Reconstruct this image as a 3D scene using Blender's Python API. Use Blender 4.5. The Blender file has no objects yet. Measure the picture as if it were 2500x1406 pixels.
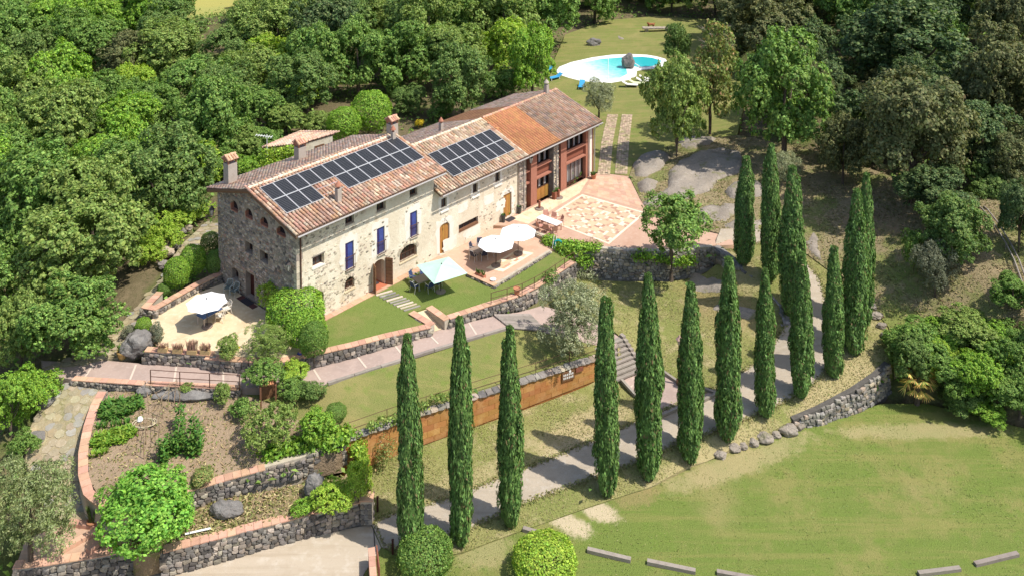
import bpy, bmesh, math, random
import numpy as np
from mathutils import Vector, Matrix, noise as mnoise
from mathutils.geometry import delaunay_2d_cdt
from math import radians, sin, cos, pi
random.seed(7)
RNG = np.random.default_rng(7)
SC = bpy.context.scene
COL = SC.collection

# ------------------------------------------------------------------ camera
F, Y0, PITCH, HC = 2250.0, -373.665, radians(3.722), 36.417   # focal length and principal row in photo pixels
cam = bpy.data.cameras.new('camera')
cam_ob = bpy.data.objects.new('camera', cam)
COL.objects.link(cam_ob)
cam_ob.location = (0, 0, HC)
cam_ob.rotation_euler = (pi / 2 - PITCH, 0, 0)
cam.sensor_width = 36.0
cam.lens = F / 2500 * 36.0
cam.shift_y = (Y0 - 703) / 2500
cam.clip_start = 1.0
cam.clip_end = 3000
SC.camera = cam_ob

# ------------------------------------------------------------------ sky, sun, exposure
SUN_AZ, SUN_EL = radians(-24.8), radians(58.5)               # direction to the sun, from +X
W = bpy.data.worlds.new('World')
SC.world = W
W.use_nodes = True
nt = W.node_tree
sky = nt.nodes.new('ShaderNodeTexSky')
sky.sky_type = 'NISHITA'
sky.sun_disc = False
sky.sun_elevation = SUN_EL
sky.sun_rotation = pi / 2 - SUN_AZ
sky.air_density = 1.0
sky.dust_density = 1.5
bg = nt.nodes['Background']
bg.inputs[1].default_value = 0.15
nt.links.new(sky.outputs[0], bg.inputs[0])
sl = bpy.data.lights.new('sun', 'SUN')
sl.energy = 4.3
sl.angle = radians(0.53)
sl.color = (1.0, 0.955, 0.88)
so = bpy.data.objects.new('sun', sl)
COL.objects.link(so)
so.rotation_euler = Vector((cos(SUN_AZ) * cos(SUN_EL), sin(SUN_AZ) * cos(SUN_EL), sin(SUN_EL))).to_track_quat('Z', 'Y').to_euler()
SC.view_settings.view_transform = 'Standard'
SC.view_settings.look = 'None'
SC.view_settings.exposure = 0.40
SC.view_settings.gamma = 1.0
SC.view_settings.use_curve_mapping = False
SC.cycles.use_denoising = True
SC.cycles.max_bounces = 8
SC.cycles.diffuse_bounces = 5
SC.cycles.glossy_bounces = 2
SC.cycles.transmission_bounces = 5
SC.cycles.transparent_max_bounces = 8
SC.cycles.caustics_reflective = False
SC.cycles.caustics_refractive = False

# ------------------------------------------------------------------ surveying: photo pixel + height -> place in the world
CP, SP = cos(PITCH), sin(PITCH)
def at(x, y, z):
    k = (y - Y0) / F
    Z = z - HC
    Y = (-Z * CP + k * Z * SP) / (SP + k * CP)
    d = Y * CP - Z * SP
    return Vector(((x - 1250) / F * d, Y, z))
def pxm(p):
    """photo pixels per metre at a place"""
    return F / (p[1] * CP - (p[2] - HC) * SP)
TH = radians(48.143)
HU = Vector((cos(TH), sin(TH), 0))
HB = Vector((-sin(TH), cos(TH), 0))
HO = Vector((-14.411, 59.714, 0))
def hp(u, b, z=0.0):
    """house frame: u along the facade, b into the house"""
    return HO + HU * u + HB * b + Vector((0, 0, z))
def to_house(p):
    d = Vector(p) - HO
    return d.dot(HU), d.dot(HB)

# ------------------------------------------------------------------ materials
class NT:
    def __init__(s, m):
        m.use_nodes = True
        s.t = m.node_tree
        s.n = s.t.nodes
        s.b = s.n['Principled BSDF']
        s.out = s.n['Material Output']
    def new(s, ty, **kw):
        n = s.n.new('ShaderNode' + ty)
        for k, v in kw.items():
            setattr(n, k, v)
        return n
    def ln(s, a, b):
        s.t.links.new(a, b)
    def math(s, op, a, b=None):
        n = s.new('Math', operation=op)
        for i, v in enumerate((a, b)):
            if v is None:
                continue
            if isinstance(v, (int, float)):
                n.inputs[i].default_value = v
            else:
                s.ln(v, n.inputs[i])
        return n.outputs[0]
    def mix(s, fac, a, b, mode='MIX'):
        n = s.new('Mix', data_type='RGBA', blend_type=mode)
        for i, v in ((0, fac), (6, a), (7, b)):
            if isinstance(v, (int, float)):
                n.inputs[i].default_value = v
            elif isinstance(v, tuple):
                n.inputs[i].default_value = (*v[:3], 1)
            else:
                s.ln(v, n.inputs[i])
        return n.outputs[2]
    def ramp(s, fac, lo, hi):
        n = s.new('MapRange')
        n.interpolation_type = 'SMOOTHSTEP'
        s.ln(fac, n.inputs[0])
        n.inputs[1].default_value = lo
        n.inputs[2].default_value = hi
        return n.outputs[0]
    def noise(s, vec, scale, detail=4, rough=.6):
        n = s.new('TexNoise')
        n.inputs['Scale'].default_value = scale
        n.inputs['Detail'].default_value = detail
        n.inputs['Roughness'].default_value = rough
        if vec is not None:
            s.ln(vec, n.inputs['Vector'])
        return n.outputs['Fac']
    def rand(s):
        """one random number per loose piece and per object"""
        a = s.new('NewGeometry').outputs['Random Per Island']
        b = s.new('ObjectInfo').outputs['Random']
        return s.math('FRACT', s.math('ADD', a, b))

def M(name, base, layers=(), rough=.85, bump=None, rnd=None, spec=.25, metal=0.0, coord='pos', stretch=None, transl=0.0, alt=None, spots=(), streak=None):
    """layers: (scale, colour, lo, hi, amount[, detail]); rnd: (value spread, hue spread); alt: [(colour, share)] picked per piece"""
    m = bpy.data.materials.new(name)
    t = NT(m)
    vec = t.new('NewGeometry').outputs['Position'] if coord == 'pos' else t.new('TexCoord').outputs['Object']
    if stretch:
        mp = t.new('Mapping')
        mp.inputs['Scale'].default_value = stretch
        t.ln(vec, mp.inputs[0])
        vec = mp.outputs[0]
    c = t.mix(0.0, base, base)
    if alt or rnd:
        r = t.rand()
    if alt:
        acc = 0.0
        for col, share in alt:
            acc += share
            c = t.mix(t.math('LESS_THAN', t.math('ABSOLUTE', t.math('SUBTRACT', r, acc - share / 2)), share / 2), c, col)
    for L in layers:
        sc, col, lo, hi, am = L[:5]
        f = t.ramp(t.noise(vec, sc, L[5] if len(L) > 5 else 4), lo, hi)
        c = t.mix(t.math('MULTIPLY', f, am), c, col)
    if streak:
        mp = t.new('Mapping')
        mp.inputs['Rotation'].default_value = (0, 0, streak[0])
        mp.inputs['Scale'].default_value = (.06, 1, 1)
        t.ln(vec, mp.inputs[0])
        f = t.ramp(t.noise(mp.outputs[0], streak[1], 3, .7), .46, .68)
        c = t.mix(t.math('MULTIPLY', f, streak[3]), c, streak[2])
    for ctr, rx, ry, ang, col, am in spots:
        mp = t.new('Mapping', vector_type='TEXTURE')
        mp.inputs['Location'].default_value = (ctr[0], ctr[1], ctr[2])
        mp.inputs['Rotation'].default_value = (0, 0, ang)
        mp.inputs['Scale'].default_value = (rx, ry, 50)
        t.ln(vec, mp.inputs[0])
        ln_ = t.new('VectorMath', operation='LENGTH')
        t.ln(mp.outputs[0], ln_.inputs[0])
        wob = t.math('ADD', t.math('MULTIPLY', t.noise(vec, 1.1, 5, .7), 1.5), t.math('MULTIPLY', t.noise(vec, 7, 4, .7), .7))
        f = t.ramp(t.math('ADD', ln_.outputs['Value'], t.math('SUBTRACT', wob, 1.1)), 1.15, .55)
        c = t.mix(t.math('MULTIPLY', f, am), c, col)
    if rnd:
        h = t.new('HueSaturation')
        r2 = t.math('FRACT', t.math('MULTIPLY', r, 7.31))
        r3 = t.math('FRACT', t.math('MULTIPLY', r, 13.7))
        t.ln(t.math('ADD', t.math('MULTIPLY', r2, 2 * rnd[0]), 1 - rnd[0]), h.inputs['Value'])
        t.ln(t.math('ADD', t.math('MULTIPLY', r3, 2 * rnd[1]), .5 - rnd[1]), h.inputs['Hue'])
        t.ln(c, h.inputs['Color'])
        c = h.outputs[0]
    t.ln(c, t.b.inputs['Base Color'])
    t.b.inputs['Roughness'].default_value = rough
    t.b.inputs['Metallic'].default_value = metal
    t.b.inputs['Specular IOR Level'].default_value = spec * (.3 if rough > .8 else 1)
    if bump:
        bs = bump if isinstance(bump[0], (tuple, list)) else [bump]
        prev = None
        for sc, st, di in bs:
            b = t.new('Bump')
            b.inputs['Strength'].default_value = st
            b.inputs['Distance'].default_value = di
            t.ln(t.noise(vec, sc, 5, .65), b.inputs['Height'])
            if prev is not None:
                t.ln(prev, b.inputs['Normal'])
            prev = b.outputs[0]
        t.ln(prev, t.b.inputs['Normal'])
    if transl:
        tr = t.new('BsdfTranslucent')
        h2 = t.new('HueSaturation')
        h2.inputs['Saturation'].default_value = 1.15
        h2.inputs['Value'].default_value = 1.3
        t.ln(c, h2.inputs['Color'])
        t.ln(h2.outputs[0], tr.inputs['Color'])
        mx = t.new('MixShader')
        mx.inputs[0].default_value = transl
        t.ln(t.b.outputs[0], mx.inputs[1])
        t.ln(tr.outputs[0], mx.inputs[2])
        t.ln(mx.outputs[0], t.out.inputs['Surface'])
    return m

# ------------------------------------------------------------------ mesh collecting
class MB:
    """collects shapes into one mesh"""
    def __init__(s):
        s.v, s.f, s.mi, s.cur = [], [], [], 0
    def add(s, vs, fs):
        k = len(s.v)
        s.v.extend([tuple(v) for v in vs])
        s.f.extend([tuple(i + k for i in f) for f in fs])
        s.mi.extend([s.cur] * len(fs))
        return s
    def box(s, x0, x1, y0, y1, z0, z1, mtx=None, taper=0):
        vs = [Vector((x, y, z)) for z, q in ((z0, 0), (z1, taper)) for x, y in ((x0 + q, y0 + q), (x1 - q, y0 + q), (x1 - q, y1 - q), (x0 + q, y1 - q))]
        if mtx is not None:
            vs = [mtx @ v for v in vs]
        return s.add(vs, [(3, 2, 1, 0), (4, 5, 6, 7), (0, 1, 5, 4), (1, 2, 6, 5), (2, 3, 7, 6), (3, 0, 4, 7)])
    def beam(s, a, b, w, h, up=(0, 0, 1)):
        """a rectangular bar from a to b"""
        a, b = Vector(a), Vector(b)
        d = (b - a).normalized()
        x = d.cross(Vector(up))
        x = x.normalized() if x.length > 1e-4 else Vector((1, 0, 0))
        y = x.cross(d)
        vs = [p + x * (w / 2 * i) + y * (h / 2 * j) for p in (a, b) for i, j in ((-1, -1), (1, -1), (1, 1), (-1, 1))]
        return s.add(vs, [(3, 2, 1, 0), (4, 5, 6, 7), (0, 1, 5, 4), (1, 2, 6, 5), (2, 3, 7, 6), (3, 0, 4, 7)])
    def tube(s, pts, r, n=6, cap=True):
        pts = [Vector(p) for p in pts]
        rs = r if isinstance(r, (list, tuple)) else [r] * len(pts)
        k = len(s.v)
        ring = []
        for i, p in enumerate(pts):
            d = (pts[min(i + 1, len(pts) - 1)] - pts[max(i - 1, 0)]).normalized()
            x = d.cross(Vector((0, 0, 1)))
            x = x.normalized() if x.length > 1e-3 else Vector((1, 0, 0))
            y = d.cross(x)
            ring += [p + (x * cos(2 * pi * j / n) + y * sin(2 * pi * j / n)) * rs[i] for j in range(n)]
        fs = [(i * n + j, i * n + (j + 1) % n, (i + 1) * n + (j + 1) % n, (i + 1) * n + j) for i in range(len(pts) - 1) for j in range(n)]
        if cap:
            fs += [tuple(reversed(range(n))), tuple(range((len(pts) - 1) * n, len(pts) * n))]
        return s.add(ring, fs)
    def lathe(s, prof, n=12, c=(0, 0, 0)):
        vs = [(c[0] + r * cos(2 * pi * j / n), c[1] + r * sin(2 * pi * j / n), c[2] + z) for r, z in prof for j in range(n)]
        fs = [(i * n + j, i * n + (j + 1) % n, (i + 1) * n + (j + 1) % n, (i + 1) * n + j) for i in range(len(prof) - 1) for j in range(n)]
        if prof[0][0] > 1e-3:
            fs.append(tuple(reversed(range(n))))
        if prof[-1][0] > 1e-3:
            fs.append(tuple(range((len(prof) - 1) * n, len(prof) * n)))
        return s.add(vs, fs)
    def prism(s, poly, z0, z1):
        n = len(poly)
        vs = [(p[0], p[1], z0 if not callable(z0) else z0(p)) for p in poly] + [(p[0], p[1], z1 if not callable(z1) else z1(p)) for p in poly]
        return s.add(vs, [tuple(reversed(range(n))), tuple(range(n, 2 * n))] + [(i, (i + 1) % n, n + (i + 1) % n, n + i) for i in range(n)])
    def mesh(s, name, mats, smooth=False):
        me = bpy.data.meshes.new(name)
        me.from_pydata([tuple(v) for v in s.v], [], s.f)
        for m in (mats if isinstance(mats, (list, tuple)) else [mats]):
            me.materials.append(m)
        if any(s.mi):
            me.polygons.foreach_set('material_index', s.mi)
        if smooth:
            me.polygons.foreach_set('use_smooth', [True] * len(s.f))
        me.update()
        return me

def link(name, data, parent=None, loc=None, rotz=None):
    o = bpy.data.objects.new(name, data)
    COL.objects.link(o)
    if parent is not None:
        o.parent = parent
    if loc is not None:
        o.location = loc
    if rotz is not None:
        o.rotation_euler = (0, 0, rotz)
    return o
def tag(o, label=None, cat=None, group=None, kind=None):
    for k, v in (('label', label), ('category', cat), ('group', group), ('kind', kind)):
        if v:
            o[k] = v
    return o
def thing(name, label, cat, loc=(0, 0, 0), rotz=0, group=None):
    return tag(link(name, None, None, loc, rotz), label, cat, group)
def part(name, mb, mats, parent, smooth=False, kind=None, label=None):
    return tag(link(name, mb.mesh(name, mats, smooth), parent), label, None, None, kind)
def copy_tree(o, parent=None):
    c = o.copy()
    COL.objects.link(c)
    if parent is not None:
        c.parent = parent
    for ch in list(o.children):
        copy_tree(ch, c)
    return c
def again(o, loc, rotz=0, label=None, group=None, scale=None):
    c = copy_tree(o)
    c.location = loc
    c.rotation_euler = (0, 0, rotz)
    if label:
        c['label'] = label
    if group:
        c['group'] = group
    if scale:
        c.scale = scale if isinstance(scale, tuple) else (scale,) * 3
    return c
def fast_mesh(name, V, Q, mats, smooth=False):
    """numpy vertices (n,3) and quads or tris (m,k)"""
    me = bpy.data.meshes.new(name)
    k = Q.shape[1]
    me.vertices.add(len(V))
    me.vertices.foreach_set('co', np.asarray(V, np.float32).ravel())
    me.loops.add(Q.size)
    me.loops.foreach_set('vertex_index', np.asarray(Q, np.int32).ravel())
    me.polygons.add(len(Q))
    me.polygons.foreach_set('loop_start', np.arange(0, Q.size, k, dtype=np.int32))
    for m in (mats if isinstance(mats, (list, tuple)) else [mats]):
        me.materials.append(m)
    if smooth:
        me.polygons.foreach_set('use_smooth', np.ones(len(Q), bool))
    me.update()
    me.validate()
    return me

# ------------------------------------------------------------------ materials used across the place
LAWN = [(.3, (.275, .25, .09), .46, .64, .75), (1.3, (.16, .225, .045), .5, .66, .6), (.1, (.34, .28, .125), .54, .7, .7), (9, (.14, .175, .04), .5, .75, .55), (30, (.33, .30, .13), .55, .8, .5)]
def seg(a, b, z, ry, col, am):
    p, q = at(*a, z), at(*b, z)
    d = q - p
    return ((p + q) / 2, d.length / 2, ry, math.atan2(d[1], d[0]), col, am)
STRAW, SAND, RUDDY = (.46, .37, .20), (.56, .46, .30), (.36, .25, .13)
MEADOW_SPOTS = [seg((1405, 1220), (1515, 1268), -4.9, .8, SAND, .95), seg((1345, 1255), (1445, 1305), -4.95, .7, SAND, .95), seg((1600, 1200), (2000, 1060), -4.65, 1.0, STRAW, .55), seg((2000, 1050), (2480, 1050), -4.6, .8, STRAW, .55), seg((1100, 1360), (1260, 1320), -5.0, 1.3, STRAW, .5), seg((1480, 1230), (1620, 1190), -4.8, .9, RUDDY, .5)]
LANE_SPOTS = [seg((1290, 1110), (1560, 1010), -3.9, 2.0, STRAW, .9), seg((1330, 1140), (1480, 1080), -4.2, 1.3, SAND, .6), seg((980, 1240), (1230, 1150), -4.4, 1.2, STRAW, .6), seg((1930, 1010), (2150, 860), -3.0, 1.6, STRAW, .75), seg((1600, 1180), (1900, 1040), -4.4, 1.2, STRAW, .7), seg((1650, 690), (1860, 800), -2.0, 2.2, RUDDY, .5), seg((1790, 640), (1850, 700), -.6, 1.2, STRAW, .6)]
m_meadow = M('meadow_grass', (.165, .215, .05), LAWN, .95, [(14, .8, .12), (60, .6, .03)], spec=.1, spots=MEADOW_SPOTS, streak=(.45, 1.3, (.27, .25, .085), .55))
m_lawn = M('lawn', (.205, .215, .068), LAWN, .95, [(14, .8, .12), (60, .6, .03)], spec=.1, streak=(.5, 1.5, (.30, .255, .10), .5))
m_lawn_green = M('watered_lawn', (.17, .215, .055), [(.4, (.235, .225, .08), .46, .66, .7), (2.2, (.13, .18, .04), .5, .7, .5), (16, (.07, .12, .02), .5, .75, .6), (40, (.22, .23, .08), .6, .8, .4)], .95, [(14, .8, .10), (60, .6, .03)], spec=.1)
m_dry = M('dry_lawn', (.28, .268, .10), [(.3, (.215, .235, .07), .45, .60, .85), (.8, (.43, .355, .195), .52, .68, .75), (6, (.12, .13, .035), .52, .72, .65), (28, (.38, .32, .18), .6, .8, .5)], .95, [(12, .8, .12), (50, .6, .03)], spec=.1, spots=LANE_SPOTS)
m_forest_floor = M('forest_floor', (.155, .125, .07), [(.15, (.115, .145, .04), .45, .6, .85), (.5, (.25, .19, .115), .5, .7, .8), (4, (.06, .07, .025), .5, .7, .6), (20, (.2, .17, .1), .6, .8, .5)], .95, [(3, .7, .3), (20, .6, .08)], spec=.1)
m_slope = M('slope_litter', (.275, .22, .125), [(.25, (.17, .20, .055), .47, .62, .85), (.8, (.36, .27, .16), .52, .68, .7), (3, (.17, .135, .075), .52, .7, .55), (22, (.40, .33, .20), .6, .8, .5)], .95, [(6, .8, .15), (40, .6, .04)], spots=[seg((2150, 740), (2230, 850), -1.5, 2.2, (.20, .25, .055), .8), seg((2040, 620), (2230, 690), 0, 1.6, (.19, .23, .055), .6), seg((2050, 520), (2230, 580), 1, 2.0, (.33, .22, .13), .6)])
m_soil = M('garden_soil', (.34, .25, .165), [(.6, (.24, .175, .11), .45, .65, .8), (5, (.36, .27, .18), .5, .7, .6), (24, (.16, .11, .07), .55, .75, .6), (1.0, (.20, .19, .07), .6, .75, .5)], .95, [(9, .9, .12), (40, .6, .03)], spec=.1)
m_path = M('path_concrete', (.40, .30, .25), [(.8, (.33, .25, .21), .45, .65, .7), (5, (.47, .38, .32), .5, .72, .5), (40, (.25, .19, .16), .55, .8, .5)], .9, (30, .35, .02))
m_gravel = M('gravel_path', (.42, .35, .265), [(.6, (.33, .28, .215), .45, .65, .6), (3, (.44, .39, .32), .5, .68, .6), (18, (.25, .215, .17), .5, .72, .65), (50, (.52, .47, .40), .6, .8, .5)], .95, [(40, .7, .03)], spec=.1, streak=(.42, 2.2, (.31, .26, .19), .5))
m_road = M('road_surface', (.44, .365, .275), [(.35, (.36, .285, .20), .45, .62, .8), (1.5, (.52, .455, .37), .5, .7, .6), (9, (.36, .30, .23), .55, .72, .5), (40, (.28, .235, .185), .6, .8, .5)], .9, [(25, .5, .03)], spec=.15, streak=(.25, 1.6, (.34, .27, .19), .6))
m_terr = M('cream_paving', (.62, .50, .325), [(.7, (.52, .385, .235), .45, .65, .7), (3, (.70, .61, .43), .5, .7, .6), (20, (.45, .33, .21), .58, .8, .45)], .88, (25, .25, .02))
m_cotta = M('terracotta_paving', (.50, .33, .235), [(.8, (.45, .275, .19), .45, .65, .7), (4, (.58, .42, .32), .5, .72, .5), (25, (.40, .24, .17), .58, .8, .45)], .88, (25, .25, .02), rnd=(.08, .01))
m_cap = M('terracotta_coping', (.54, .325, .22), [(2.5, (.44, .255, .165), .45, .7, .7), (12, (.63, .45, .33), .55, .75, .5)], .88, (30, .3, .02), rnd=(.16, .012))
m_mortar = M('mortar', (.46, .40, .31), [(2, (.29, .25, .19), .45, .7, .7), (20, (.48, .43, .34), .55, .75, .5)], .95, (20, .5, .03))
m_basalt = M('basalt_stone', (.165, .148, .132), [(3, (.25, .225, .195), .45, .7, .7), (14, (.075, .07, .068), .5, .75, .6)], .9, (22, .5, .03), rnd=(.45, .02), alt=[((.29, .245, .19), .28), ((.37, .32, .25), .12)])
m_fieldstone = M('field_stone', (.26, .235, .20), [(3, (.36, .33, .29), .45, .7, .7), (14, (.15, .135, .115), .5, .75, .6)], .92, (22, .5, .03), rnd=(.35, .02), alt=[((.36, .29, .21), .25), ((.17, .16, .15), .2)])
m_rock = M('grey_rock', (.31, .265, .215), [(.5, (.235, .20, .16), .45, .62, .8), (2, (.39, .345, .29), .5, .7, .6), (7, (.14, .125, .11), .52, .72, .6), (.7, (.17, .17, .06), .56, .68, .7), (25, (.38, .35, .31), .6, .8, .5)], .95, [(2, .6, .25), (12, .7, .06)], spec=.15)
m_boulder = M('boulder_rock', (.18, .165, .15), [(.9, (.25, .235, .215), .45, .65, .8), (4, (.13, .125, .12), .5, .7, .6), (20, (.33, .32, .30), .6, .8, .5)], .92, [(3, .6, .15), (16, .6, .04)])
m_wood_grey = M('weathered_timber', (.29, .25, .21), [(3, (.21, .18, .15), .45, .7, .7), (22, (.46, .42, .37), .55, .75, .6)], .9, (18, .4, .02), rnd=(.15, .015), stretch=(1, 1, 3))
m_wood_brown = M('brown_timber', (.20, .10, .055), [(6, (.13, .06, .03), .45, .7, .7)], .6, (20, .2, .01), rnd=(.12, .01))
m_oak = M('honey_oak', (.42, .21, .055), [(5, (.30, .14, .035), .45, .7, .7), (20, (.50, .28, .09), .55, .75, .5)], .5, (20, .2, .01), rnd=(.13, .01), stretch=(4, 4, .6))
m_iron = M('dark_iron', (.045, .035, .03), [(8, (.10, .05, .03), .55, .75, .5)], .55, spec=.4)
m_rust = M('rusty_iron', (.115, .055, .035), [(8, (.07, .035, .022), .45, .7, .7)], .7)
m_white = M('white_paint', (.80, .79, .76), rough=.5)
m_canvas = M('white_canvas', (.80, .79, .77), [(3, (.74, .73, .70), .5, .75, .4)], .8)
m_green_canvas = M('pale_green_canvas', (.47, .70, .565), [(2, (.54, .74, .63), .45, .7, .6)], .75, transl=.12)
m_alu = M('aluminium', (.72, .71, .69), rough=.35, metal=.7, spec=.5)
m_blue_seat = M('navy_fabric', (.035, .055, .13), rough=.7)
m_dark_seat = M('charcoal_fabric', (.045, .045, .07), rough=.7)
m_glass_dark = M('dark_glass', (.022, .024, .028), rough=.08, spec=.6)
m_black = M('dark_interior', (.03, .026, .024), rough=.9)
m_stone_base = M('concrete_base', (.22, .17, .14), [(9, (.30, .24, .20), .5, .7, .6)], .9)
m_pot = M('terracotta_pot', (.40, .17, .09), [(8, (.48, .25, .15), .5, .7, .6)], .8, rnd=(.12, .01))
m_pot_dark = M('dark_pot', (.06, .06, .055), rough=.6)
# ------------------------------------------------------------------ ground: sheets with real heights
class Surf:
    """thin-plate height surface through surveyed points"""
    def __init__(s, P):
        P = np.array([(p[0], p[1], p[2]) for p in P], float)
        s.c = P[:, :2].mean(0)
        q = P[:, :2] - s.c
        n = len(q)
        A = np.zeros((n + 3, n + 3))
        A[:n, :n] = s.k(np.linalg.norm(q[:, None] - q[None], axis=2)) + np.eye(n) * .05
        A[:n, n] = 1
        A[:n, n + 1:] = q
        A[n:, :n] = A[:n, n:].T
        s.w = np.linalg.lstsq(A, np.r_[P[:, 2], 0, 0, 0], rcond=None)[0]
        s.q = q
        s.lo, s.hi = P[:, 2].min() - .15, P[:, 2].max() + .15
    @staticmethod
    def k(r):
        return np.where(r > 1e-6, r * r * np.log(np.maximum(r, 1e-6)), 0)
    def z(s, X, Y):
        p = np.stack([np.atleast_1d(X), np.atleast_1d(Y)], 1) - s.c
        n = len(s.q)
        r = np.linalg.norm(p[:, None] - s.q[None], axis=2)
        return np.clip(s.k(r) @ s.w[:n] + s.w[n] + p @ s.w[n + 1:], s.lo, s.hi)

def inside(X, Y, poly):
    X, Y = np.asarray(X), np.asarray(Y)
    r = np.zeros(X.shape, bool)
    n = len(poly)
    for i in range(n):
        x0, y0 = poly[i][:2]
        x1, y1 = poly[(i + 1) % n][:2]
        c = ((y0 > Y) != (y1 > Y))
        r ^= c & (X < (x1 - x0) * (Y - y0) / ((y1 - y0) if abs(y1 - y0) > 1e-9 else 1e-9) + x0)
    return r

ZONES = []
class Zone:
    def __init__(s, name, pts, mat, step=1.0, extra=(), skirt=1.2, on=None, off=0.0, bumps=0.0, kind='structure', reg=True, flat=None):
        s.flat = None if flat is None else ([tuple(at(*q)[:2]) for q in flat], flat[0][2])
        s.on_, s.off = on, off
        if on is None:
            w = [at(*p) for p in pts]
            s.surf = Surf(w + [at(*p) for p in extra])
        else:
            w = [Vector(p) if isinstance(p, Vector) else on.at(p[0], p[1]) for p in pts]
        s.poly = [(p[0], p[1]) for p in w]
        if reg:
            ZONES.append(s)
        B = []
        n = len(w)
        for i in range(n):
            a, b = Vector(s.poly[i]), Vector(s.poly[(i + 1) % n])
            k = max(1, int((b - a).length / step))
            B += [a.lerp(b, j / k) for j in range(k)]
        s.B = B
        xs, ys = [p[0] for p in B], [p[1] for p in B]
        gx, gy = np.meshgrid(np.arange(min(xs), max(xs), step), np.arange(min(ys), max(ys), step))
        gx, gy = gx.ravel() + RNG.uniform(-.2, .2, gx.size) * step, gy.ravel() + RNG.uniform(-.2, .2, gy.size) * step
        m = inside(gx, gy, s.poly)
        gx, gy = gx[m], gy[m]
        if len(gx):
            bp = np.array([tuple(p) for p in B])
            d = np.full(len(gx), 9e9)
            for i in range(0, len(bp), 200):
                d = np.minimum(d, np.min(np.hypot(gx[:, None] - bp[None, i:i + 200, 0], gy[:, None] - bp[None, i:i + 200, 1]), axis=1))
            gx, gy = gx[d > step * .45], gy[d > step * .45]
        nb = len(B)
        vs = [Vector(p) for p in B] + [Vector((x, y)) for x, y in zip(gx, gy)]
        ov, oe, of = delaunay_2d_cdt(vs, [(i, (i + 1) % nb) for i in range(nb)], [], 1, 1e-4)[:3]
        Z = s.zat([p[0] for p in ov], [p[1] for p in ov])
        mb = MB()
        vv = []
        for p, z in zip(ov, Z):
            if bumps:
                z += bumps * mnoise.noise(Vector((p[0] * .35, p[1] * .35, 1.3))) + bumps * .4 * mnoise.noise(Vector((p[0] * 1.1, p[1] * 1.1, 5.1)))
            vv.append((p[0], p[1], z))
        fs = []
        for f in of:
            a, b, c = (vv[i] for i in f[:3])
            fs.append(tuple(f) if (b[0] - a[0]) * (c[1] - a[1]) - (b[1] - a[1]) * (c[0] - a[0]) > 0 else tuple(reversed(f)))
        mb.add(vv, fs)
        if skirt:
            zb = s.zat([p[0] for p in B], [p[1] for p in B])
            lo = [(p[0], p[1], z - skirt) for p, z in zip(B, zb)]
            hi = [(p[0], p[1], z - .002) for p, z in zip(B, zb)]
            mb.add(hi + lo, [(i, nb + i, nb + (i + 1) % nb, (i + 1) % nb) for i in range(nb)])
        s.ob = link(name, mb.mesh(name, mat, True))
        tag(s.ob, kind=kind)
    def zat(s, X, Y):
        if s.on_ is not None:
            return s.on_.zat(X, Y) + s.off
        Z = s.surf.z(X, Y)
        if s.flat:
            Z = np.where(inside(X, Y, s.flat[0]), s.flat[1], Z)
        return Z
    def z1(s, X, Y):
        return float(s.zat([X], [Y])[0])
    def at(s, x, y):
        """the place on this surface seen at photo pixel x, y"""
        z = s.z1(*at(x, y, -1.0)[:2])
        for _ in range(12):
            p = at(x, y, z)
            z = z * .4 + .6 * s.z1(p[0], p[1])
        return at(x, y, z)

A_ = Zone('gable_terrace', [(724, 806, 0), (545, 692, 0), (490, 712, 0), (378, 774, 0), (366, 782, -.05), (398, 824, -.02), (382, 852, 0), (440, 858, 0), (520, 864, 0), (590, 878, 0), (680, 880, 0), (738, 869, 0)], m_terr, .6)
B_ = Zone('front_lawn', [(724, 807, 0), (955, 687, 0), (1062, 633, -.06), (1140, 668, -.2), (1206, 698, -.2), (1346, 612, -.2), (1402, 640, -.25), (1363, 667, -.2), (1323, 695, -.15), (1271, 722, -.05), (1099, 777, .02), (1056, 747, -.05), (1001, 765, -.05), (1050, 797, -.02), (850, 847, 0), (738, 869, 0)], m_lawn_green, .7, bumps=.03)
R_ = Zone('sand_ramp', [(1003, 767, -.12), (1056, 750, -.14), (1095, 797, -.52), (1052, 811, -.52)], m_terr, .5)
C_ = Zone('umbrella_terrace', [(1062, 635, -.08), (1097, 611, -.08), (1215, 554, -.05), (1258, 548, -.05), (1325, 578, -.08), (1425, 606, -.1), (1346, 611, -.08), (1206, 697, -.08), (1140, 667, -.08)], m_cotta, .6)
D_ = Zone('upper_patio', [(1205, 551, .2), (1250, 526, .2), (1330, 488, .2), (1440, 430, .2), (1462, 422, .2), (1535, 431, .2), (1562, 486, .2), (1580, 514, .2), (1640, 545, .2), (1700, 560, .2), (1775, 577, .15), (1800, 598, .05), (1745, 600, .1), (1700, 603, .15), (1640, 611, .2), (1530, 608, .2), (1430, 600, .2), (1325, 572, .2), (1285, 553, .2)], m_cotta, .7)
E_ = Zone('garden_path', [(253, 879, -.75), (310, 884, -.75), (357, 888, -.75), (499, 897, -.75), (574, 903, -.75), (680, 904, -.75), (755, 898, -.75), (850, 873, -.7), (900, 858, -.66), (1050, 812, -.53), (1095, 799, -.53), (1215, 769, -.55), (1245, 800, -.58), (1000, 875, -.62), (800, 938, -.74), (575, 948, -.75), (355, 938, -.75), (180, 926, -.78), (120, 917, -.82), (100, 880, -.85), (180, 884, -.78)], m_path, .6)
S_ = Zone('side_path', [(1217, 769, -.56), (1265, 762, -.78), (1322, 746, -.95), (1420, 770, -1.3), (1512, 822, -1.8), (1500, 852, -1.88), (1400, 830, -1.5), (1320, 807, -1.1), (1247, 801, -.6)], m_path, .6)
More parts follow.
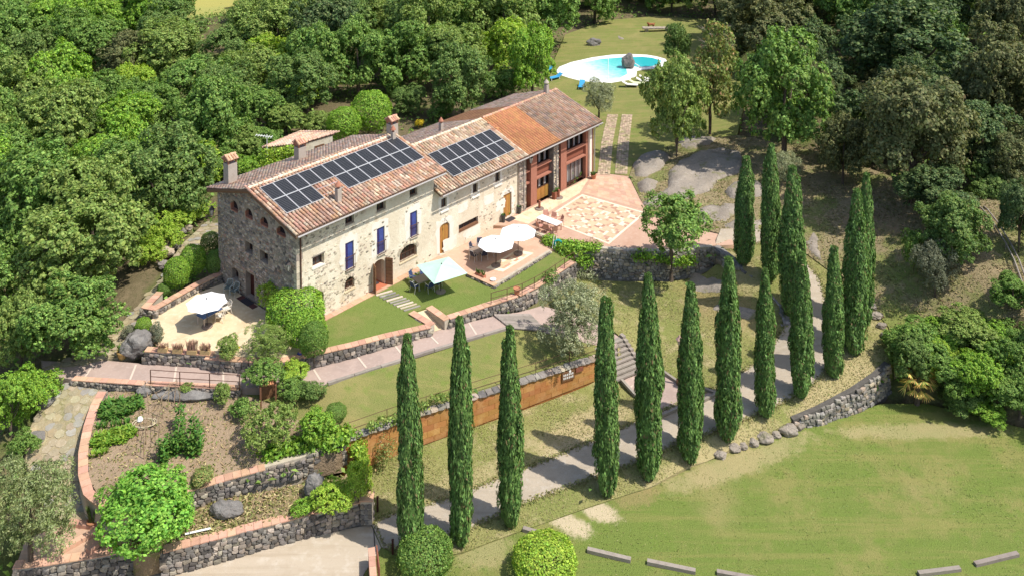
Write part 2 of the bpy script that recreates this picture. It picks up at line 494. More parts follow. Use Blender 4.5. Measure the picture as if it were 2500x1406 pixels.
F_ = Zone('middle_lawn', [(575, 951, -.95), (800, 940, -.8), (1000, 877, -.68), (1245, 803, -.64), (1320, 809, -1.15), (1400, 832, -1.55), (1500, 853, -1.95), (1466, 873, -1.95), (1268, 937, -2.0), (1032, 1010, -2.02), (891, 1059, -2.08), (838, 1079, -2.15), (800, 1092, -2.25), (720, 1030, -1.75), (600, 965, -1.2)], m_lawn, .7, bumps=.04)
G_ = Zone('lower_lawn', [(838, 1138, -4.2), (956, 1116, -3.95), (1035, 1087, -3.9), (1271, 1004, -3.65), (1459, 929, -3.35), (1508, 918, -3.15), (1508, 850, -1.95), (1515, 822, -1.85), (1420, 768, -1.35), (1345, 735, -1.15), (1400, 680, -2.0), (1528, 688, -2.15), (1637, 688, -2.0), (1720, 668, -1.6), (1775, 640, -.9), (1745, 602, .02), (1790, 578, .12), (1870, 560, .15), (1950, 610, -.1), (2020, 660, -.55), (2120, 735, -1.3), (2168, 800, -1.9), (2180, 885, -2.5), (2085, 955, -3.25), (1935, 1026, -4.1), (1850, 1072, -4.4), (1760, 1112, -4.6), (1690, 1137, -4.65), (1590, 1187, -4.7), (1480, 1222, -4.8), (1250, 1302, -4.9), (1130, 1347, -5.0), (1005, 1372, -5.05), (932, 1332, -5.0), (908, 1276, -4.85), (906, 1200, -4.55)], m_dry, .8, bumps=.05,
          extra=[(1583, 1167, -4.55), (1684, 1122, -4.35), (1778, 1072, -4.1), (1868, 1013, -3.75), (1955, 967, -3.4), (2033, 917, -2.95), (2083, 860, -2.5), (1247, 1280, -4.8), (1600, 965, -3.45), (1500, 980, -3.55), (1600, 800, -2.5), (1700, 900, -3.2), (1560, 730, -2.2), (1750, 740, -1.9), (1850, 800, -2.4), (1760, 800, -2.35), (1880, 690, -.75), (1930, 765, -1.5), (1815, 645, -.35), (1530, 850, -2.5), (1545, 872, -2.95), (1560, 895, -3.3), (1520, 835, -2.15), (1570, 860, -2.85), (1985, 800, -1.9), (1820, 900, -3.1)])
H_ = Zone('meadow', [(908, 1280, -4.9), (932, 1336, -5.05), (1005, 1375, -5.1), (1130, 1350, -5.05), (1250, 1305, -4.95), (1480, 1225, -4.85), (1590, 1190, -4.75), (1690, 1140, -4.7), (1760, 1115, -4.65), (1850, 1075, -4.62), (1935, 1045, -4.6), (2060, 1015, -4.6), (2150, 985, -4.55), (2260, 985, -4.5), (2500, 1045, -4.5), (2750, 1110, -4.5), (3500, 1150, -4.3), (3700, 1700, -5.4), (2750, 1650, -5.5), (820, 1600, -5.4), (890, 1400, -5.1)], m_meadow, 1.0, bumps=.06)
I_ = Zone('gravel_road', [(905, 1279, -4.88), (800, 1301, -4.88), (400, 1377, -4.95), (330, 1392, -4.95), (120, 1425, -5.0), (-150, 1500, -5.2), (-150, 1650, -5.3), (815, 1650, -5.4), (888, 1400, -5.08), (930, 1336, -5.0)], m_road, .8, bumps=.03)
m_bed = M('dry_bed', (.27, .20, .12), [(.7, (.21, .20, .07), .47, .62, .8), (2.5, (.34, .25, .15), .5, .68, .7), (1.1, (.26, .14, .10), .56, .7, .6), (12, (.40, .33, .19), .56, .75, .6)], .95, [(8, .9, .12), (40, .6, .03)])
K_ = Zone('vegetable_garden', [(262, 957, -1.15), (330, 950, -1.1), (400, 950, -1.1), (580, 958, -1.1), (700, 1000, -1.5), (800, 1070, -2.1), (836, 1104, -2.42), (640, 1145, -2.4), (475, 1192, -2.4), (400, 1222, -2.42), (300, 1235, -2.45), (243, 1213, -2.42), (218, 1170, -2.2), (214, 1110, -1.9), (224, 1050, -1.6), (242, 1000, -1.35)], m_soil, .5, bumps=.05)
J_ = Zone('rock_bed', [(905, 1216, -3.68), (650, 1279, -3.68), (400, 1343, -3.7), (330, 1360, -3.7), (300, 1290, -3.6), (475, 1232, -3.38), (640, 1200, -3.33), (830, 1165, -3.38), (905, 1150, -3.6)], m_bed, .6, bumps=.08)
A2 = Zone('flagstone_terrace', [(548, 545, .02), (500, 545, -.05), (440, 600, -.12), (395, 680, -.3), (325, 760, -.5), (270, 810, -.62), (240, 850, -.7), (140, 885, -.82), (100, 900, -.85), (180, 894, -.76), (253, 878, -.72), (310, 866, -.6), (372, 838, -.3), (396, 822, -.05), (364, 782, -.1), (350, 770, -.35), (388, 705, -.2), (440, 650, -.1), (500, 600, -.02), (548, 590, .02)], m_terr, .6, bumps=.03)
L_ = Zone('flagstone_path', [(170, 934, -.95), (262, 944, -1.05), (245, 965, -1.25), (226, 1010, -1.65), (210, 1070, -2.25), (203, 1130, -2.75), (208, 1190, -3.15), (228, 1240, -3.45), (262, 1283, -3.6), (190, 1278, -3.6), (150, 1270, -3.6), (100, 1200, -3.2), (62, 1130, -2.7), (65, 1060, -2.1), (95, 1000, -1.6), (120, 950, -1.1)], m_terr, .6, bumps=.05)
M_ = Zone('terracotta_landing', [(130, 1285, -3.75), (190, 1274, -3.72), (262, 1287, -3.72), (300, 1300, -3.72), (342, 1338, -3.72), (110, 1376, -3.72), (40, 1380, -3.72), (60, 1320, -3.75)], m_cotta, .6)

# gravel lane under the cypresses, paved plaza, tracks
lane = [(932, 1335), (908, 1280), (935, 1262), (1100, 1215), (1225, 1165), (1400, 1095), (1600, 1010), (1750, 945), (1850, 880), (1915, 800), (1915, 700), (1905, 640), (1890, 590), (1745, 606), (1760, 560), (1860, 562), (1935, 602), (2000, 680), (2030, 780), (2035, 880), (1990, 935), (1900, 990), (1750, 1050), (1600, 1110), (1450, 1165), (1290, 1225), (1150, 1290), (1000, 1345)]
lane_z = Zone('cypress_lane', lane, m_gravel, .7, skirt=.3, on=G_, off=.035)
plaza_z = Zone('paved_plaza', [(1510, 920), (1562, 899), (1612, 906), (1656, 936), (1712, 950), (1749, 962), (1717, 980), (1661, 997), (1611, 1020), (1553, 968)], m_path, .6, skirt=.3, on=G_, off=.06)

# pool lawn behind the house and the hill ground
P_ = Zone('pool_lawn', [(1330, 230, -.2), (1352, 150, -.2), (1380, 85, 0), (1480, 50, .2), (1600, 40, .4), (1760, 50, .8), (1830, 200, 1.2), (1800, 330, 1.0), (1640, 352, .5), (1545, 400, .3), (1536, 430, .22), (1462, 421, .18), (1446, 420, .15), (1448, 330, .1), (1420, 260, -.05)], m_lawn, 1.2, bumps=0, flat=[(1345, 175, -.02), (1375, 148, -.02), (1430, 134, -.02), (1500, 126, -.02), (1580, 126, -.02), (1640, 140, -.02), (1645, 165, -.02), (1600, 185, -.02), (1560, 195, -.02), (1520, 210, -.02), (1430, 206, -.02), (1360, 192, -.02)])
N_ = Zone('rocky_slope', [(1537, 431, .2), (1547, 400, .3), (1642, 352, .55), (1800, 330, 1.1), (1960, 360, 1.9), (2100, 405, 2.3), (2320, 480, 3.2), (2900, 570, 4.4), (2900, 790, 1.2), (2480, 775, .4), (2330, 800, -.9), (2240, 850, -1.9), (2184, 884, -2.45), (2170, 800, -1.85), (2122, 735, -1.25), (2020, 657, -.5), (1950, 607, -.05), (1870, 557, .2), (1775, 575, .16), (1700, 558, .2), (1640, 543, .2), (1582, 514, .2), (1563, 486, .2)], m_slope, .9, bumps=.12, extra=[(1680, 450, .75), (1800, 470, .9), (1950, 480, 1.2), (2000, 570, .4), (2150, 560, 1.1), (2150, 680, -.3), (2300, 640, 1.4)])

CTRL = [(50, 100, -9), (300, 60, -9), (50, 300, -7), (250, 300, -6), (250, 520, -4), (60, 600, -4.5), (330, 620, -2.2), (100, 800, -2.5), (20, 950, -2.6), (20, 1100, -3.6), (50, 1300, -4.2), (30, 1420, -5), (450, 520, -.6), (560, 300, -4),
        (700, 250, -1.2), (780, 330, -.3), (900, 250, -.5), (640, 420, -.8), (850, 180, -3), (1000, 60, -4), (1150, 250, -.6), (1300, 190, -.4), (1250, 60, -1), (1500, 20, .3), (1750, 20, 1.4), (1950, 80, 3.5), (2250, 60, 6), (2450, 100, 7), (2450, 350, 5.2), (2250, 330, 4), (2050, 300, 2.8), (2000, 400, 2.2),
        (2200, 480, 2.6), (2350, 560, 3.4), (2450, 650, 2.2), (2250, 700, .4), (2350, 800, -.8), (2200, 800, -1.2), (2200, 900, -2.8), (2300, 960, -4.2), (2500, 980, -4.4), (2700, 700, 1), (2700, 300, 7), (-150, 700, -4.5), (-150, 1200, -5), (-150, 200, -10), (520, 20, -9)]
cp = [at(*p) for p in CTRL]
for zz in ZONES:
    if zz.on_ is None:
        cp += [Vector((x, y, zz.z1(x, y) - .12)) for x, y in zz.poly]
cp = np.array([tuple(p) for p in cp])
def ground_raw(X, Y):
    X, Y = np.ravel(X), np.ravel(Y)
    out = np.empty(len(X))
    for i in range(0, len(X), 4000):
        d2 = (X[i:i + 4000, None] - cp[None, :, 0]) ** 2 + (Y[i:i + 4000, None] - cp[None, :, 1]) ** 2 + 4.0
        w = d2 ** -1.6
        out[i:i + 4000] = (w * cp[None, :, 2]).sum(1) / w.sum(1)
    return out
gx = np.r_[np.arange(-700, -70, 30), np.arange(-70, 80, .9), np.arange(80, 700, 30)]
gy = np.r_[np.arange(-60, 30, 10), np.arange(30, 150, .9), np.arange(150, 260, 6), np.arange(260, 1500, 60)]
GX, GY = np.meshgrid(gx, gy)
GZ = ground_raw(GX, GY).reshape(GX.shape)
low = np.full(GX.shape, 1e3)
for zz in ZONES:
    if zz.on_ is None:
        m = inside(GX, GY, zz.poly)
        if m.any():
            low[m] = np.minimum(low[m], zz.zat(GX[m], GY[m]) - .45)
house_poly = [tuple(hp(*c)[:2]) for c in ((-.5, .5), (33, .5), (33, 11), (-.5, 11))]
m = inside(GX, GY, house_poly)
GZ[m] = np.minimum(GZ[m], -.5)
L2 = low.copy()
for dy in (-1, 0, 1):
    for dx in (-1, 0, 1):
        L2 = np.minimum(L2, np.roll(np.roll(low, dy, 0), dx, 1))
GZ = np.where(L2 < 900, np.minimum(L2, GZ), GZ + .25 * np.vectorize(lambda x, y: mnoise.noise(Vector((x * .2, y * .2, 0))))(GX, GY))
ny, nx = GX.shape
idx = np.arange(ny * nx).reshape(ny, nx)
Q = np.stack([idx[:-1, :-1], idx[:-1, 1:], idx[1:, 1:], idx[1:, :-1]], -1).reshape(-1, 4)
ground = tag(link('ground', fast_mesh('ground', np.stack([GX.ravel(), GY.ravel(), GZ.ravel()], 1), Q, m_forest_floor, True)), kind='structure')
def ground_z(X, Y):
    for zz in ZONES:
        if zz.on_ is None and inside(np.array([X]), np.array([Y]), zz.poly)[0]:
            return zz.z1(X, Y)
    return float(ground_raw([X], [Y])[0])
def gat(x, y):
    """the place on the open ground seen at photo pixel x, y"""
    z = -1.0
    for _ in range(14):
        p = at(x, y, z)
        z = z * .5 + .5 * ground_z(p[0], p[1])
    return at(x, y, z)

# ------------------------------------------------------------------ rubble walls
def stone_mesh(seed, mat, flat=.8):
    bm = bmesh.new()
    bmesh.ops.create_cube(bm, size=1)
    bmesh.ops.subdivide_edges(bm, edges=bm.edges[:], cuts=1, use_grid_fill=True)
    r = random.Random(seed)
    for v in bm.verts:
        c = v.co
        n = c.normalized() * .5
        v.co = c.lerp(n, .45) * r.uniform(.86, 1.12)
    me = bpy.data.meshes.new('stone')
    bm.to_mesh(me)
    bm.free()
    me.materials.append(mat)
    return me
BASALT = [stone_mesh(i, m_basalt) for i in range(8)]
FIELD = [stone_mesh(20 + i, m_fieldstone) for i in range(8)]
def join_instances(rows):
    """many scaled copies of small meshes as one mesh: rows of (mesh, matrix)"""
    V, Q, k, cache = [], [], 0, {}
    for me, mt in rows:
        if me.name not in cache:
            v = np.empty(len(me.vertices) * 3, np.float32)
            me.vertices.foreach_get('co', v)
            q = np.empty(len(me.polygons) * 4, np.int32)
            me.loops.foreach_get('vertex_index', q)
            cache[me.name] = (v.reshape(-1, 3), q.reshape(-1, 4))
        v, q = cache[me.name]
        A = np.array(mt)
        V.append(v @ A[:3, :3].T + A[:3, 3])
        Q.append(q + k)
        k += len(v)
    return np.concatenate(V), np.concatenate(Q)
def lay_stones(rows, parent, mat, limit=300, name='stone', rest='rubble_facing'):
    """rows of (mesh, matrix in parent space): the nearest ones single, the rest joined"""
    pm = parent.matrix_basis
    rows.sort(key=lambda r: -pxm(pm @ r[1].translation))
    for me, mt in rows[:limit]:
        o = link(name, me, parent)
        o.matrix_basis = mt
    if len(rows) > limit:
        V, Q = join_instances(rows[limit:])
        tag(link(rest, fast_mesh(rest, V, Q, mat), parent), kind='stuff')
def poly_len(P):
    L = [0.0]
    for a, b in zip(P, P[1:]):
        L.append(L[-1] + math.hypot(b[0] - a[0], b[1] - a[1]))
    return L
def rubble_wall(name, label, pts, zbot, thick=.4, size=.30, stones=BASALT, smat=m_basalt, coping=True, cat='wall', side=1, core=m_mortar, cap_w=None, limit=300, group=None, rough=1.0, cap_mat=m_cap):
    """pts: (photo x, y, top height) along the front top edge; zbot: foot height at each"""
    W_ = [at(*p) for p in pts]
    base = Vector((W_[0][0], W_[0][1], min(zbot)))
    t = thing(name, label, cat, base, 0, group)
    # offsets for the back of the wall
    n = len(W_)
    nor = []
    for i in range(n):
        d = (W_[min(i + 1, n - 1)] - W_[max(i - 1, 0)]).to_2d().normalized()
        nor.append(Vector((d[1], -d[0], 0)) * side)
    mb = MB()
    vs, fs = [], []
    for i, (p, zb, nn) in enumerate(zip(W_, zbot, nor)):
        f, b = p - nn * .04, p - nn * thick
        vs += [Vector((f[0], f[1], zb - .4)) - base, Vector((f[0], f[1], p[2])) - base, Vector((b[0], b[1], p[2])) - base, Vector((b[0], b[1], zb - .4)) - base]
    for i in range(n - 1):
        for j in range(4):
            q = (4 * i + j, 4 * i + (j + 1) % 4, 4 * i + 4 + (j + 1) % 4, 4 * i + 4 + j)
            fs.append(q if side < 0 else q[::-1])
    fs += [(0, 1, 2, 3), (4 * n - 1, 4 * n - 2, 4 * n - 3, 4 * n - 4)]
    mb.add(vs, fs)
    part('wall_core', mb, core, t)
    L = poly_len(W_)
    def along(s):
        i = max(0, min(n - 2, next((k for k in range(n - 1) if L[k + 1] >= s), n - 2)))
        q = (s - L[i]) / max(1e-6, L[i + 1] - L[i])
        return W_[i].lerp(W_[i + 1], q), zbot[i] + (zbot[i + 1] - zbot[i]) * q, nor[i].lerp(nor[i + 1], q).normalized()
    rows = []
    r = random.Random(name + label)
    hmax = max(p[2] - z for p, z in zip(W_, zbot))
    k = 0
    z = 0.0
    while z < hmax:
        rh = size * r.uniform(.62, .95)
        s = -r.uniform(0, size)
        while s < L[-1]:
            w = size * r.uniform(.7, 1.6)
            p, zb, nn = along(min(max(s + w / 2, 0), L[-1]))
            zc = zb + z + rh / 2 + r.uniform(-.04, .04)
            if zc < p[2] - rh * .3:
                ang = math.atan2(nn[1], nn[0]) - pi / 2
                mt = Matrix.Translation(Vector((p[0], p[1], zc)) - base + nn * r.uniform(-.03, .025) * rough) @ Matrix.Rotation(ang, 4, 'Z') @ Matrix.Rotation(r.uniform(-.3, .3), 4, 'Y') @ Matrix.Diagonal((w * .97, r.uniform(.16, .26), rh * 1.0, 1))
                rows.append((stones[r.randrange(len(stones))], mt))
            s += w
        z += rh * .93
    lay_stones(rows, t, smat, limit)
    if coping:
        cw = cap_w or thick + .12
        s, step = 0.0, .46
        rows = []
        while s < L[-1] - .1:
            e = min(s + step, L[-1])
            a, _, na = along(s + .008)
            b, _, nb = along(e - .008)
            m2 = MB()
            up = Vector((0, 0, .055))
            c = [a + na * .05, b + nb * .05, b - nb * (cw - .05), a - na * (cw - .05)]
            if side < 0:
                c = c[::-1]
            jz = Vector((0, 0, r.uniform(-.004, .006)))
            m2.add([q - base + jz - Vector((0, 0, .004)) for q in c] + [q - base + up + jz for q in c], [(3, 2, 1, 0), (4, 5, 6, 7), (0, 1, 5, 4), (1, 2, 6, 5), (2, 3, 7, 6), (3, 0, 4, 7)])
            part('coping_tile', m2, cap_mat, t)
            s = e
    return t

rubble_wall('retaining_wall', 'dark rubble wall with four planters on its coping below the gable terrace', [(352, 858, .06), (440, 863, .06), (520, 869, .06)], [-.75] * 3)
rubble_wall('retaining_wall', 'low rubble wall below the yellow flowering bush and the spiky round bush', [(499, 876, -.05), (590, 884, -.05), (680, 886, -.02), (738, 874, 0)], [-.75] * 4)
rubble_wall('retaining_wall', 'long rubble wall with terracotta coping between front lawn and pink path', [(738, 874, .06), (850, 849, .06), (950, 823, .04), (1052, 800, .02)], [-.75, -.7, -.62, -.53])
rubble_wall('retaining_wall', 'rubble wall under the lawn with the pale green umbrella', [(1098, 779, .1), (1180, 752, .06), (1266, 724, .02)], [-.53, -.54, -.95])
rubble_wall('retaining_wall', 'rubble wall with iron railing climbing behind the pale olive tree', [(1269, 723, .02), (1323, 697, -.05), (1363, 668, -.1), (1404, 641, -.15)], [-1.0, -1.15, -1.7, -2.0])
rubble_wall('ramp_wall', 'short coped wall along the far side of the sand ramp', [(1053, 747, .08), (1097, 778, .1)], [-.2, -.52], side=-1)
rubble_wall('ramp_kerb', 'low coped kerb along the near side of the sand ramp', [(998, 766, .02), (1050, 797, .03)], [-.3, -.55], side=1)
rubble_wall('planter_wall', 'coped stone wall of the raised bed beside the gable terrace', [(378, 757, .5), (488, 695, .48), (545, 668, .48)], [0, 0, 0], size=.24)
rubble_wall('planter_wall', 'short coped end of the raised bed facing the flagstones', [(384, 713, .48), (346, 752, .5)], [-.2, -.45], size=.24, side=1)
rubble_wall('planter_wall', 'stubby front corner of the raised bed beside the flagstones', [(346, 752, .5), (380, 758, .5)], [-.45, -.1], size=.24)
rubble_wall('garden_wall', 'rubble wall below the vegetable garden beside the big mulberry', [(400, 1226, -2.35), (475, 1195, -2.33), (560, 1170, -2.33), (648, 1146, -2.33)], [-3.5, -3.38, -3.35, -3.33])
rubble_wall('garden_wall', 'dark uncoped rubble wall hung with vines left of the orange wall', [(640, 1143, -2.3), (735, 1118, -2.2), (840, 1080, -2.1)], [-3.33, -3.35, -3.45], coping=False)
rubble_wall('roadside_wall', 'coped rubble wall between the rock bed and the gravel road', [(398, 1349, -3.62), (520, 1318, -3.62), (650, 1284, -3.62), (780, 1251, -3.62), (906, 1220, -3.6)], [-4.95, -4.92, -4.9, -4.88, -4.88])
rubble_wall('roadside_wall', 'rubble wall below the terracotta steps in the bottom corner', [(30, 1388, -3.66), (110, 1380, -3.66), (220, 1362, -3.66), (332, 1342, -3.66)], [-5.05, -5.0, -4.98, -4.96])
rubble_wall('patio_wall', 'high curved rubble wall below the patio and the fig tree', [(1404, 612, .2), (1430, 604, .22), (1530, 612, .22), (1640, 615, .22), (1700, 606, .2), (1742, 603, .12)], [-1.9, -2.05, -2.2, -2.05, -1.75, -1.3], size=.34, stones=FIELD, smat=m_fieldstone, coping=False)
rubble_wall('patio_step_wall', 'low stone wall between patio and umbrella terrace behind the umbrellas', [(1262, 549, .24), (1325, 576, .24), (1404, 604, .24)], [-.1] * 3, size=.22, stones=FIELD, smat=m_fieldstone, coping=False, thick=.3)
rubble_wall('terrace_edge_wall', 'low stone edge of the umbrella terrace facing the green umbrella', [(1140, 669, -.02), (1206, 699, -.02)], [-.22] * 2, size=.18, thick=.3)
rubble_wall('terrace_edge_wall', 'long low stone kerb along the front of the umbrella terrace', [(1206, 699, -.02), (1346, 612, -.02)], [-.22] * 2, size=.18, thick=.25, coping=False)
rubble_wall('garden_edge_wall', 'thin coped edge wall between pink path and vegetable garden', [(355, 940, -.68), (470, 945, -.68), (585, 951, -.68)], [-1.12] * 3, size=.22, thick=.3)
rubble_wall('garden_edge_wall', 'coped edge wall of the pink path above the flagstone slope', [(175, 928, -.7), (265, 934, -.68), (350, 940, -.68)], [-1.0, -1.1, -1.12], size=.22, thick=.3)
rubble_wall('curved_garden_wall', 'tall curved wall with pale coping around the vegetable garden', [(258, 957, -1.0), (240, 990, -1.2), (224, 1040, -1.5), (213, 1100, -1.8), (213, 1155, -2.1), (226, 1200, -2.28), (255, 1222, -2.35), (300, 1240, -2.35), (345, 1243, -2.35)], [-1.2, -1.5, -2.0, -2.55, -2.95, -3.3, -3.5, -3.6, -3.6], side=-1, size=.26)
rubble_wall('dry_stone_wall', 'grey dry stone wall around the end of the cypress lane', [(1938, 1026, -3.95), (2000, 1000, -3.6), (2085, 955, -3.1), (2140, 918, -2.7), (2172, 888, -2.45)], [-4.75, -4.7, -4.65, -4.6, -4.55], size=.30, stones=FIELD, smat=m_fieldstone, coping=False, rough=3, core=m_basalt)
rubble_wall('lane_wall', 'dark boulder wall on the inner side of the cypress lane', [(1742, 603, .1), (1790, 640, -.3), (1850, 690, -.8), (1900, 745, -1.35), (1912, 790, -1.8)], [-1.3, -1.3, -1.65, -2.1, -2.3], size=.45, stones=FIELD, smat=m_fieldstone, coping=False, rough=3, core=m_fieldstone, thick=.6)
# ------------------------------------------------------------------ the farmhouse row (local frame: x along the facade, y into the house)
m_plaster = M('cream_plaster', (.65, .56, .42), [(.5, (.74, .67, .53), .45, .62, .8), (1.7, (.52, .42, .30), .54, .70, .7), (6, (.75, .69, .57), .52, .7, .5), (18, (.36, .30, .22), .62, .78, .45), (.9, (.50, .37, .22), .60, .75, .5)], .95, [(5, .5, .06), (24, .5, .03)], spec=.1)
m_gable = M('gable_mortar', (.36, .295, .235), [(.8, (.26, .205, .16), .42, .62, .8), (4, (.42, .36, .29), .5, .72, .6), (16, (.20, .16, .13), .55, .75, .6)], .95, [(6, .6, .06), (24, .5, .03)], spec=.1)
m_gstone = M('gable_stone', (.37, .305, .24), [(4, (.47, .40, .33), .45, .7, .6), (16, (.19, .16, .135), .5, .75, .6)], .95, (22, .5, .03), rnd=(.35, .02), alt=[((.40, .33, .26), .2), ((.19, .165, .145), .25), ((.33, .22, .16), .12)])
m_fstone = M('facade_stone', (.48, .405, .305), [(5, (.57, .49, .38), .45, .7, .7), (16, (.33, .275, .21), .55, .75, .6)], .95, (22, .5, .03), rnd=(.3, .015), alt=[((.28, .24, .19), .10), ((.55, .465, .35), .45)])
m_patch = M('white_plaster', (.74, .69, .60), [(1.5, (.66, .59, .48), .48, .66, .7), (10, (.79, .75, .68), .5, .7, .5)], .95, (14, .3, .03), spec=.1)
m_tile = M('old_roof_tile', (.45, .275, .19), [(7, (.34, .205, .145), .45, .7, .6), (20, (.54, .39, .28), .55, .75, .5), (3, (.25, .19, .15), .56, .72, .5)], .9, (30, .3, .02), rnd=(.2, .014), alt=[((.56, .41, .29), .2), ((.48, .265, .165), .2), ((.60, .49, .37), .08), ((.31, .215, .165), .14)], coord='obj')
m_tile_back = M('lichen_roof_tile', (.62, .41, .29), [(5, (.50, .34, .25), .45, .7, .7), (18, (.58, .47, .37), .55, .75, .5)], .92, (30, .3, .02), rnd=(.22, .015), alt=[((.66, .50, .38), .25), ((.60, .35, .24), .2)], coord='obj')
m_tile_pale = M('pale_roof_tile', (.49, .355, .24), [(7, (.37, .255, .17), .45, .7, .6), (20, (.58, .46, .34), .55, .75, .5), (3, (.31, .245, .18), .56, .72, .5)], .9, (30, .3, .02), rnd=(.20, .015), alt=[((.60, .48, .35), .25), ((.47, .28, .175), .15), ((.35, .27, .20), .12)], coord='obj')
m_tile_new = M('new_orange_tile', (.51, .245, .12), [(7, (.43, .19, .085), .45, .7, .6), (20, (.57, .31, .17), .55, .75, .5)], .85, (30, .3, .02), rnd=(.12, .01), coord='obj')
m_tile_grey = M('brown_roof_tile', (.345, .225, .16), [(7, (.26, .18, .135), .45, .7, .6), (20, (.45, .34, .25), .55, .75, .5), (2, (.24, .20, .165), .52, .7, .5)], .92, (30, .3, .02), rnd=(.22, .015), alt=[((.43, .31, .23), .25), ((.37, .21, .14), .2), ((.27, .21, .17), .15)], coord='obj')
m_ridge = M('pale_ridge_tile', (.66, .545, .40), [(6, (.55, .41, .29), .48, .7, .6)], .9, (25, .3, .02), rnd=(.14, .01))
m_deck = M('roof_bedding', (.19, .12, .085), rough=.95)
m_brickred = M('red_brickwork', (.38, .17, .11), [(5, (.31, .13, .085), .45, .7, .6), (24, (.45, .24, .17), .58, .75, .5)], .9, (30, .35, .02))
m_salmon = M('salmon_pier', (.36, .16, .11), [(4, (.31, .13, .085), .45, .7, .6)], .9, (25, .25, .02))
m_redpanel = M('red_panel', (.25, .09, .055), [(5, (.21, .075, .045), .45, .7, .6)], .75, (25, .2, .01))
m_frame = M('brown_frame', (.115, .055, .035), rough=.6)
m_curtain = M('white_curtain', (.80, .74, .70), [(2, (.5, .42, .40), .5, .7, .6)], .9, stretch=(9, 9, .3))
m_blue = M('blue_shutter', (.05, .07, .24), [(3, (.07, .09, .30), .45, .7, .6)], .5)
m_purple = M('indigo_shutter', (.035, .025, .11), rough=.5)
m_chim = M('chimney_render', (.40, .345, .29), [(3, (.33, .28, .23), .45, .7, .7), (14, (.46, .40, .34), .55, .75, .5)], .95, (20, .4, .03))
m_gutter = M('zinc_gutter', (.42, .39, .36), rough=.5, metal=.3)

def wall_sheet(mb, a0, a1, z0, z1, ops, to3, depth=.38):
    """a wall face with rectangular openings and their reveals"""
    A = sorted({a0, a1, *[o[0] for o in ops], *[o[1] for o in ops]})
    Zs = sorted({z0, z1, *[o[2] for o in ops], *[o[3] for o in ops]})
    for i in range(len(A) - 1):
        for j in range(len(Zs) - 1):
            ca, cz = (A[i] + A[i + 1]) / 2, (Zs[j] + Zs[j + 1]) / 2
            if any(o[0] < ca < o[1] and o[2] < cz < o[3] for o in ops):
                continue
            mb.add([to3(A[i], 0, Zs[j]), to3(A[i + 1], 0, Zs[j]), to3(A[i + 1], 0, Zs[j + 1]), to3(A[i], 0, Zs[j + 1])], [(0, 1, 2, 3)])
    for o in ops:
        p = [(o[0], o[2]), (o[1], o[2]), (o[1], o[3]), (o[0], o[3])]
        for k in range(4):
            (aa, za), (ab, zb) = p[k], p[(k + 1) % 4]
            mb.add([to3(aa, 0, za), to3(ab, 0, zb), to3(ab, depth, zb), to3(aa, depth, za)], [(0, 1, 2, 3)])
def arch_fill(mb, o, rise, to3, depth=.38, n=8):
    """solid corners that turn the top of an opening into an arch"""
    a0, a1, z1 = o[0], o[1], o[3]
    c, h = (a0 + a1) / 2, (a1 - a0) / 2
    for sgn in (-1, 1):
        pts = [(c + sgn * h * cos(q), z1 - rise + rise * sin(q)) for q in [pi / 2 * k / n for k in range(n + 1)]]
        e = c + sgn * h
        for k in range(n):
            (x0, y0), (x1, y1) = pts[k], pts[k + 1]
            mb.add([to3(x0, -.002, y0), to3(x1, -.002, y1), to3(x1, -.002, z1 + .002), to3(x0, -.002, z1 + .002)], [(0, 1, 2, 3)])
            mb.add([to3(x0, 0, y0), to3(x1, 0, y1), to3(x1, depth, y1), to3(x0, depth, y0)], [(0, 1, 2, 3)])
FR = lambda a, d, z: (a, d, z)                # the long front: depth goes into the house
GA = lambda a, d, z: (d, a, z)                # the gable: a runs back along y

def tile_mesh(mat):
    mb = MB()
    n = 5
    for k, (y, r) in enumerate(((0, .110), (.47, .090))):
        mb.v += [(r * cos(pi * j / n), y, r * 1.05 * sin(pi * j / n) + (.024 if k == 0 else 0)) for j in range(n + 1)]
    mb.v += [(.084 * cos(pi * j / n), 0, .084 * .8 * sin(pi * j / n) + .012) for j in range(n + 1)]
    for j in range(n):
        mb.f.append((j, j + n + 1, j + n + 2, j + 1))
        mb.f.append((j, j + 1, j + 2 * n + 3, j + 2 * n + 2))
    mb.mi = [0] * len(mb.f)
    return mb.mesh('roof_tile', mat)
def slope_rows(tile, x0, x1, eave, ridge, r, pitch=.275, row=.39):
    """matrices of barrel tiles on a slope from eave (y, z) to ridge (y, z)"""
    dy, dz = ridge[0] - eave[0], ridge[1] - eave[1]
    Ls = math.hypot(dy, dz)
    back = dy < 0
    rot = Matrix.Rotation(math.atan2(dz, abs(dy)), 4, 'X')
    if back:
        rot = Matrix.Rotation(pi, 4, 'Z') @ rot
    out = []
    nc, nr = int((x1 - x0) / pitch), int((Ls - .1) / row) + 1
    for j in range(nr):
        s = j * row
        for i in range(nc + 1):
            x = x0 + (x1 - x0) * i / nc
            p = Vector((x + r.uniform(-.012, .012), eave[0] + dy * s / Ls, eave[1] + dz * s / Ls + .035 + .02 * sin(x * .7 + j) * .5 + r.uniform(-.006, .01)))
            out.append((tile, Matrix.Translation(p) @ rot @ Matrix.Rotation(r.uniform(-.03, .03), 4, 'Z') @ Matrix.Diagonal((1.12, 1, .62, 1) if back else (1, 1, 1, 1))))
    return out
def ridge_rows(tile, x0, x1, y, z, r):
    n = int((x1 - x0) / .4)
    return [(tile, Matrix.Translation((x0 + (x1 - x0) * i / n, y, z + .05 + r.uniform(-.01, .012))) @ Matrix.Rotation(-pi / 2 + r.uniform(-.03, .03), 4, 'Z') @ Matrix.Diagonal((1.25, 1, 1.2, 1))) for i in range(n)]
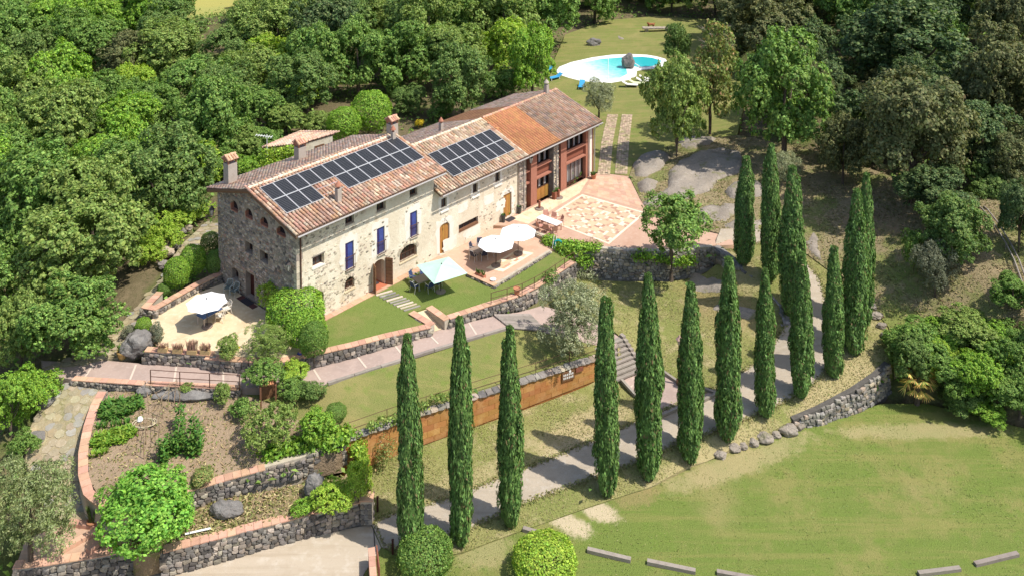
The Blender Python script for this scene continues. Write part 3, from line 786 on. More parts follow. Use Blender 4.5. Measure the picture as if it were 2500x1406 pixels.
def deck(mb, x0, x1, eave, ridge, th=.14):
    (y0, z0), (y1, z1) = eave, ridge
    mb.add([(x, y, z + d) for d in (0, -th) for x, y, z in ((x0, y0, z0), (x1, y0, z0), (x1, y1, z1), (x0, y1, z1))],
           [(0, 1, 2, 3), (7, 6, 5, 4), (0, 4, 5, 1), (1, 5, 6, 2), (2, 6, 7, 3), (3, 7, 4, 0)])

def window_unit(parent, o, to3, d=.3, arch=0, bars=0, pane=m_glass_dark, frame=m_frame, mull=1, rails=1, name='window'):
    """frame with its panes in an opening, recessed by d"""
    a0, a1, z0, z1 = o
    mb = MB()
    w = .055
    def bar(x0, x1, y0, y1):
        c = [to3(x, dd, z) for dd in (d, d + .06) for x, z in ((x0, y0), (x1, y0), (x1, y1), (x0, y1))]
        mb.add(c, [(0, 1, 2, 3), (7, 6, 5, 4), (0, 4, 5, 1), (1, 5, 6, 2), (2, 6, 7, 3), (3, 7, 4, 0)])
    bar(a0, a0 + w, z0, z1)
    bar(a1 - w, a1, z0, z1)
    bar(a0 + w, a1 - w, z0, z0 + w)
    bar(a0 + w, a1 - w, z1 - w, z1)
    for k in range(1, mull + 1):
        c = a0 + (a1 - a0) * k / (mull + 1)
        bar(c - .025, c + .025, z0 + w, z1 - w)
    f = part(name, mb, frame, parent)
    for k in range(mull + 1):
        g = MB()
        x0, x1 = a0 + (a1 - a0) * k / (mull + 1) + .03, a0 + (a1 - a0) * (k + 1) / (mull + 1) - .03
        g.add([to3(x, d + .035, z) for x, z in ((x0, z0 + .03), (x1, z0 + .03), (x1, z1 - .03), (x0, z1 - .03))], [(0, 1, 2, 3)])
        part('pane', g, pane, f)
    return f
def blob_plate(mb, a0, a1, z0, z1, to3, d0, th, r, n=24, hole=None):
    """an irregular flat patch standing a little proud, optionally with a rectangular hole"""
    c, h = ((a0 + a1) / 2, (z0 + z1) / 2), ((a1 - a0) / 2, (z1 - z0) / 2)
    out = []
    for k in range(n):
        q = 2 * pi * k / n
        s = 1 / max(abs(cos(q)), abs(sin(q))) ** .75
        j = r.uniform(.86, 1.1)
        out.append((c[0] + h[0] * cos(q) * s * j, c[1] + h[1] * sin(q) * s * j))
    if hole:
        inn = []
        for x, z in out:
            q = math.atan2((z - c[1]) / h[1], (x - c[0]) / h[0])
            s = 1 / max(abs(cos(q)), abs(sin(q)))
            hc, hh = ((hole[0] + hole[1]) / 2, (hole[2] + hole[3]) / 2), ((hole[1] - hole[0]) / 2, (hole[3] - hole[2]) / 2)
            inn.append((hc[0] + hh[0] * cos(q) * s, hc[1] + hh[1] * sin(q) * s))
        vs = [to3(x, d0 - th, z) for x, z in out] + [to3(x, d0 - th, z) for x, z in inn] + [to3(x, d0 + .01, z) for x, z in out]
        mb.add(vs, [(k, (k + 1) % n, n + (k + 1) % n, n + k) for k in range(n)] + [(k, 2 * n + k, 2 * n + (k + 1) % n, (k + 1) % n) for k in range(n)])
    else:
        vs = [to3(x, d0 - th, z) for x, z in out] + [to3(x, d0 + .01, z) for x, z in out]
        mb.add(vs, [tuple(range(n))] + [(k, n + k, n + (k + 1) % n, (k + 1) % n) for k in range(n)])
def tobox(mb, to3, a0, a1, d0, d1, z0, z1):
    c = [to3(x, d, z) for d in (d0, d1) for x, z in ((a0, z0), (a1, z0), (a1, z1), (a0, z1))]
    mb.add(c, [(0, 1, 2, 3), (7, 6, 5, 4), (0, 4, 5, 1), (1, 5, 6, 2), (2, 6, 7, 3), (3, 7, 4, 0)])
def chimney(parent, x, y, w, d, zb, zt, cap='tiles', mat=m_chim, r=random.Random(3)):
    mb = MB()
    mb.box(x - w / 2, x + w / 2, y - d / 2, y + d / 2, zb - .6, zt)
    c = part('chimney', mb, mat, parent)
    if cap == 'tiles':
        m2 = MB()
        q = .05
        for sx in (-1, 1):
            for sy in (-1, 1):
                m2.box(x + sx * (w / 2 - q) - q, x + sx * (w / 2 - q) + q, y + sy * (d / 2 - q) - q, y + sy * (d / 2 - q) + q, zt + .002, zt + .2)
        m2.box(x - w / 2 - .04, x + w / 2 + .04, y - d / 2 - .04, y + d / 2 + .04, zt + .2, zt + .26)
        part('chimney_posts', m2, m_brickred, c)
        rows = []
        hh = d / 2 + .14
        for sg in (-1, 1):
            for k in range(4):
                xx = x + (k - 1.5) * (w + .16) / 4
                rot = Matrix.Rotation(0 if sg < 0 else pi, 4, 'Z') @ Matrix.Rotation(radians(32), 4, 'X')
                rows.append((TILE_N, Matrix.Translation((xx, y + sg * hh, zt + .27)) @ rot @ Matrix.Diagonal((1, hh * 1.22 / .47, 1, 1))))
        rows += [(TILE_N, Matrix.Translation((x - w / 2 - .1 + k * .42 * (w + .2) / .84, y, zt + .27 + hh * .62)) @ Matrix.Rotation(-pi / 2, 4, 'Z')) for k in range(2)]
        for k, (me, mt) in enumerate(rows):
            o = link('cap_tile', me, c)
            o.matrix_basis = mt
        m3 = MB()
        m3.add([(x - w / 2 - .05, y - hh, zt + .265), (x + w / 2 + .05, y - hh, zt + .265), (x + w / 2 + .05, y + hh, zt + .265), (x - w / 2 - .05, y + hh, zt + .265), (x - w / 2 - .05, y, zt + .27 + hh * .62), (x + w / 2 + .05, y, zt + .27 + hh * .62)], [(0, 1, 5, 4), (2, 3, 4, 5), (1, 2, 5), (3, 0, 4), (3, 2, 1, 0)])
        part('cap_core', m3, m_brickred, c)
    else:
        m2 = MB()
        m2.lathe([(w * .28, zt + .02), (w * .28, zt + .18)], 8, (x, y, 0))
        m2.lathe([(w * .75, zt + .18), (w * .7, zt + .24), (.01, zt + .55)], 10, (x, y, 0))
        part('chimney_cowl', m2, m_chim if cap == 'cone' else m_brickred, c)
    return c
TILE_O, TILE_B, TILE_P, TILE_N, TILE_G, TILE_R = [tile_mesh(m) for m in (m_tile, m_tile_back, m_tile_pale, m_tile_new, m_tile_grey, m_ridge)]
TILE_C = tile_mesh(M('chimney_cap_tile', (.55, .33, .22), [(7, (.42, .2, .12), .45, .7, .6)], .9, rnd=(.2, .02)))
TILE_N, TILE_NEW = TILE_C, TILE_N

# ---- main house
ZR, ER, RB = 8.36, 6.93, 4.95                       # ridge height, front eave height, ridge depth
EY, EB, EBZ = -.78, 10.45, 6.80
def main_z(y):
    return ER + (ZR - ER) * (y - EY) / (RB - EY) if y <= RB else EBZ + (ZR - EBZ) * (EB - y) / (EB - RB)
hs = thing('stone_farmhouse', 'tall old stone farmhouse with arched gable windows and solar panels on its roof', 'farmhouse', HO, TH)
attic = [(4.08, 4.87, 5.67, 6.40), (6.92, 7.77, 5.63, 6.34), (10.11, 10.88, 5.69, 6.40)]
french = [(4.05, 4.79, 2.45, 4.41), (6.91, 7.63, 2.45, 4.42), (10.12, 10.84, 2.54, 4.47)]
square = [(1.28, 2.25, 3.72, 4.48)]
arch_w = [(1.28, 2.16, .76, 1.95), (3.95, 4.83, .96, 1.88), (9.06, 10.79, .98, 2.10)]
door_o = [(6.52, 7.62, 0.0, 2.06)]
mb = MB()
ops = attic + french + square + arch_w + door_o
wall_sheet(mb, 0, 12.57, -.6, 6.98, ops, FR)
for o, rise in zip(arch_w + door_o, (.42, .4, .62, .4)):
    arch_fill(mb, o, rise, FR)
part('front_wall', mb, m_plaster, hs)
mb = MB()
g_arch = [(7.10, 8.10, 5.86, 6.58), (5.20, 6.18, 5.93, 6.58), (3.27, 4.26, 5.98, 6.58), (1.19, 2.27, 5.98, 6.58)]
g_win = [(5.30, 6.30, 3.28, 4.08), (3.40, 4.40, 3.28, 4.06)]
g_low = [(7.22, 8.14, .62, 1.52), (5.18, 6.27, 0.0, 1.86)]
wall_sheet(mb, 0, 9.9, -.6, 6.62, g_arch + g_win + g_low, GA, .45)
for o in g_arch:
    arch_fill(mb, o, .55, GA, .45)
arch_fill(mb, g_low[0], .3, GA, .45)
mb.add([(0, 0, 6.62), (0, 9.9, 6.62), (0, 9.9, 6.85), (0, RB, 8.25), (0, 0, 6.98)], [(0, 1, 2, 3, 4)])
mb.add([(0, 9.9, -.6), (12.57, 9.9, -.6), (12.57, 9.9, 6.85), (0, 9.9, 6.85)], [(0, 1, 2, 3)])
mb.add([(12.57, 0.001, -.6), (12.57, 9.9, -.6), (12.57, 9.9, 6.85), (12.57, RB, 8.25), (12.57, 0.001, 6.98)], [(0, 1, 2, 3, 4)])
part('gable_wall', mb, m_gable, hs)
mb = MB()
for ww in g_arch:
    mb = MB()
    mb.box(.26, .3, ww[0] - .02, ww[1] + .02, ww[2] - .02, ww[3] + .02)
    part('loft_window', mb, m_glass_dark, hs)
rr = random.Random(5)
# the roof
mb = MB()
deck(mb, -.55, 13.1, (EY, ER), (RB, ZR))
deck(mb, -.55, 13.1, (EB, EBZ), (RB + .01, ZR + .001))
roof = part('roof', mb, m_deck, hs)
rows = slope_rows(TILE_O, -.5, 13.05, (EY - .06, ER + .01), (RB, ZR), rr)
lay_stones(rows, hs, m_tile, 300, 'roof_tile', 'roof_tiling')
V, Q = join_instances(slope_rows(TILE_B, -.5, 13.05, (EB + .06, EBZ + .01), (RB, ZR), rr))
tag(link('rear_roof_tiling', fast_mesh('rear_roof_tiling', V, Q, m_tile_back), hs), kind='stuff')
for me, mt in ridge_rows(TILE_R, -.5, 13.0, RB, ZR, rr):
    o = link('ridge_tile', me, hs)
    o.matrix_basis = mt
# verge boards under the gable end of the roof
mb = MB()
mb.add([(-.52, EY, ER - .15), (-.52, RB, ZR - .15), (-.52, EB, EBZ - .15), (-.46, EY, ER - .15), (-.46, RB, ZR - .15), (-.46, EB, EBZ - .15),
        (-.52, EY, ER - .28), (-.52, RB, ZR - .28), (-.52, EB, EBZ - .28)], [(0, 1, 7, 6), (1, 2, 8, 7), (0, 3, 4, 1), (1, 4, 5, 2)])
part('verge_board', mb, m_wood_brown, hs)
# roof plane lookups
def on_plane(x, y, fz):
    """house place on a roof surface z = fz(y_house) seen at photo pixel x, y"""
    z = 7.0
    for _ in range(30):
        p = at(x, y, z)
        z = z * .5 + .5 * fz(to_house(p)[1])
    p = at(x, y, z)
    return (*to_house(p), z)
for (px_, py_), w, zt in (((563, 449), .74, 1.62), ((733, 391), .70, 1.1), ((958, 331), .70, 1.0)):
    u, b, z = on_plane(px_, py_, main_z)
    chimney(hs, u, b, w, w * .9, z, z + zt)
u, b, z = on_plane(960, 345, main_z)
chimney(hs, u, b, .3, .3, z, z + .75, 'flat')
u, b, z = on_plane(826, 494, main_z)
chimney(hs, u, b, .34, .34, z, z + 1.0, 'flat')
# stones of the walls
def scatter_stones(parent, meshes, mat, a0, a1, z0, z1, ops, to3rot, size, dens, seed, limit=300, name='wall_stone', top=None, prot=(.0, .03)):
    r = random.Random(seed)
    rows = []
    z = z0
    while z < z1:
        rh = size * r.uniform(.5, .9)
        a = a0 + r.uniform(0, size * .3)
        while a < a1:
            w = size * r.uniform(.6, 1.5)
            ca, cz = a + w / 2, z + rh / 2 + r.uniform(-.03, .03)
            ok = ca < a1 - w * .4 and all(not (o[0] - w * .45 < ca < o[1] + w * .45 and o[2] - rh * .5 < cz < o[3] + rh * .5) for o in ops)
            if top and cz > top(ca) - .1:
                ok = False
            if ok and r.random() < dens(ca, cz):
                rows.append((meshes[r.randrange(len(meshes))], to3rot(ca, cz, r.uniform(*prot)) @ Matrix.Rotation(r.uniform(-.35, .35), 4, 'Y') @ Matrix.Diagonal((w * .93, .13, rh * .95, 1))))
            a += w
        z += rh * .97
    lay_stones(rows, parent, mat, limit, name, 'stone_facing')
GST = [stone_mesh(40 + i, m_gstone) for i in range(6)]
FST = [stone_mesh(60 + i, m_fstone) for i in range(6)]
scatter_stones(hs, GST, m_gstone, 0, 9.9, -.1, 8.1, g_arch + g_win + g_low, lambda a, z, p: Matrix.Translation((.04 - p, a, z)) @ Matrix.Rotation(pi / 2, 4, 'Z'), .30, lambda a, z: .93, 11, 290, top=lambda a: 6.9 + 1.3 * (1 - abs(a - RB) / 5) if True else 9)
def fdens(a, z):
    n = mnoise.noise(Vector((a * .55, z * .7, 3.3)))
    d = .16 + .55 * n + (.25 if z < 2.4 and a < 8 else 0) + (.2 if a < 3.2 else 0) + (.25 if z > 5.2 and a < 5 else -.1 if z > 4.6 else 0) - (.2 if a > 8.5 else 0)
    return d
scatter_stones(hs, FST, m_fstone, .35, 12.4, .05, 6.8, ops, lambda a, z, p: Matrix.Translation((a, .056 - p, z)), .23, fdens, 12, 300, name='facade_stone')
# dressed corner stones
for k in range(16):
    mb = MB()
    l1, l2 = (.5, .3) if k % 2 else (.3, .5)
    mb.box(-.035, l1, -.035, l2, .02 + k * .43, .42 + k * .43, None, .012)
    part('quoin', mb, m_fstone, hs)
# window surrounds, windows, sills, shutters, balconies
for o in french:
    mb = MB()
    blob_plate(mb, o[0] - .5, o[1] + .45, o[2] - .1, o[3] + .55, FR, 0, .008, rr, 24, (o[0] - .001, o[1] + .001, o[2], o[3]))
    part('plaster_surround', mb, m_patch, hs)
    mb = MB()
    tobox(mb, FR, o[0], o[0] + .24, .06, .1, o[2], o[3])
    part('shutter', mb, m_purple, hs)
    mb = MB()
    tobox(mb, FR, o[0] + .24, o[1], .1, .13, o[2], o[3])
    for zz in (.33, .66):
        tobox(mb, FR, o[0] + .28, o[1] - .04, .085, .101, o[2] + (o[3] - o[2]) * zz - .28, o[2] + (o[3] - o[2]) * zz + .28)
    part('french_door', mb, m_blue, hs)
    bal = MB()
    tobox(bal, FR, o[0] - .02, o[1] + .06, -.14, -.001, o[2] - .06, o[2])
    bl = part('balcony', bal, m_fstone, hs)
    rl = MB()
    for zz in (o[2] + .05, o[2] + .95):
        rl.beam((o[0] - .01, -.12, zz), (o[1] + .05, -.12, zz), .035, .035)
    for xx in (o[0] - .01, o[1] + .05):
        rl.beam((xx, -.12, o[2] + .95), (xx, 0, o[2] + .95), .03, .03)
    for k in range(8):
        xx = o[0] + .0 + k * (o[1] - o[0] + .04) / 7
        rl.beam((xx, -.12, o[2] + .05), (xx, -.12, o[2] + .95), .018, .018)
    part('railing', rl, m_rust, bl)
for o in attic:
    window_unit(hs, o, FR, .26)
    mb = MB()
    tobox(mb, FR, o[0] - .05, o[1] + .05, -.02, .25, o[2] - .06, o[2] + .004)
    part('sill', mb, m_fstone, hs)
window_unit(hs, square[0], FR, .3)
mb = MB()
tobox(mb, FR, 1.24, 2.3, -.05, .28, 3.63, 3.724)
part('sill', mb, m_patch, hs)
mb = MB()
tobox(mb, FR, 1.22, 2.32, -.03, .02, 4.482, 4.56)
part('lintel', mb, m_wood_grey, hs)
for o in arch_w:
    window_unit(hs, o, FR, .3, mull=1 if o[1] - o[0] < 1 else 3)
    g = MB()
    n = max(5, int((o[1] - o[0]) / .13))
    for k in range(1, n):
        x = o[0] + (o[1] - o[0]) * k / n
        g.beam((x, .06, o[2]), (x, .06, o[3] - .2), .02, .02)
    for zz in (o[2] + .2, o[2] + .62):
        g.beam((o[0], .055, zz), (o[1], .055, zz), .025, .025)
    part('window_grille', g, m_rust, hs)
    mb = MB()
    tobox(mb, FR, o[0] - .03, o[1] + .05, -.06, .2, o[2] - .08, o[2] + .003)
    part('sill', mb, m_terr, hs)
    # arch stones
    c, h, rise = (o[0] + o[1]) / 2, (o[1] - o[0]) / 2 + .1, .45
    for k in range(9):
        q = pi * (k + .5) / 9
        st = link('arch_stone', FST[k % 6], hs)
        st.matrix_basis = Matrix.Translation((c + h * cos(q), .01, o[3] - rise + .02 + (rise + .1) * sin(q))) @ Matrix.Rotation(pi / 2 - q, 4, 'Y') @ Matrix.Diagonal((.17 * h / .5 * .9, .12, .25, 1))
# door: open leaves, dark hall, tiled step
o = door_o[0]
mb = MB()
tobox(mb, FR, o[0], o[1], 1.2, 1.22, 0, 2.06)
for xx in (o[0], o[1]):
    tobox(mb, FR, xx - .01, xx + .01, .38, 1.2, 0, 2.06)
tobox(mb, FR, o[0], o[1], .38, 1.2, 2.04, 2.06)
part('hall', mb, m_fstone, hs)
mb = MB()
tobox(mb, FR, o[0] - .02, o[1] + .1, -.25, 1.18, -.1, .05)
part('door_step', mb, M('red_floor_tile', (.46, .15, .08), [(5, (.38, .12, .06), .45, .7, .6)], .7), hs)
for hx, ang in ((o[0] - .02, radians(-112)), (o[1] + .03, radians(-62))):
    leaf = link('door_leaf', None, hs, (hx, -.06, .07), ang)
    if True:
        bpy.data.objects.remove(leaf)
    R = Matrix.Translation((hx, -.06, .07)) @ Matrix.Rotation(ang, 4, 'Z')
    mb = MB()
    mb.box(0, .56, -.025, .025, 0, 1.98, R)
    lf = part('door_leaf', mb, m_wood_brown, hs)
    for k in range(8):
        s = MB()
        s.box(.05, .51, -.045, .045, .06 + k * .24, .25 + k * .24, R)
        part('slat', s, m_wood_brown, lf)
for o in g_win:
    window_unit(hs, o, GA, .4, mull=1)
window_unit(hs, g_low[0], GA, .38, mull=1)
mb = MB()
tobox(mb, GA, g_low[1][0], g_low[1][1], .40, .45, 0, 1.86)
part('gable_door', mb, M('dark_red_door', (.075, .022, .018), rough=.6), hs)
for o in g_arch:
    mb = MB()
    tobox(mb, GA, o[0] + .08, o[1] - .08, -.04, .255, o[2] - .07, o[2] + .003)
    part('sill', mb, m_brickred, hs)
    tm = MB()
    tobox(tm, GA, o[1] - .05, o[1] + .004, -.01, .255, o[2], o[3] - .3)
    part('brick_jamb', tm, m_brickred, hs)
# gutter, downpipe, eave rafters
mb = MB()
mb.tube([(-.5, EY - .16, ER - .05), (13.0, EY - .16, ER - .05)], .065, 8)
part('gutter', mb, m_gutter, hs)
mb = MB()
mb.tube([(.1, EY - .16, ER - .1), (.25, EY - .1, ER - .25), (.28, -.09, ER - .5), (.28, -.09, .05)], .05, 8)
part('downpipe', mb, m_rust, hs)
for k in range(22):
    mb = MB()
    x = -.3 + k * .61
    mb.beam((x, EY + .02, ER - .2), (x, .3, ER - .2 + (.3 - EY) * .245), .09, .1)
    part('rafter', mb, m_wood_brown, hs)

# ---- middle wing and loggia end
WR, WE, WRB, WEY, WEB, WEBZ = 7.08, 5.22, 4.6, -.78, 10.2, 5.25
def wing_z(y):
    return WE + (WR - WE) * (y - WEY) / (WRB - WEY) if y <= WRB else WEBZ + (WR - WEBZ) * (WEB - y) / (WEB - WRB)
wg = thing('farmhouse_wing', 'lower cream plastered wing with pale tiled roof and orange arched door', 'farmhouse wing', hp(12.57, 0), TH)
X0 = 12.57
sh = lambda L: [(a - X0, b - X0, c, d) for a, b, c, d in L]
odoor, longw, door2 = sh([(13.17, 14.23, .02, 2.40)]), sh([(15.26, 17.46, 1.10, 1.66)]), sh([(20.51, 21.53, .24, 2.32)])
smallw = sh([(13.35, 13.95, 3.68, 4.43), (16.87, 17.43, 3.66, 4.44), (19.53, 20.12, 3.70, 4.52)])
ops = odoor + longw + door2 + smallw
mb = MB()
wall_sheet(mb, .002, 22.3 - X0, -.6, 5.3, ops, FR)
arch_fill(mb, odoor[0], .3, FR)
mb.add([(.002, 9.6, -.6), (22.3 - X0, 9.6, -.6), (22.3 - X0, 9.6, 5.4), (.002, 9.6, 5.4)], [(0, 1, 2, 3)])
part('front_wall', mb, m_plaster, wg)
mb = MB()
deck(mb, .02, 22.72 - X0, (WEY, WE), (WRB, WR))
deck(mb, .02, 22.72 - X0, (WEB, WEBZ), (WRB + .01, WR + .001))
part('roof', mb, m_deck, wg)
lay_stones(slope_rows(TILE_P, .08, 22.66 - X0, (WEY - .06, WE + .01), (WRB, WR), rr), wg, m_tile_pale, 300, 'roof_tile', 'roof_tiling')
V, Q = join_instances(slope_rows(TILE_B, .08, 22.66 - X0, (WEB + .06, WEBZ + .01), (WRB, WR), rr))
tag(link('rear_roof_tiling', fast_mesh('rear_roof_tiling', V, Q, m_tile_back), wg), kind='stuff')
for me, mt in ridge_rows(TILE_R, .1, 22.6 - X0, WRB, WR, rr):
    o = link('ridge_tile', me, wg)
    o.matrix_basis = mt
u, b, z = on_plane(1077, 322, wing_z)
chimney(wg, u - X0, b, .3, .3, z, z + .75, 'flat')
def wdens(a, z):
    n = mnoise.noise(Vector((a * .6 + 9, z * .7, 1.3)))
    return .03 + .35 * n + (.3 if a > 8.2 else 0) + (.15 if z > 3.6 and a > 6 else 0)
scatter_stones(wg, FST, m_fstone, .4, 9.6, .1, 5.1, ops, lambda a, z, p: Matrix.Translation((a, .056 - p, z)), .22, wdens, 14, 300, name='facade_stone')
for o in smallw:
    window_unit(wg, o, FR, .16, mull=1)
    mb = MB()
    tobox(mb, FR, o[0] - .12, o[1] + .2, -.1, .1, o[2] - .34, o[2] - .24)
    part('sill', mb, m_patch, wg)
    mb = MB()
    blob_plate(mb, o[0] - .28, o[1] + .28, o[2] - .4, o[3] + .25, FR, 0, .008, rr, 24, (o[0] - .001, o[1] + .001, o[2], o[3]))
    part('plaster_surround', mb, m_patch, wg)
window_unit(wg, longw[0], FR, .22, mull=2)
mb = MB()
tobox(mb, FR, longw[0][0], longw[0][1], -.03, .2, longw[0][2] - .06, longw[0][2] + .1)
part('sill', mb, m_wood_brown, wg)
for o, arch, col in ((odoor[0], 1, m_oak), (door2[0], 0, m_oak)):
    d = MB()
    tobox(d, FR, o[0], o[1], .14, .2, o[2], o[3])
    dd = part('oak_door', d, m_wood_brown, wg)
    n = 7
    for k in range(n):
        s = MB()
        x0, x1 = o[0] + .05 + k * (o[1] - o[0] - .1) / n, o[0] + .05 + (k + 1) * (o[1] - o[0] - .1) / n
        tobox(s, FR, x0 + .006, x1 - .006, .105, .139, o[2] + .03, o[3] - .05)
        part('plank', s, col, dd)
    mb = MB()
    blob_plate(mb, o[0] - .42, o[1] + .42, o[2] + .02, o[3] + .5, FR, 0, .008, rr, 24, (o[0] - .001, o[1] + .001, o[2], o[3]))
    part('plaster_surround', mb, m_patch, wg)
    mb = MB()
    xc = (o[0] + o[1]) / 2
    mb.tube([(xc, 0, o[3] + .22), (xc, -.12, o[3] + .3), (xc + .02, -.26, o[3] + .28), (xc + .02, -.27, o[3] + .2)], .02, 6)
    mb.lathe([(.02, 0), (.07, -.07)], 8, (xc + .02, -.27, o[3] + .2))
    part('door_lamp', mb, m_iron, wg)
for k, (x, z, w, h) in enumerate(((.9, .0, 1.6, 1.1), (3.2, .15, 2.0, .8), (5.6, 2.2, 1.2, .8), (7.0, 1.2, 1.2, .9), (2.6, 2.6, 1.1, .7))):
    mb = MB()
    blob_plate(mb, x, x + w, z, z + h, FR, 0, .005, rr, 24)
    part('plaster_repair', mb, m_patch, wg)
mb = MB()
mb.tube([(.05, WEY - .16, WE - .05), (22.7 - X0, WEY - .16, WE - .05)], .06, 8)
part('gutter', mb, m_gutter, wg)
mb = MB()
mb.tube([(22.45 - X0, WEY - .16, WE - .1), (22.9 - X0, -.2, WE - .35), (22.95 - X0, -.18, .1)], .05, 8)
part('downpipe', mb, m_gutter, wg)

# loggia end
X1 = 22.3
lg = thing('loggia_wing', 'brick loggia end of the farmhouse with salmon piers and big glazed bays', 'farmhouse wing', hp(X1, 0), TH)
mb = MB()
mb.box(0, .98, -.12, .5, -.6, 5.3)
part('stone_buttress', mb, m_gable, lg)
scatter_stones(lg, GST, m_gstone, 0, .98, 0, 5.1, [], lambda a, z, p: Matrix.Translation((a, -.09 - p, z)), .26, lambda a, z: .95, 15, 300)
mb = MB()
mb.box(.98, 10.35, 1.0, 9.6, -.6, 5.1)
mb.box(10.36, 10.5, .3, 9.6, -.6, 5.1)
part('rear_wall', mb, m_brickred, lg)
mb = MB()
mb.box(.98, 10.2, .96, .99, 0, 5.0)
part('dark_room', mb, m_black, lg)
for a0, a1 in ((24.0, 24.8), (28.12, 28.94)):
    mb = MB()
    mb.box(a0 - X1, a1 - X1, -.05, .55, -.1, 5.0)
    part('salmon_pier', mb, m_salmon, lg)
for a0, a1, mt in ((27.0, 27.74, m_fieldstone), (32.32, 32.66, m_patch)):
    mb = MB()
    mb.box(a0 - X1, a1 - X1, -.1, .5, -.1, 5.0)
    part('stone_pier', mb, mt, lg)
scatter_stones(lg, FST, m_fstone, 27.0 - X1, 27.74 - X1, .05, 4.9, [], lambda a, z, p: Matrix.Translation((a, -.07 - p, z)), .22, lambda a, z: .8, 16, 300)
mb = MB()
mb.box(32.66 - X1, 33.0 - X1, -.02, .6, -.1, 5.0)
mb.box(32.0 - X1, 32.32 - X1, .1, .55, -.1, 5.0)
part('brick_pier', mb, m_brickred, lg)
mb = MB()
mb.box(.98, 10.7, .02, .5, 4.78, 5.12)
part('eave_beam', mb, m_wood_brown, lg)
def bay(a0, a1, lower, n):
    a0, a1 = a0 - X1, a1 - X1
    window_unit(lg, (a0, a1, 3.32, 4.76), FR, .42, mull=n - 1)
    c = MB()
    for k in range(n):
        x = a0 + (a1 - a0) * (k + .5) / n
        c.box(x - .15, x + .13, .62, .66, 3.35, 4.7)
    part('curtain', c, m_curtain, lg)
    p = MB()
    p.box(a0 + .002, a1 - .002, .36, .5, 2.42, 3.30)
    part('spandrel_panel', p, m_redpanel, lg)
    for z in (3.22, 2.2):
        b = MB()
        b.box(a0 + .003, a1 - .003, .08, .52, z, z + .13)
        part('ledge', b, m_salmon, lg)
    if lower == 'door':
        window_unit(lg, (a0, a1, 1.12, 2.2), FR, .42, mull=n - 1)
        c = MB()
        for k in range(n):
            x = a0 + (a1 - a0) * (k + .5) / n
            c.box(x - .14, x + .14, .62, .66, 1.15, 2.1)
        part('curtain', c, m_curtain, lg)
        for k in range(n + 1):
            d = MB()
            x0, x1 = a0 + (a1 - a0) * k / (n + 1), a0 + (a1 - a0) * (k + 1) / (n + 1)
            d.box(x0 + .025, x1 - .025, .42, .47, .1, 1.08)
            part('oak_panel', d, m_oak, lg)
        d = MB()
        d.box(a0, a1, .47, .5, .05, 1.12)
        part('door_backing', d, m_frame, lg)
    else:
        window_unit(lg, (a0, a1, .16, 2.2), FR, .42, mull=n)
        c = MB()
        for k in range(n + 1):
            x = a0 + (a1 - a0) * (k + .5) / (n + 1)
            nn = 5
            for j in range(nn):
                w = (a1 - a0) / (n + 1) * .8 / nn
                xx = x - w * nn / 2 + j * w
                c.add([(xx, .66, .2), (xx + w / 2, .60, .2), (xx + w, .66, .2), (xx, .66, 2.1), (xx + w / 2, .60, 2.1), (xx + w, .66, 2.1)], [(0, 1, 4, 3), (1, 2, 5, 4)])
        part('curtain', c, m_curtain, lg)
m_glass_clear = bpy.data.materials.new('window_glass')
t_ = NT(m_glass_clear)
tb = t_.new('BsdfTransparent')
tb.inputs[0].default_value = (.86, .86, .87, 1)
t_.b.inputs['Base Color'].default_value = (.02, .02, .025, 1)
t_.b.inputs['Roughness'].default_value = .06
mx = t_.new('MixShader')
mx.inputs[0].default_value = .2
t_.ln(tb.outputs[0], mx.inputs[1])
t_.ln(t_.b.outputs[0], mx.inputs[2])
t_.ln(mx.outputs[0], t_.out.inputs['Surface'])
_old = window_unit
def window_unit(parent, o, to3, d=.3, **k):
    return _old(parent, o, to3, d, pane=m_glass_clear, **k)
bay(24.8, 27.0, 'door', 3)
bay(28.94, 32.0, 'glass', 4)
bay(23.28, 24.0, 'door', 1)
bay(27.74, 28.12, 'glass', 1)
window_unit = _old
zo = .07
for nm, a0, a1, tl, mt, ez in (('new_roof', 22.75, 27.05, TILE_NEW, m_tile_new, 0.02), ('brown_roof', 27.05, 33.25, TILE_G, m_tile_grey, zo)):
    mb = MB()
    deck(mb, a0 - X1 + .02, a1 - X1 - .02, (WEY, WE + ez), (WRB, WR + ez))
    deck(mb, a0 - X1 + .02, a1 - X1 - .02, (WEB, WEBZ + ez), (WRB + .01, WR + ez + .001))
    part('roof', mb, m_deck, lg)
    rows = slope_rows(tl, a0 - X1 + .12, a1 - X1 - .1, (WEY - .06, WE + ez + .01), (WRB, WR + ez), rr)
    lay_stones(rows, lg, mt, 140, 'roof_tile', 'roof_tiling')
    V, Q = join_instances(slope_rows(tl if nm == 'new_roof' else TILE_B, a0 - X1 + .12, a1 - X1 - .1, (WEB + .06, WEBZ + ez + .01), (WRB, WR + ez), rr))
    tag(link('rear_roof_tiling', fast_mesh('rear_roof_tiling', V, Q, mt if nm == 'new_roof' else m_tile_back), lg), kind='stuff')
for me, mt in ridge_rows(TILE_C, .5, 33.2 - X1, WRB, WR + .05, rr):
    o = link('ridge_tile', me, lg)
    o.matrix_basis = mt
u, b, z = on_plane(1334, 231, wing_z)
chimney(lg, u - X1, b, .36, .36, z, z + .95, 'cone')
for px_, py_ in ((1194, 306), (1213, 318)):
    u, b, z = on_plane(px_, py_, wing_z)
    mb = MB()
    mb.box(u - X1 - .14, u - X1 + .14, b - .12, b + .12, z - .1, z + .22)
    part('roof_vent', mb, m_tile_new, lg)
mb = MB()
mb.tube([(.45, WEY - .16, WE - .05), (33.2 - X1, WEY - .16, WE + .02)], .06, 8)
part('gutter', mb, m_gutter, lg)
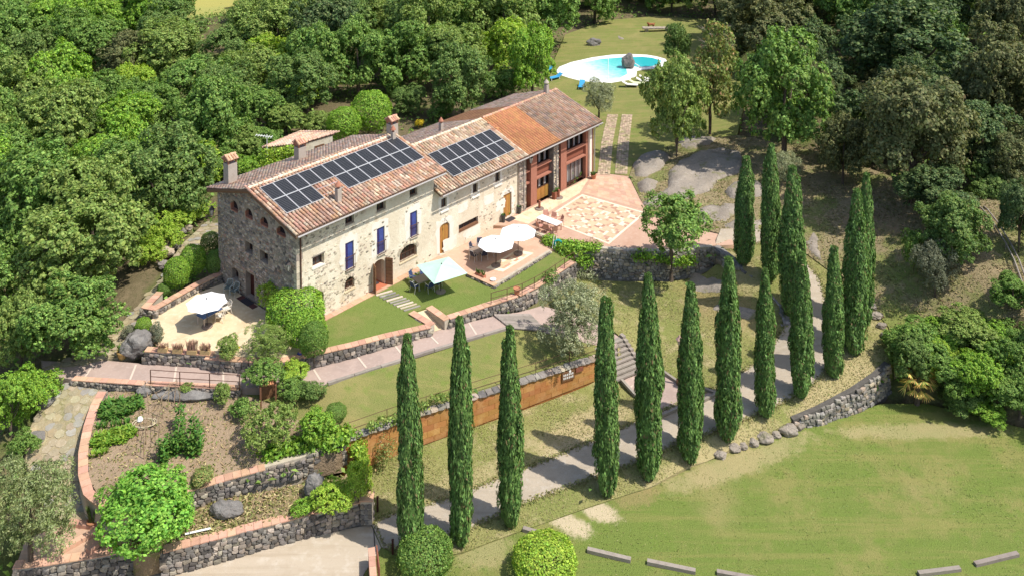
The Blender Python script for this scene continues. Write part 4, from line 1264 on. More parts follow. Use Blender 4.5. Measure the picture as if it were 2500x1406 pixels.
for x in (27.35, 32.95):
    mb = MB()
    mb.tube([(x - X1, WEY - .16, WE - .05), (x - X1, -.2, WE - .4), (x - X1, -.18, .25)], .05, 8)
    part('downpipe', mb, m_gutter, lg)

# ---- outbuilding behind the house
ou, ob, oz = on_plane(640, 362, lambda y: 2.6)
ob_t = thing('stone_outbuilding', 'small stone outbuilding with mossy tiled roof behind the farmhouse', 'outbuilding', hp(ou, ob, 0), TH)
q = [Vector(hp(*on_plane(*p, lambda y: zz)[:2], zz)) for p, zz in (((640, 362), 2.5), ((733, 352), 2.7), ((818, 327), 3.3), ((725, 326), 3.3))]
iv = (Matrix.Translation(hp(ou, ob, 0)) @ Matrix.Rotation(TH, 4, 'Z')).inverted()
q = [iv @ p for p in q]
mb = MB()
up = Vector((0, 0, .12))
mb.add([p for p in q] + [p - up for p in q], [(0, 1, 2, 3), (7, 6, 5, 4), (0, 4, 5, 1), (1, 5, 6, 2), (2, 6, 7, 3), (3, 7, 4, 0)])
part('roof', mb, m_deck, ob_t)
cen = sum(q, Vector()) / 4
qi = [p + (cen - p) * .07 for p in q]
mb = MB()
mb.add([Vector((p[0], p[1], -.8)) for p in qi] + [p - up * 1.02 for p in qi], [(0, 1, 5, 4), (1, 2, 6, 5), (2, 3, 7, 6), (3, 0, 4, 7)])
part('wall', mb, m_plaster, ob_t)
mb = MB()
a_, b_ = qi[1].lerp(qi[2], .45), qi[1].lerp(qi[2], .75)
mb.beam(a_ - Vector((0, 0, .9)), b_ - Vector((0, 0, .9)), .06, .45)
part('window', mb, m_wood_brown, ob_t)
ex, ey = (q[1] - q[0]), (q[3] - q[0])
rows = []
nx_, ny_ = int(ex.length / .25), int(ey.length / .39)
for i in range(nx_ + 1):
    for j in range(ny_ + 1):
        a, b_ = i / nx_, j / ny_
        p = q[0].lerp(q[1], a).lerp(q[3].lerp(q[2], a), b_)
        rows.append((TILE_B, Matrix.Translation(p + Vector((0, 0, .04))) @ Matrix.Rotation(math.atan2(ey[1], ey[0]) - pi / 2, 4, 'Z') @ Matrix.Rotation(math.atan2(ey[2], ey.to_2d().length), 4, 'X')))
lay_stones(rows, ob_t, m_tile_back, 120, 'roof_tile', 'roof_tiling')

# ---- solar arrays
m_cell = bpy.data.materials.new('solar_cells')
t_ = NT(m_cell)
uvx = t_.new('TexCoord').outputs['Object']
sp = t_.new('SeparateXYZ')
t_.ln(uvx, sp.inputs[0])
def lines(o_, step, width):
    return t_.math('LESS_THAN', t_.math('ABSOLUTE', t_.math('SUBTRACT', t_.math('FRACT', t_.math('MULTIPLY', o_, 1 / step)), .5)), width / step / 2)
row_ = lines(sp.outputs[1], 1.60 / 10, .018)
colm = lines(sp.outputs[0], .98 / 6, .006)
c_ = t_.mix(t_.math('MULTIPLY', colm, .35), (.012, .013, .016), (.16, .16, .17))
c_ = t_.mix(t_.math('MULTIPLY', row_, .6), c_, (.34, .33, .32))
t_.ln(c_, t_.b.inputs['Base Color'])
t_.b.inputs['Roughness'].default_value = .35
t_.b.inputs['Specular IOR Level'].default_value = .2
m_panel_frame = M('panel_frame', (.60, .59, .57), rough=.4, metal=.3)
def solar(label, place, x0, s0, cells, slope, w=1.05, L=1.686):
    """cells: (column, row); place(x, s) -> house point on the roof, s metres down from the ridge"""
    p0 = place(x0, s0)
    t = thing('solar_array', label, 'solar panels', hp(*p0), TH)
    pm = MB()
    pm.box(.012, w - .012, -(L - .012), -.012, 0, .035)
    me = pm.mesh('solar_panel', m_cell)
    fm = MB()
    for a in ((0, w, -.035, 0), (0, w, -L, -L + .035), (0, .03, -L + .035, -.035), (w - .03, w, -L + .035, -.035)):
        fm.box(a[0], a[1], a[2], a[3], -.02, .045)
    fme = fm.mesh('panel_frame', m_panel_frame)
    R = Matrix.Rotation(slope, 4, 'X')
    for i, j in cells:
        p = Vector(place(x0 + i * w, s0 + j * L)) - Vector(p0)
        o = link('solar_panel', me, t)
        o.matrix_basis = Matrix.Translation(p) @ R @ Matrix.Diagonal((.985, .99, 1, 1))
        link('panel_frame', fme, o)
    js = sorted({j for _, j in cells})
    for j in js:
        ii = [i for i, k in cells if k == j]
        for s in (.3, .75):
            mb = MB()
            a = Vector(place(x0 + min(ii) * w - .1, s0 + (j + s) * L)) - Vector(p0) - Vector((0, 0, .06))
            b = Vector(place(x0 + (max(ii) + 1) * w + .1, s0 + (j + s) * L)) - Vector(p0) - Vector((0, 0, .06))
            mb.beam(a, b, .05, .05)
            part('mounting_rail', mb, m_alu, t)
    return t
am = math.atan2(ZR - ER, RB - EY)
solar('long stepped solar array of twenty two panels on the main farmhouse roof', lambda x, s: (x, RB - s * cos(am), ZR - s * sin(am) + .2), .084, .534,
      [(i, 0) for i in range(12)] + [(i, 1) for i in (0, 1, 2)] + [(i, 1) for i in range(5, 12)], am)
aw = math.atan2(WR - WE, WRB - WEY)
u, b, z = on_plane(1044.7, 377.9, lambda y: wing_z(y) + .2)
s_ = (WRB - b) / cos(aw)
u2 = on_plane(1195.4, 315.7, lambda y: wing_z(y) + .2)
u3 = on_plane(1115.7, 429, lambda y: wing_z(y) + .2)
print('wing array', u, s_, u2, u3)
solar('solar array of fourteen panels on the pale roofed wing', lambda x, s: (x, WRB - s * cos(aw), WR - s * sin(aw) + .2), u, s_, [(i, j) for i in range(7) for j in (0, 1)], aw, w=(u2[0] - u) / 7, L=((WRB - u3[1]) / cos(aw) - s_) / 2)
# ------------------------------------------------------------------ paving, steps and other built ground pieces
m_flag = M('flagstone', (.32, .265, .175), [(2, (.25, .215, .14), .45, .68, .7), (9, (.48, .43, .33), .52, .72, .6)], .92, (16, .5, .03), rnd=(.2, .02), alt=[((.31, .29, .25), .2), ((.36, .29, .17), .3)])
m_joint = M('pale_joint', (.56, .46, .37), rough=.9)
m_flag_earth = M('flagstone_earth', (.33, .27, .165), [(.7, (.20, .19, .08), .48, .64, .8), (4, (.42, .36, .24), .5, .7, .6), (20, (.22, .18, .11), .55, .75, .5)], .95, (14, .7, .08))
for z_ in (A2, L_):
    z_.ob.data.materials[0] = m_flag_earth
def flagstones(zone, size, seed, limit=300, gap=.05):
    r = random.Random(seed)
    xs, ys = [p[0] for p in zone.poly], [p[1] for p in zone.poly]
    cells = []
    j = 0
    y = min(ys)
    while y < max(ys):
        x = min(xs) + (size / 2 if j % 2 else 0)
        while x < max(xs):
            c = (x + r.uniform(-.2, .2) * size, y + r.uniform(-.2, .2) * size)
            if inside(np.array([c[0]]), np.array([c[1]]), zone.poly)[0]:
                cells.append(c)
            x += size
        y += size * .8
        j += 1
    r.shuffle(cells)
    for c in cells[:limit]:
        n = r.randint(5, 7)
        q0 = r.uniform(0, 6.3)
        poly = [(c[0] + size * r.uniform(.40, .56) * cos(q0 + 2 * pi * k / n) * 1.08, c[1] + size * r.uniform(.36, .50) * sin(q0 + 2 * pi * k / n)) for k in range(n)]
        t = r.uniform(.02, .05)
        mb = MB()
        mb.prism(poly, lambda p: zone.z1(*p[:2]) - .05, lambda p: zone.z1(*p[:2]) + t)
        part('flagstone', mb, m_flag, zone.ob)
flagstones(L_, .58, 3)
flagstones(A2, .58, 4)
# pale cross joints and timber kerb of the pink path
for a, b in (((766, 902), (782, 927)), ((870, 867), (894, 897)), ((963, 842), (985, 870)), ((1046, 815), (1070, 839)), ((1145, 788), (1163, 816)), ((332, 890), (316, 930)), ((430, 896), (424, 937)), ((545, 904), (545, 943)), ((655, 906), (665, 942)), ((230, 886), (205, 924))):
    mb = MB()
    mb.beam(E_.at(*a), E_.at(*b), .12, .03)
    part('cross_joint', mb, m_joint, E_.ob)
kl = [E_.at(x, y) for x, y in ((800, 937), (865, 917), (930, 896), (1000, 874), (1060, 855), (1120, 837), (1180, 819), (1244, 800))]
for a, b in zip(kl, kl[1:]):
    mb = MB()
    mb.beam(a.lerp(b, .01) + Vector((0, 0, .03)), a.lerp(b, .99) + Vector((0, 0, .03)), .22, .16)
    part('timber_kerb', mb, m_wood_grey, E_.ob)
# pale strip of paving along the foot of the facade
s0 = 0
for k in range(14):
    mb = MB()
    a, b = k * .87 + .9, (k + 1) * .87 + .885
    mb.prism([tuple(hp(a, -.03)[:2]), tuple(hp(a, -.52)[:2]), tuple(hp(b, -.52)[:2]), tuple(hp(b, -.03)[:2])], -.2, .035)
    part('border_slab', mb, m_cap, B_.ob)
# stepping slabs on the front lawn
for k in range(9):
    f = k / 8
    c = B_.at(938 + 68 * f, 716 + 37 * f)
    d = (B_.at(960 + 17, 730 - 5) - B_.at(960 - 17, 730 + 5)).normalized()
    mb = MB()
    mb.beam(c - d * .62 + Vector((0, 0, .02)), c + d * .62 + Vector((0, 0, .02)), .17, .06)
    o = part('stepping_slab', mb, m_fieldstone if k % 3 else m_joint, B_.ob)
# patterned tile carpet of the patio
m_rug_plain = M('sand_floor_tile', (.57, .42, .28), [(5, (.50, .32, .19), .45, .7, .6)], .85, (25, .2, .01), rnd=(.09, .008))
m_rug_cream = M('cream_floor_tile', (.70, .62, .46), [(5, (.66, .57, .40), .45, .7, .6)], .85, rnd=(.08, .008))
m_rug_red = M('red_floor_tile', (.44, .26, .185), [(5, (.38, .215, .15), .45, .7, .6)], .85, rnd=(.16, .01))
rT, rR, rB, rL = at(1421, 475, .2), at(1577, 520, .2), at(1487, 597, .2), at(1327, 535, .2)
def rug(a, b, z=.2):
    p = rT.lerp(rR, a).lerp(rL.lerp(rB, a), b)
    return Vector((p[0], p[1], z))
r9 = random.Random(9)
def tile_piece(a0, a1, b0, b1, mt, name):
    g = .0012
    c = [rug(a, b) for a, b in ((a0 + g, b0 + g), (a1 - g, b0 + g), (a1 - g, b1 - g), (a0 + g, b1 - g))]
    h = r9.uniform(.012, .018)
    mb = MB()
    mb.add([p - Vector((0, 0, .02)) for p in c] + [p + Vector((0, 0, h)) for p in c], [(0, 1, 2, 3), (7, 6, 5, 4), (0, 4, 5, 1), (1, 5, 6, 2), (2, 6, 7, 3), (3, 7, 4, 0)])
    part(name, mb, mt, D_.ob)
NR = 8
for i in range(NR):
    for j in range(NR):
        e = .035
        a0, a1 = e + (1 - 2 * e) * i / NR, e + (1 - 2 * e) * (i + 1) / NR
        b0, b1 = e + (1 - 2 * e) * j / NR, e + (1 - 2 * e) * (j + 1) / NR
        if (i + j) % 2:
            tile_piece(a0, a1, b0, b1, m_rug_plain, 'square_tile')
        else:
            for u_ in range(3):
                for v_ in range(3):
                    pr = r9.random()
                    tile_piece(a0 + (a1 - a0) * u_ / 3, a0 + (a1 - a0) * (u_ + 1) / 3, b0 + (b1 - b0) * v_ / 3, b0 + (b1 - b0) * (v_ + 1) / 3, m_rug_red if pr < .33 else m_rug_cream if pr < .72 else m_rug_plain, 'mosaic_tile')
for k in range(10):
    for q in range(4):
        a0, a1 = k / 10, (k + 1) / 10
        e = .034
        tile_piece(*((a0, a1, 0, e), (a0, a1, 1 - e, 1), (0, e, max(a0, e), min(a1, 1 - e)), (1 - e, 1, max(a0, e), min(a1, 1 - e)))[q], m_rug_cream, 'border_tile')
# cream wash of paving along the loggia, big clay slabs to the east
def paved(zone, quad, n, m_, mt, name, z):
    c = [at(*p, z) for p in quad]
    for i in range(n):
        for j in range(m_):
            g = .012
            f = lambda a, b: c[0].lerp(c[1], a).lerp(c[3].lerp(c[2], a), b)
            q = [f((i + g) / n, (j + g) / m_), f((i + 1 - g) / n, (j + g) / m_), f((i + 1 - g) / n, (j + 1 - g) / m_), f((i + g) / n, (j + 1 - g) / m_)]
            h = r9.uniform(.004, .009)
            mb = MB()
            mb.add([p - Vector((0, 0, .02)) for p in q] + [p + Vector((0, 0, h)) for p in q], [(0, 1, 2, 3), (7, 6, 5, 4), (0, 4, 5, 1), (1, 5, 6, 2), (2, 6, 7, 3), (3, 7, 4, 0)])
            part(name, mb, mt, zone.ob)
m_cream_slab = M('cream_patio_slab', (.66, .54, .355), [(1.2, (.55, .41, .26), .48, .66, .7), (5, (.72, .64, .47), .5, .7, .5)], .88, (25, .2, .015), rnd=(.08, .008))
m_clay_slab = M('clay_patio_slab', (.54, .34, .235), [(1.2, (.58, .44, .31), .48, .66, .7), (5, (.46, .27, .18), .5, .7, .5)], .88, (25, .2, .015), rnd=(.12, .01))
paved(D_, [(1247, 535), (1440, 433), (1415, 472), (1290, 547)], 16, 4, m_cream_slab, 'patio_slab', .2)
paved(D_, [(1446, 430), (1534, 434), (1572, 512), (1426, 472)], 9, 9, m_clay_slab, 'patio_slab', .2)
# terrace carpet under the umbrellas
for i in range(8):
    for j in range(6):
        a, b = at(1130, 668, -.08), at(1295, 615, -.08)
        c, d = at(1228, 660, -.08), at(1190, 640, -.08)
        o_, ux, uy = at(1186, 655, -.08), (at(1262, 610, -.08) - at(1186, 655, -.08)) / 8, (at(1228, 664, -.08) - at(1186, 655, -.08)) / 3
        q = [o_ + ux * (i + a_) + uy * (j * .5 + b_ * .5) for a_, b_ in ((.02, .03), (.98, .03), (.98, .97), (.02, .97))]
        mb = MB()
        h = r9.uniform(.008, .014)
        mb.add([p - Vector((0, 0, .02)) for p in q] + [p + Vector((0, 0, h)) for p in q], [(0, 1, 2, 3), (7, 6, 5, 4), (0, 4, 5, 1), (1, 5, 6, 2), (2, 6, 7, 3), (3, 7, 4, 0)])
        part('carpet_tile', mb, m_rug_cream if i in (0, 7) or j in (0, 5) else (m_rug_plain, m_rug_red, m_rug_cream, m_rug_plain)[r9.randrange(4)], C_.ob)
# two brick wheel tracks through the grass
m_track = M('track_brick', (.43, .325, .225), [(3, (.35, .25, .17), .45, .7, .6), (1.5, (.22, .22, .08), .5, .64, .7)], .9, (25, .3, .02), rnd=(.25, .015))
for pl in ([(1496, 282), (1490, 310), (1482, 350), (1478, 390), (1474, 428)], [(1531, 282), (1526, 320), (1522, 350), (1519, 390), (1516, 428)]):
    W_ = [P_.at(*p) for p in pl]
    L = poly_len(W_)
    rows, s = [], 0
    r = random.Random(len(rows))
    bk = MB()
    bk.box(-.5, .5, -.5, .5, -.5, .5)
    bm_ = bk.mesh('brick', m_track)
    while s < L[-1]:
        i = max(0, min(len(W_) - 2, next((k for k in range(len(W_) - 1) if L[k + 1] >= s), 0)))
        p = W_[i].lerp(W_[i + 1], (s - L[i]) / (L[i + 1] - L[i]))
        d = (W_[i + 1] - W_[i]).normalized()
        nn = Vector((d[1], -d[0], 0))
        for k in range(5):
            c = p + nn * ((k - 2) * .235 + r.uniform(-.01, .01))
            rows.append((bm_, Matrix.Translation((c[0], c[1], P_.z1(c[0], c[1]) + r.uniform(0, .02))) @ Matrix.Rotation(math.atan2(nn[1], nn[0]) + r.uniform(-.04, .04), 4, 'Z') @ Matrix.Diagonal((.215, .30, .08, 1))))
        s += .33
    t = tag(link('brick_track', None), kind='structure')
    V, Q = join_instances(rows[300:]) if len(rows) > 300 else (None, None)
    for me, mt in rows[-300:]:
        link('brick', me, t).matrix_basis = mt
    if V is not None:
        tag(link('track_paving', fast_mesh('track_paving', *join_instances(rows[:-300]), m_track), t), kind='stuff')
# plank walk and timber stairway down to the plaza
t = thing('plank_walk', 'grey plank walkway on the side path left of the pale olive tree', 'boardwalk', S_.at(1262, 790))
for k in range(11):
    f = k / 10
    a, b = S_.at(1207 + 36 * f, 771 + 29 * f), S_.at(1296 + 36 * f, 770 + 36 * f)
    mb = MB()
    mb.beam(a - t.location + Vector((0, 0, .05)), b - t.location + Vector((0, 0, .05)), .24, .06)
    part('plank', mb, m_wood_grey, t)
base = at(1520, 880, -2.6)
t = thing('timber_stairway', 'weathered timber stairway going down to the paved plaza', 'stairs', base)
for k in range(8):
    f = k / 7
    zt = -1.82 - 1.25 * f
    b = at(1516 + 45 * f, 826 + 74 * f, zt)
    d = (at(1560, 899, -3.1) - at(1509, 920, -3.1)).normalized()
    a = b - Vector((d[0], d[1], 0)).normalized() * 2.3
    fw = Vector((d[1], -d[0], 0)).normalized()
    for q in range(2):
        mb = MB()
        mb.beam(a + fw * (q * .2 - .05) - base, b + fw * (q * .2 - .05) - base, .185, .12)
        part('tread', mb, m_wood_grey, t)
    mb = MB()
    mb.beam(a + fw * .12 - Vector((0, 0, .14)) - base, b + fw * .12 - Vector((0, 0, .14)) - base, .05, .16)
    part('riser', mb, m_wood_grey, t)
    mb = MB()
    e = b + Vector((d[0], d[1], 0)).normalized() * .14
    mb.box(-.13, .13, -.2, .2, -.5, .22, Matrix.Translation(e - base) @ Matrix.Rotation(math.atan2(d[1], d[0]), 4, 'Z'))
    part('sleeper', mb, m_wood_grey, t)
def bar_kerb(name, label, px_list, surf, w=.18, h=.2, mt=m_wood_grey, lift=.06):
    P = [surf.at(*p) for p in px_list]
    t = thing(name, label, 'kerb', P[0])
    for a, b in zip(P, P[1:]):
        n = max(1, round((b - a).length / 1.6))
        for k in range(n):
            mb = MB()
            mb.beam(a.lerp(b, (k + .01) / n) - P[0] + Vector((0, 0, lift)), a.lerp(b, (k + .99) / n) - P[0] + Vector((0, 0, lift)), w, h)
            part('sleeper', mb, mt, t)
    return t
bar_kerb('timber_kerb', 'timber kerb with the lamp post along the plaza', [(1610, 903), (1656, 935)], plaza_z)
bar_kerb('timber_kerb', 'short timber kerb between lamp post and plaza corner', [(1685, 930), (1712, 949), (1750, 962), (1717, 979)], plaza_z)
bar_kerb('timber_kerb', 'timber kerb on the orange wall side of the plaza', [(1510, 921), (1553, 969)], plaza_z)
bar_kerb('timber_kerb', 'timber kerb where the plaza meets the gravel lane', [(1611, 1019), (1661, 996)], plaza_z)
mb = MB()
for a, b in (((1655, 945), (1720, 958)), ((1575, 905), (1540, 945))):
    mb = MB()
    mb.beam(plaza_z.at(*a), plaza_z.at(*b), .1, .03)
    part('cross_joint', mb, m_joint, plaza_z.ob)
# steps of the terracotta landing
for a, b, z in (((150, 1342), (238, 1293), -3.6), ((215, 1346), (256, 1312), -3.5), ((170, 1275), (262, 1288), -3.62)):
    mb = MB()
    mb.beam(at(*a, z), at(*b, z), .34, .22)
    part('step', mb, m_cap, M_.ob)

# ------------------------------------------------------------------ orange retaining wall
m_orange = M('ochre_block', (.45, .215, .075), [(1.2, (.53, .29, .12), .46, .64, .7), (4, (.40, .16, .045), .52, .72, .6), (18, (.62, .36, .15), .6, .8, .4)], .9, [(9, .4, .03), (30, .3, .02)], rnd=(.12, .012))
pts = [(838, 1081, -2.1), (891, 1061, -2.05), (1032, 1012, -2.0), (1156, 974, -1.98), (1268, 939, -1.96), (1380, 902, -1.95), (1466, 875, -1.93)]
zb = [-4.25, -4.1, -3.95, -3.8, -3.65, -3.5, -3.35]
Wp = [at(*p) for p in pts]
ow = thing('ochre_wall', 'long ochre block retaining wall with rough grey coping between two lawns', 'wall', Wp[0])
L = poly_len(Wp)
def ow_at(s):
    i = max(0, min(len(Wp) - 2, next((k for k in range(len(Wp) - 1) if L[k + 1] >= s), len(Wp) - 2)))
    f = (s - L[i]) / (L[i + 1] - L[i])
    d = (Wp[i + 1] - Wp[i]).to_2d().normalized()
    return Wp[i].lerp(Wp[i + 1], f), zb[i] + (zb[i + 1] - zb[i]) * f, Vector((d[1], -d[0], 0))
mb = MB()
n = len(Wp)
vs = []
for p, z in zip(Wp, zb):
    nn = ow_at(L[Wp.index(p)])[2]
    vs += [Vector((q[0], q[1], zz)) - Wp[0] for q, zz in ((p - nn * .03, z - .4), (p - nn * .03, p[2] - .01), (p - nn * .4, p[2] - .01), (p - nn * .4, z - .4))]
mb.add(vs, [(4 * i + j, 4 * i + 4 + j, 4 * i + 4 + (j + 1) % 4, 4 * i + (j + 1) % 4) for i in range(n - 1) for j in range(4)] + [(0, 1, 2, 3), tuple(range(4 * n - 1, 4 * n - 5, -1))])
part('wall_core', mb, M('ochre_joint', (.36, .15, .045), rough=.95), ow)
r = random.Random(21)
bw = .82
for i in range(int(L[-1] / bw)):
    for j in range(5):
        off = bw / 2 if j % 2 else 0
        s0, s1 = i * bw + off + .008, (i + 1) * bw + off - .008
        if s1 > L[-1]:
            continue
        a, za, na = ow_at(s0)
        b, zc, nb = ow_at(s1)
        fa, fb = lambda k: za + (a[2] - .02 - za) * k / 5, lambda k: zc + (b[2] - .02 - zc) * k / 5
        pr = r.uniform(0, .016)
        q = [Vector((a[0], a[1], fa(j) + .007)) + na * pr, Vector((b[0], b[1], fb(j) + .007)) + nb * pr, Vector((b[0], b[1], fb(j + 1) - .007)) + nb * pr, Vector((a[0], a[1], fa(j + 1) - .007)) + na * pr]
        m2 = MB()
        m2.add([p - Wp[0] for p in q] + [p - nx * .06 - Wp[0] for p, nx in zip(q, (na, nb, nb, na))], [(0, 1, 2, 3), (0, 4, 5, 1), (1, 5, 6, 2), (2, 6, 7, 3), (3, 7, 4, 0)])
        part('wall_block', m2, m_orange, ow)
s = 0
while s < L[-1] - .1:
    w = r.uniform(.3, .6)
    p, _, nn = ow_at(min(s + w / 2, L[-1]))
    o = link('coping_stone', FIELD[r.randrange(8)], ow)
    o.matrix_basis = Matrix.Translation(p - Wp[0] - nn * .18 + Vector((0, 0, .03))) @ Matrix.Rotation(math.atan2(nn[1], nn[0]) - pi / 2, 4, 'Z') @ Matrix.Diagonal((w * 1.05, .62, r.uniform(.14, .2), 1))
    s += w
def wall_panel(name, label, cat, px0, px1, zt, zlow, mt):
    s0 = min(range(0, int(L[-1] * 20)), key=lambda k: abs(1250 + 0 * k + F * ow_at(k / 20)[0][0] / (ow_at(k / 20)[0][1] * CP - (ow_at(k / 20)[0][2] - HC) * SP) - px0)) / 20
    s1 = min(range(0, int(L[-1] * 20)), key=lambda k: abs(1250 + F * ow_at(k / 20)[0][0] / (ow_at(k / 20)[0][1] * CP - (ow_at(k / 20)[0][2] - HC) * SP) - px1)) / 20
    a, _, nn = ow_at(s0)
    b = ow_at(s1)[0]
    t = thing(name, label, cat, Vector((a[0], a[1], a[2] + zlow)), math.atan2(b[1] - a[1], b[0] - a[0]))
    w = (b - a).to_2d().length
    mb = MB()
    mb.box(0, w, -.10, -.02, 0, zt - zlow)
    part('board', mb, mt, t)
    return t, w
t, w = wall_panel('wall_board', 'dark framed board with two rows of white squares on the ochre wall', 'board', 1371, 1402, -.12, -.72, m_wood_brown)
for i in range(6):
    for j in range(2):
        mb = MB()
        mb.box(.08 + i * (w - .16) / 6 + .02, .08 + (i + 1) * (w - .16) / 6 - .04, -.112, -.101, .14 + j * .21, .27 + j * .21)
        part('white_square', mb, m_white, t)
mb = MB()
mb.lathe([(.09, 0), (.09, .01)], 10)
o = part('white_emblem', mb, m_white, t)
o.location, o.rotation_euler = (w * .62, -.11, .60), (pi / 2, 0, 0)
wall_panel('wall_plaque', 'red brown plaque fixed on the ochre wall beside the dark board', 'plaque', 1404, 1423, -.10, -.38, m_redpanel)

# ------------------------------------------------------------------ railings
def railing(name, label, pts, h=.95, gap=2.2, rails=(1.0, .5), r=.022, mt=m_rust, foot=0.0):
    t = thing(name, label, 'railing', pts[0])
    L = poly_len(pts)
    n = max(1, round(L[-1] / gap))
    def al(s):
        i = max(0, min(len(pts) - 2, next((k for k in range(len(pts) - 1) if L[k + 1] >= s - 1e-6), len(pts) - 2)))
        return pts[i].lerp(pts[i + 1], (s - L[i]) / (L[i + 1] - L[i])) - pts[0]
    P = [al(L[-1] * k / n) for k in range(n + 1)]
    for p in P:
        mb = MB()
        mb.beam(p - Vector((0, 0, .1 + foot)), p + Vector((0, 0, h)), r * 2.2, r * 2.2)
        part('post', mb, mt, t)
    for q in rails:
        mb = MB()
        mb.tube([p + Vector((0, 0, h * q)) for p in P], r, 5)
        part('rail', mb, mt, t)
    return t
railing('iron_railing', 'rusty iron railing along the pink path above the vegetable garden', [at(368, 938, -.66), at(440, 943, -.66), at(512, 947, -.66), at(585, 951, -.66)], .95, 1.9, (1, .55, .1))
railing('iron_railing', 'iron railing on the coping beside the pale olive tree', [at(1199, 742, .1), at(1237, 731, .1), at(1271, 721, .08), at(1312, 700, .02), at(1350, 676, -.05), at(1385, 651, -.1), at(1402, 640, -.1)], .8, 1.25, (1, .5))
railing('wire_railing', 'thin iron railing along the top of the ochre wall', [ow_at(q)[0] - ow_at(q)[2] * .3 + Vector((0, 0, .1)) for q in (.3, 3, 6, 9, 12, 15, 18, L[-1] - 2.2)], .8, 2.6, (1, .45), .016)

# ------------------------------------------------------------------ rocks
def boulder(name, label, p, size, seed, mt=m_boulder, cat='boulder', sink=.25, rotz=0, group=None):
    bm = bmesh.new()
    bmesh.ops.create_icosphere(bm, subdivisions=4, radius=1)
    o_ = Vector((seed * 3.1, seed * 1.7, seed * .9))
    for v in bm.verts:
        d = v.co.normalized()
        k = 1 + .34 * mnoise.noise(d * 1.1 + o_) + .16 * mnoise.noise(d * 2.7 + o_) + .06 * mnoise.noise(d * 7 + o_)
        c = d * k
        c = Vector((c[0] * size[0] / 2, c[1] * size[1] / 2, c[2] * size[2] / 2))
        c += Vector((0, 0, size[2] * (.5 - sink)))
        v.co = c
    me = bpy.data.meshes.new(name)
    bm.to_mesh(me)
    bm.free()
    me.materials.append(mt)
    o = link(name, me, None, p, rotz)
    return tag(o, label, cat, group)
boulder('boulder', 'big grey boulder beside the corner of the gable terrace', at(338, 862, -.6), (1.9, 1.3, 1.7), 1, sink=.12, rotz=.3)
boulder('boulder', 'dark flat boulder in the rock bed near the big mulberry', J_.at(553, 1254), (1.55, 1.0, .95), 2)
boulder('standing_stone', 'squared grey standing stone in the rock bed below the vines', J_.at(769, 1210), (1.05, .8, 1.5), 3, sink=.1)
boulder('boulder', 'small pale rock at the edge of the flagstone path below the forest', gat(112, 985), (1.1, .8, .8), 4)
boulder('boulder', 'grey flat rock beside the left edge of the flagstone slope', gat(84, 1075), (1.2, .9, .6), 5)
boulder('boulder', 'grey rock at the top of the vegetable garden by the path wall', K_.at(352, 962), (.9, .7, .6), 6)
boulder('rock_ledge', 'long flat blue grey rock ledge under the path at the garden top', K_.at(470, 968), (4.2, .9, .5), 7)
for k, (x, y, s) in enumerate(((441, 570, .9), (458, 560, .7), (405, 622, 1.3), (425, 605, 1.0), (398, 650, .8))):
    boulder('path_rock', ['pale rock beside the upper flagstones near the hedge', 'smaller pale rock touching the hedge beside the flagstones', 'broad pale rock where the flagstones bend', 'rounded pale rock just above the flagstone bend', 'lowest pale rock on the forest side of the flagstones'][k], A2.at(x, y), (s, s * .8, s * .7), 8 + k, m_fieldstone, 'rock')
for k, (x, y, s) in enumerate(((1758, 1116, .9), (1793, 1098, 1.0), (1812, 1092, .8), (1838, 1084, .9), (1868, 1074, 1.2), (1893, 1064, .8), (1926, 1056, 1.4), (1950, 1042, 1.1))):
    boulder('lane_rock', ['first loose rock left of the row at the meadow edge', 'second loose rock of the row along the meadow edge', 'third small rock of the row along the meadow edge', 'fourth grey rock of the row along the meadow edge', 'big pale rock in the middle of the meadow edge row', 'small rock right of the big pale one at the meadow edge', 'large rock just before the dry stone wall', 'rock leaning on the end of the dry stone wall'][k], H_.at(x, y), (s * .85, s * .65, s * .55), 30 + k, m_rock, 'rock', group='rocks along the meadow edge')
for k, (x, y, s) in enumerate(((2127, 752, .8), (2140, 775, .9), (2152, 798, .7), (2164, 822, .8))):
    boulder('lane_rock', ['uppermost rock right of the thickest cypress', 'second rock down from the thickest cypress', 'third rock down beside the lane end', 'last rock above the dry stone wall top'][k], G_.at(x, y), (s, s * .7, s * .6), 60 + k, m_rock, 'rock')
def outcrop(name, label, pts, surf, h, seed, mt=m_rock):
    z0 = Zone('outcrop', pts, mt, .45, skirt=0, on=surf, off=0, reg=False)
    me, poly = z0.ob.data, z0.poly
    bpy.data.objects.remove(z0.ob)
    B = np.array(poly)
    for v in me.vertices:
        d = 9e9
        for i in range(len(B)):
            a, b = Vector(B[i]), Vector(B[(i + 1) % len(B)])
            ab, ap = b - a, v.co.to_2d() - a
            q = max(0, min(1, ap.dot(ab) / max(ab.length_squared, 1e-6)))
            d = min(d, (ap - ab * q).length)
        n = mnoise.noise(Vector((v.co[0] * .5, v.co[1] * .5, seed)))
        v.co[2] += -.3 + (h + .3) * min(1, d / (.35 + .5 * h)) ** .5 * (.8 + .55 * n) + .14 * mnoise.noise(Vector((v.co[0] * 1.6, v.co[1] * 1.6, seed + 4))) * min(1, d)
    me.update()
    me.name = name
    return tag(link(name, me), label, 'rock')
outcrop('rock_slab', 'largest smooth grey rock slab right of the patio', [(1560, 500), (1585, 480), (1625, 460), (1628, 420), (1650, 395), (1700, 375), (1770, 358), (1815, 372), (1818, 425), (1760, 440), (1735, 470), (1690, 487), (1640, 495), (1600, 517)], N_, .45, 1)
outcrop('rock_slab', 'brown rounded rock beside the brick tracks', [(1540, 405), (1560, 385), (1620, 372), (1640, 385), (1615, 420), (1580, 438), (1545, 435)], N_, .8, 2)
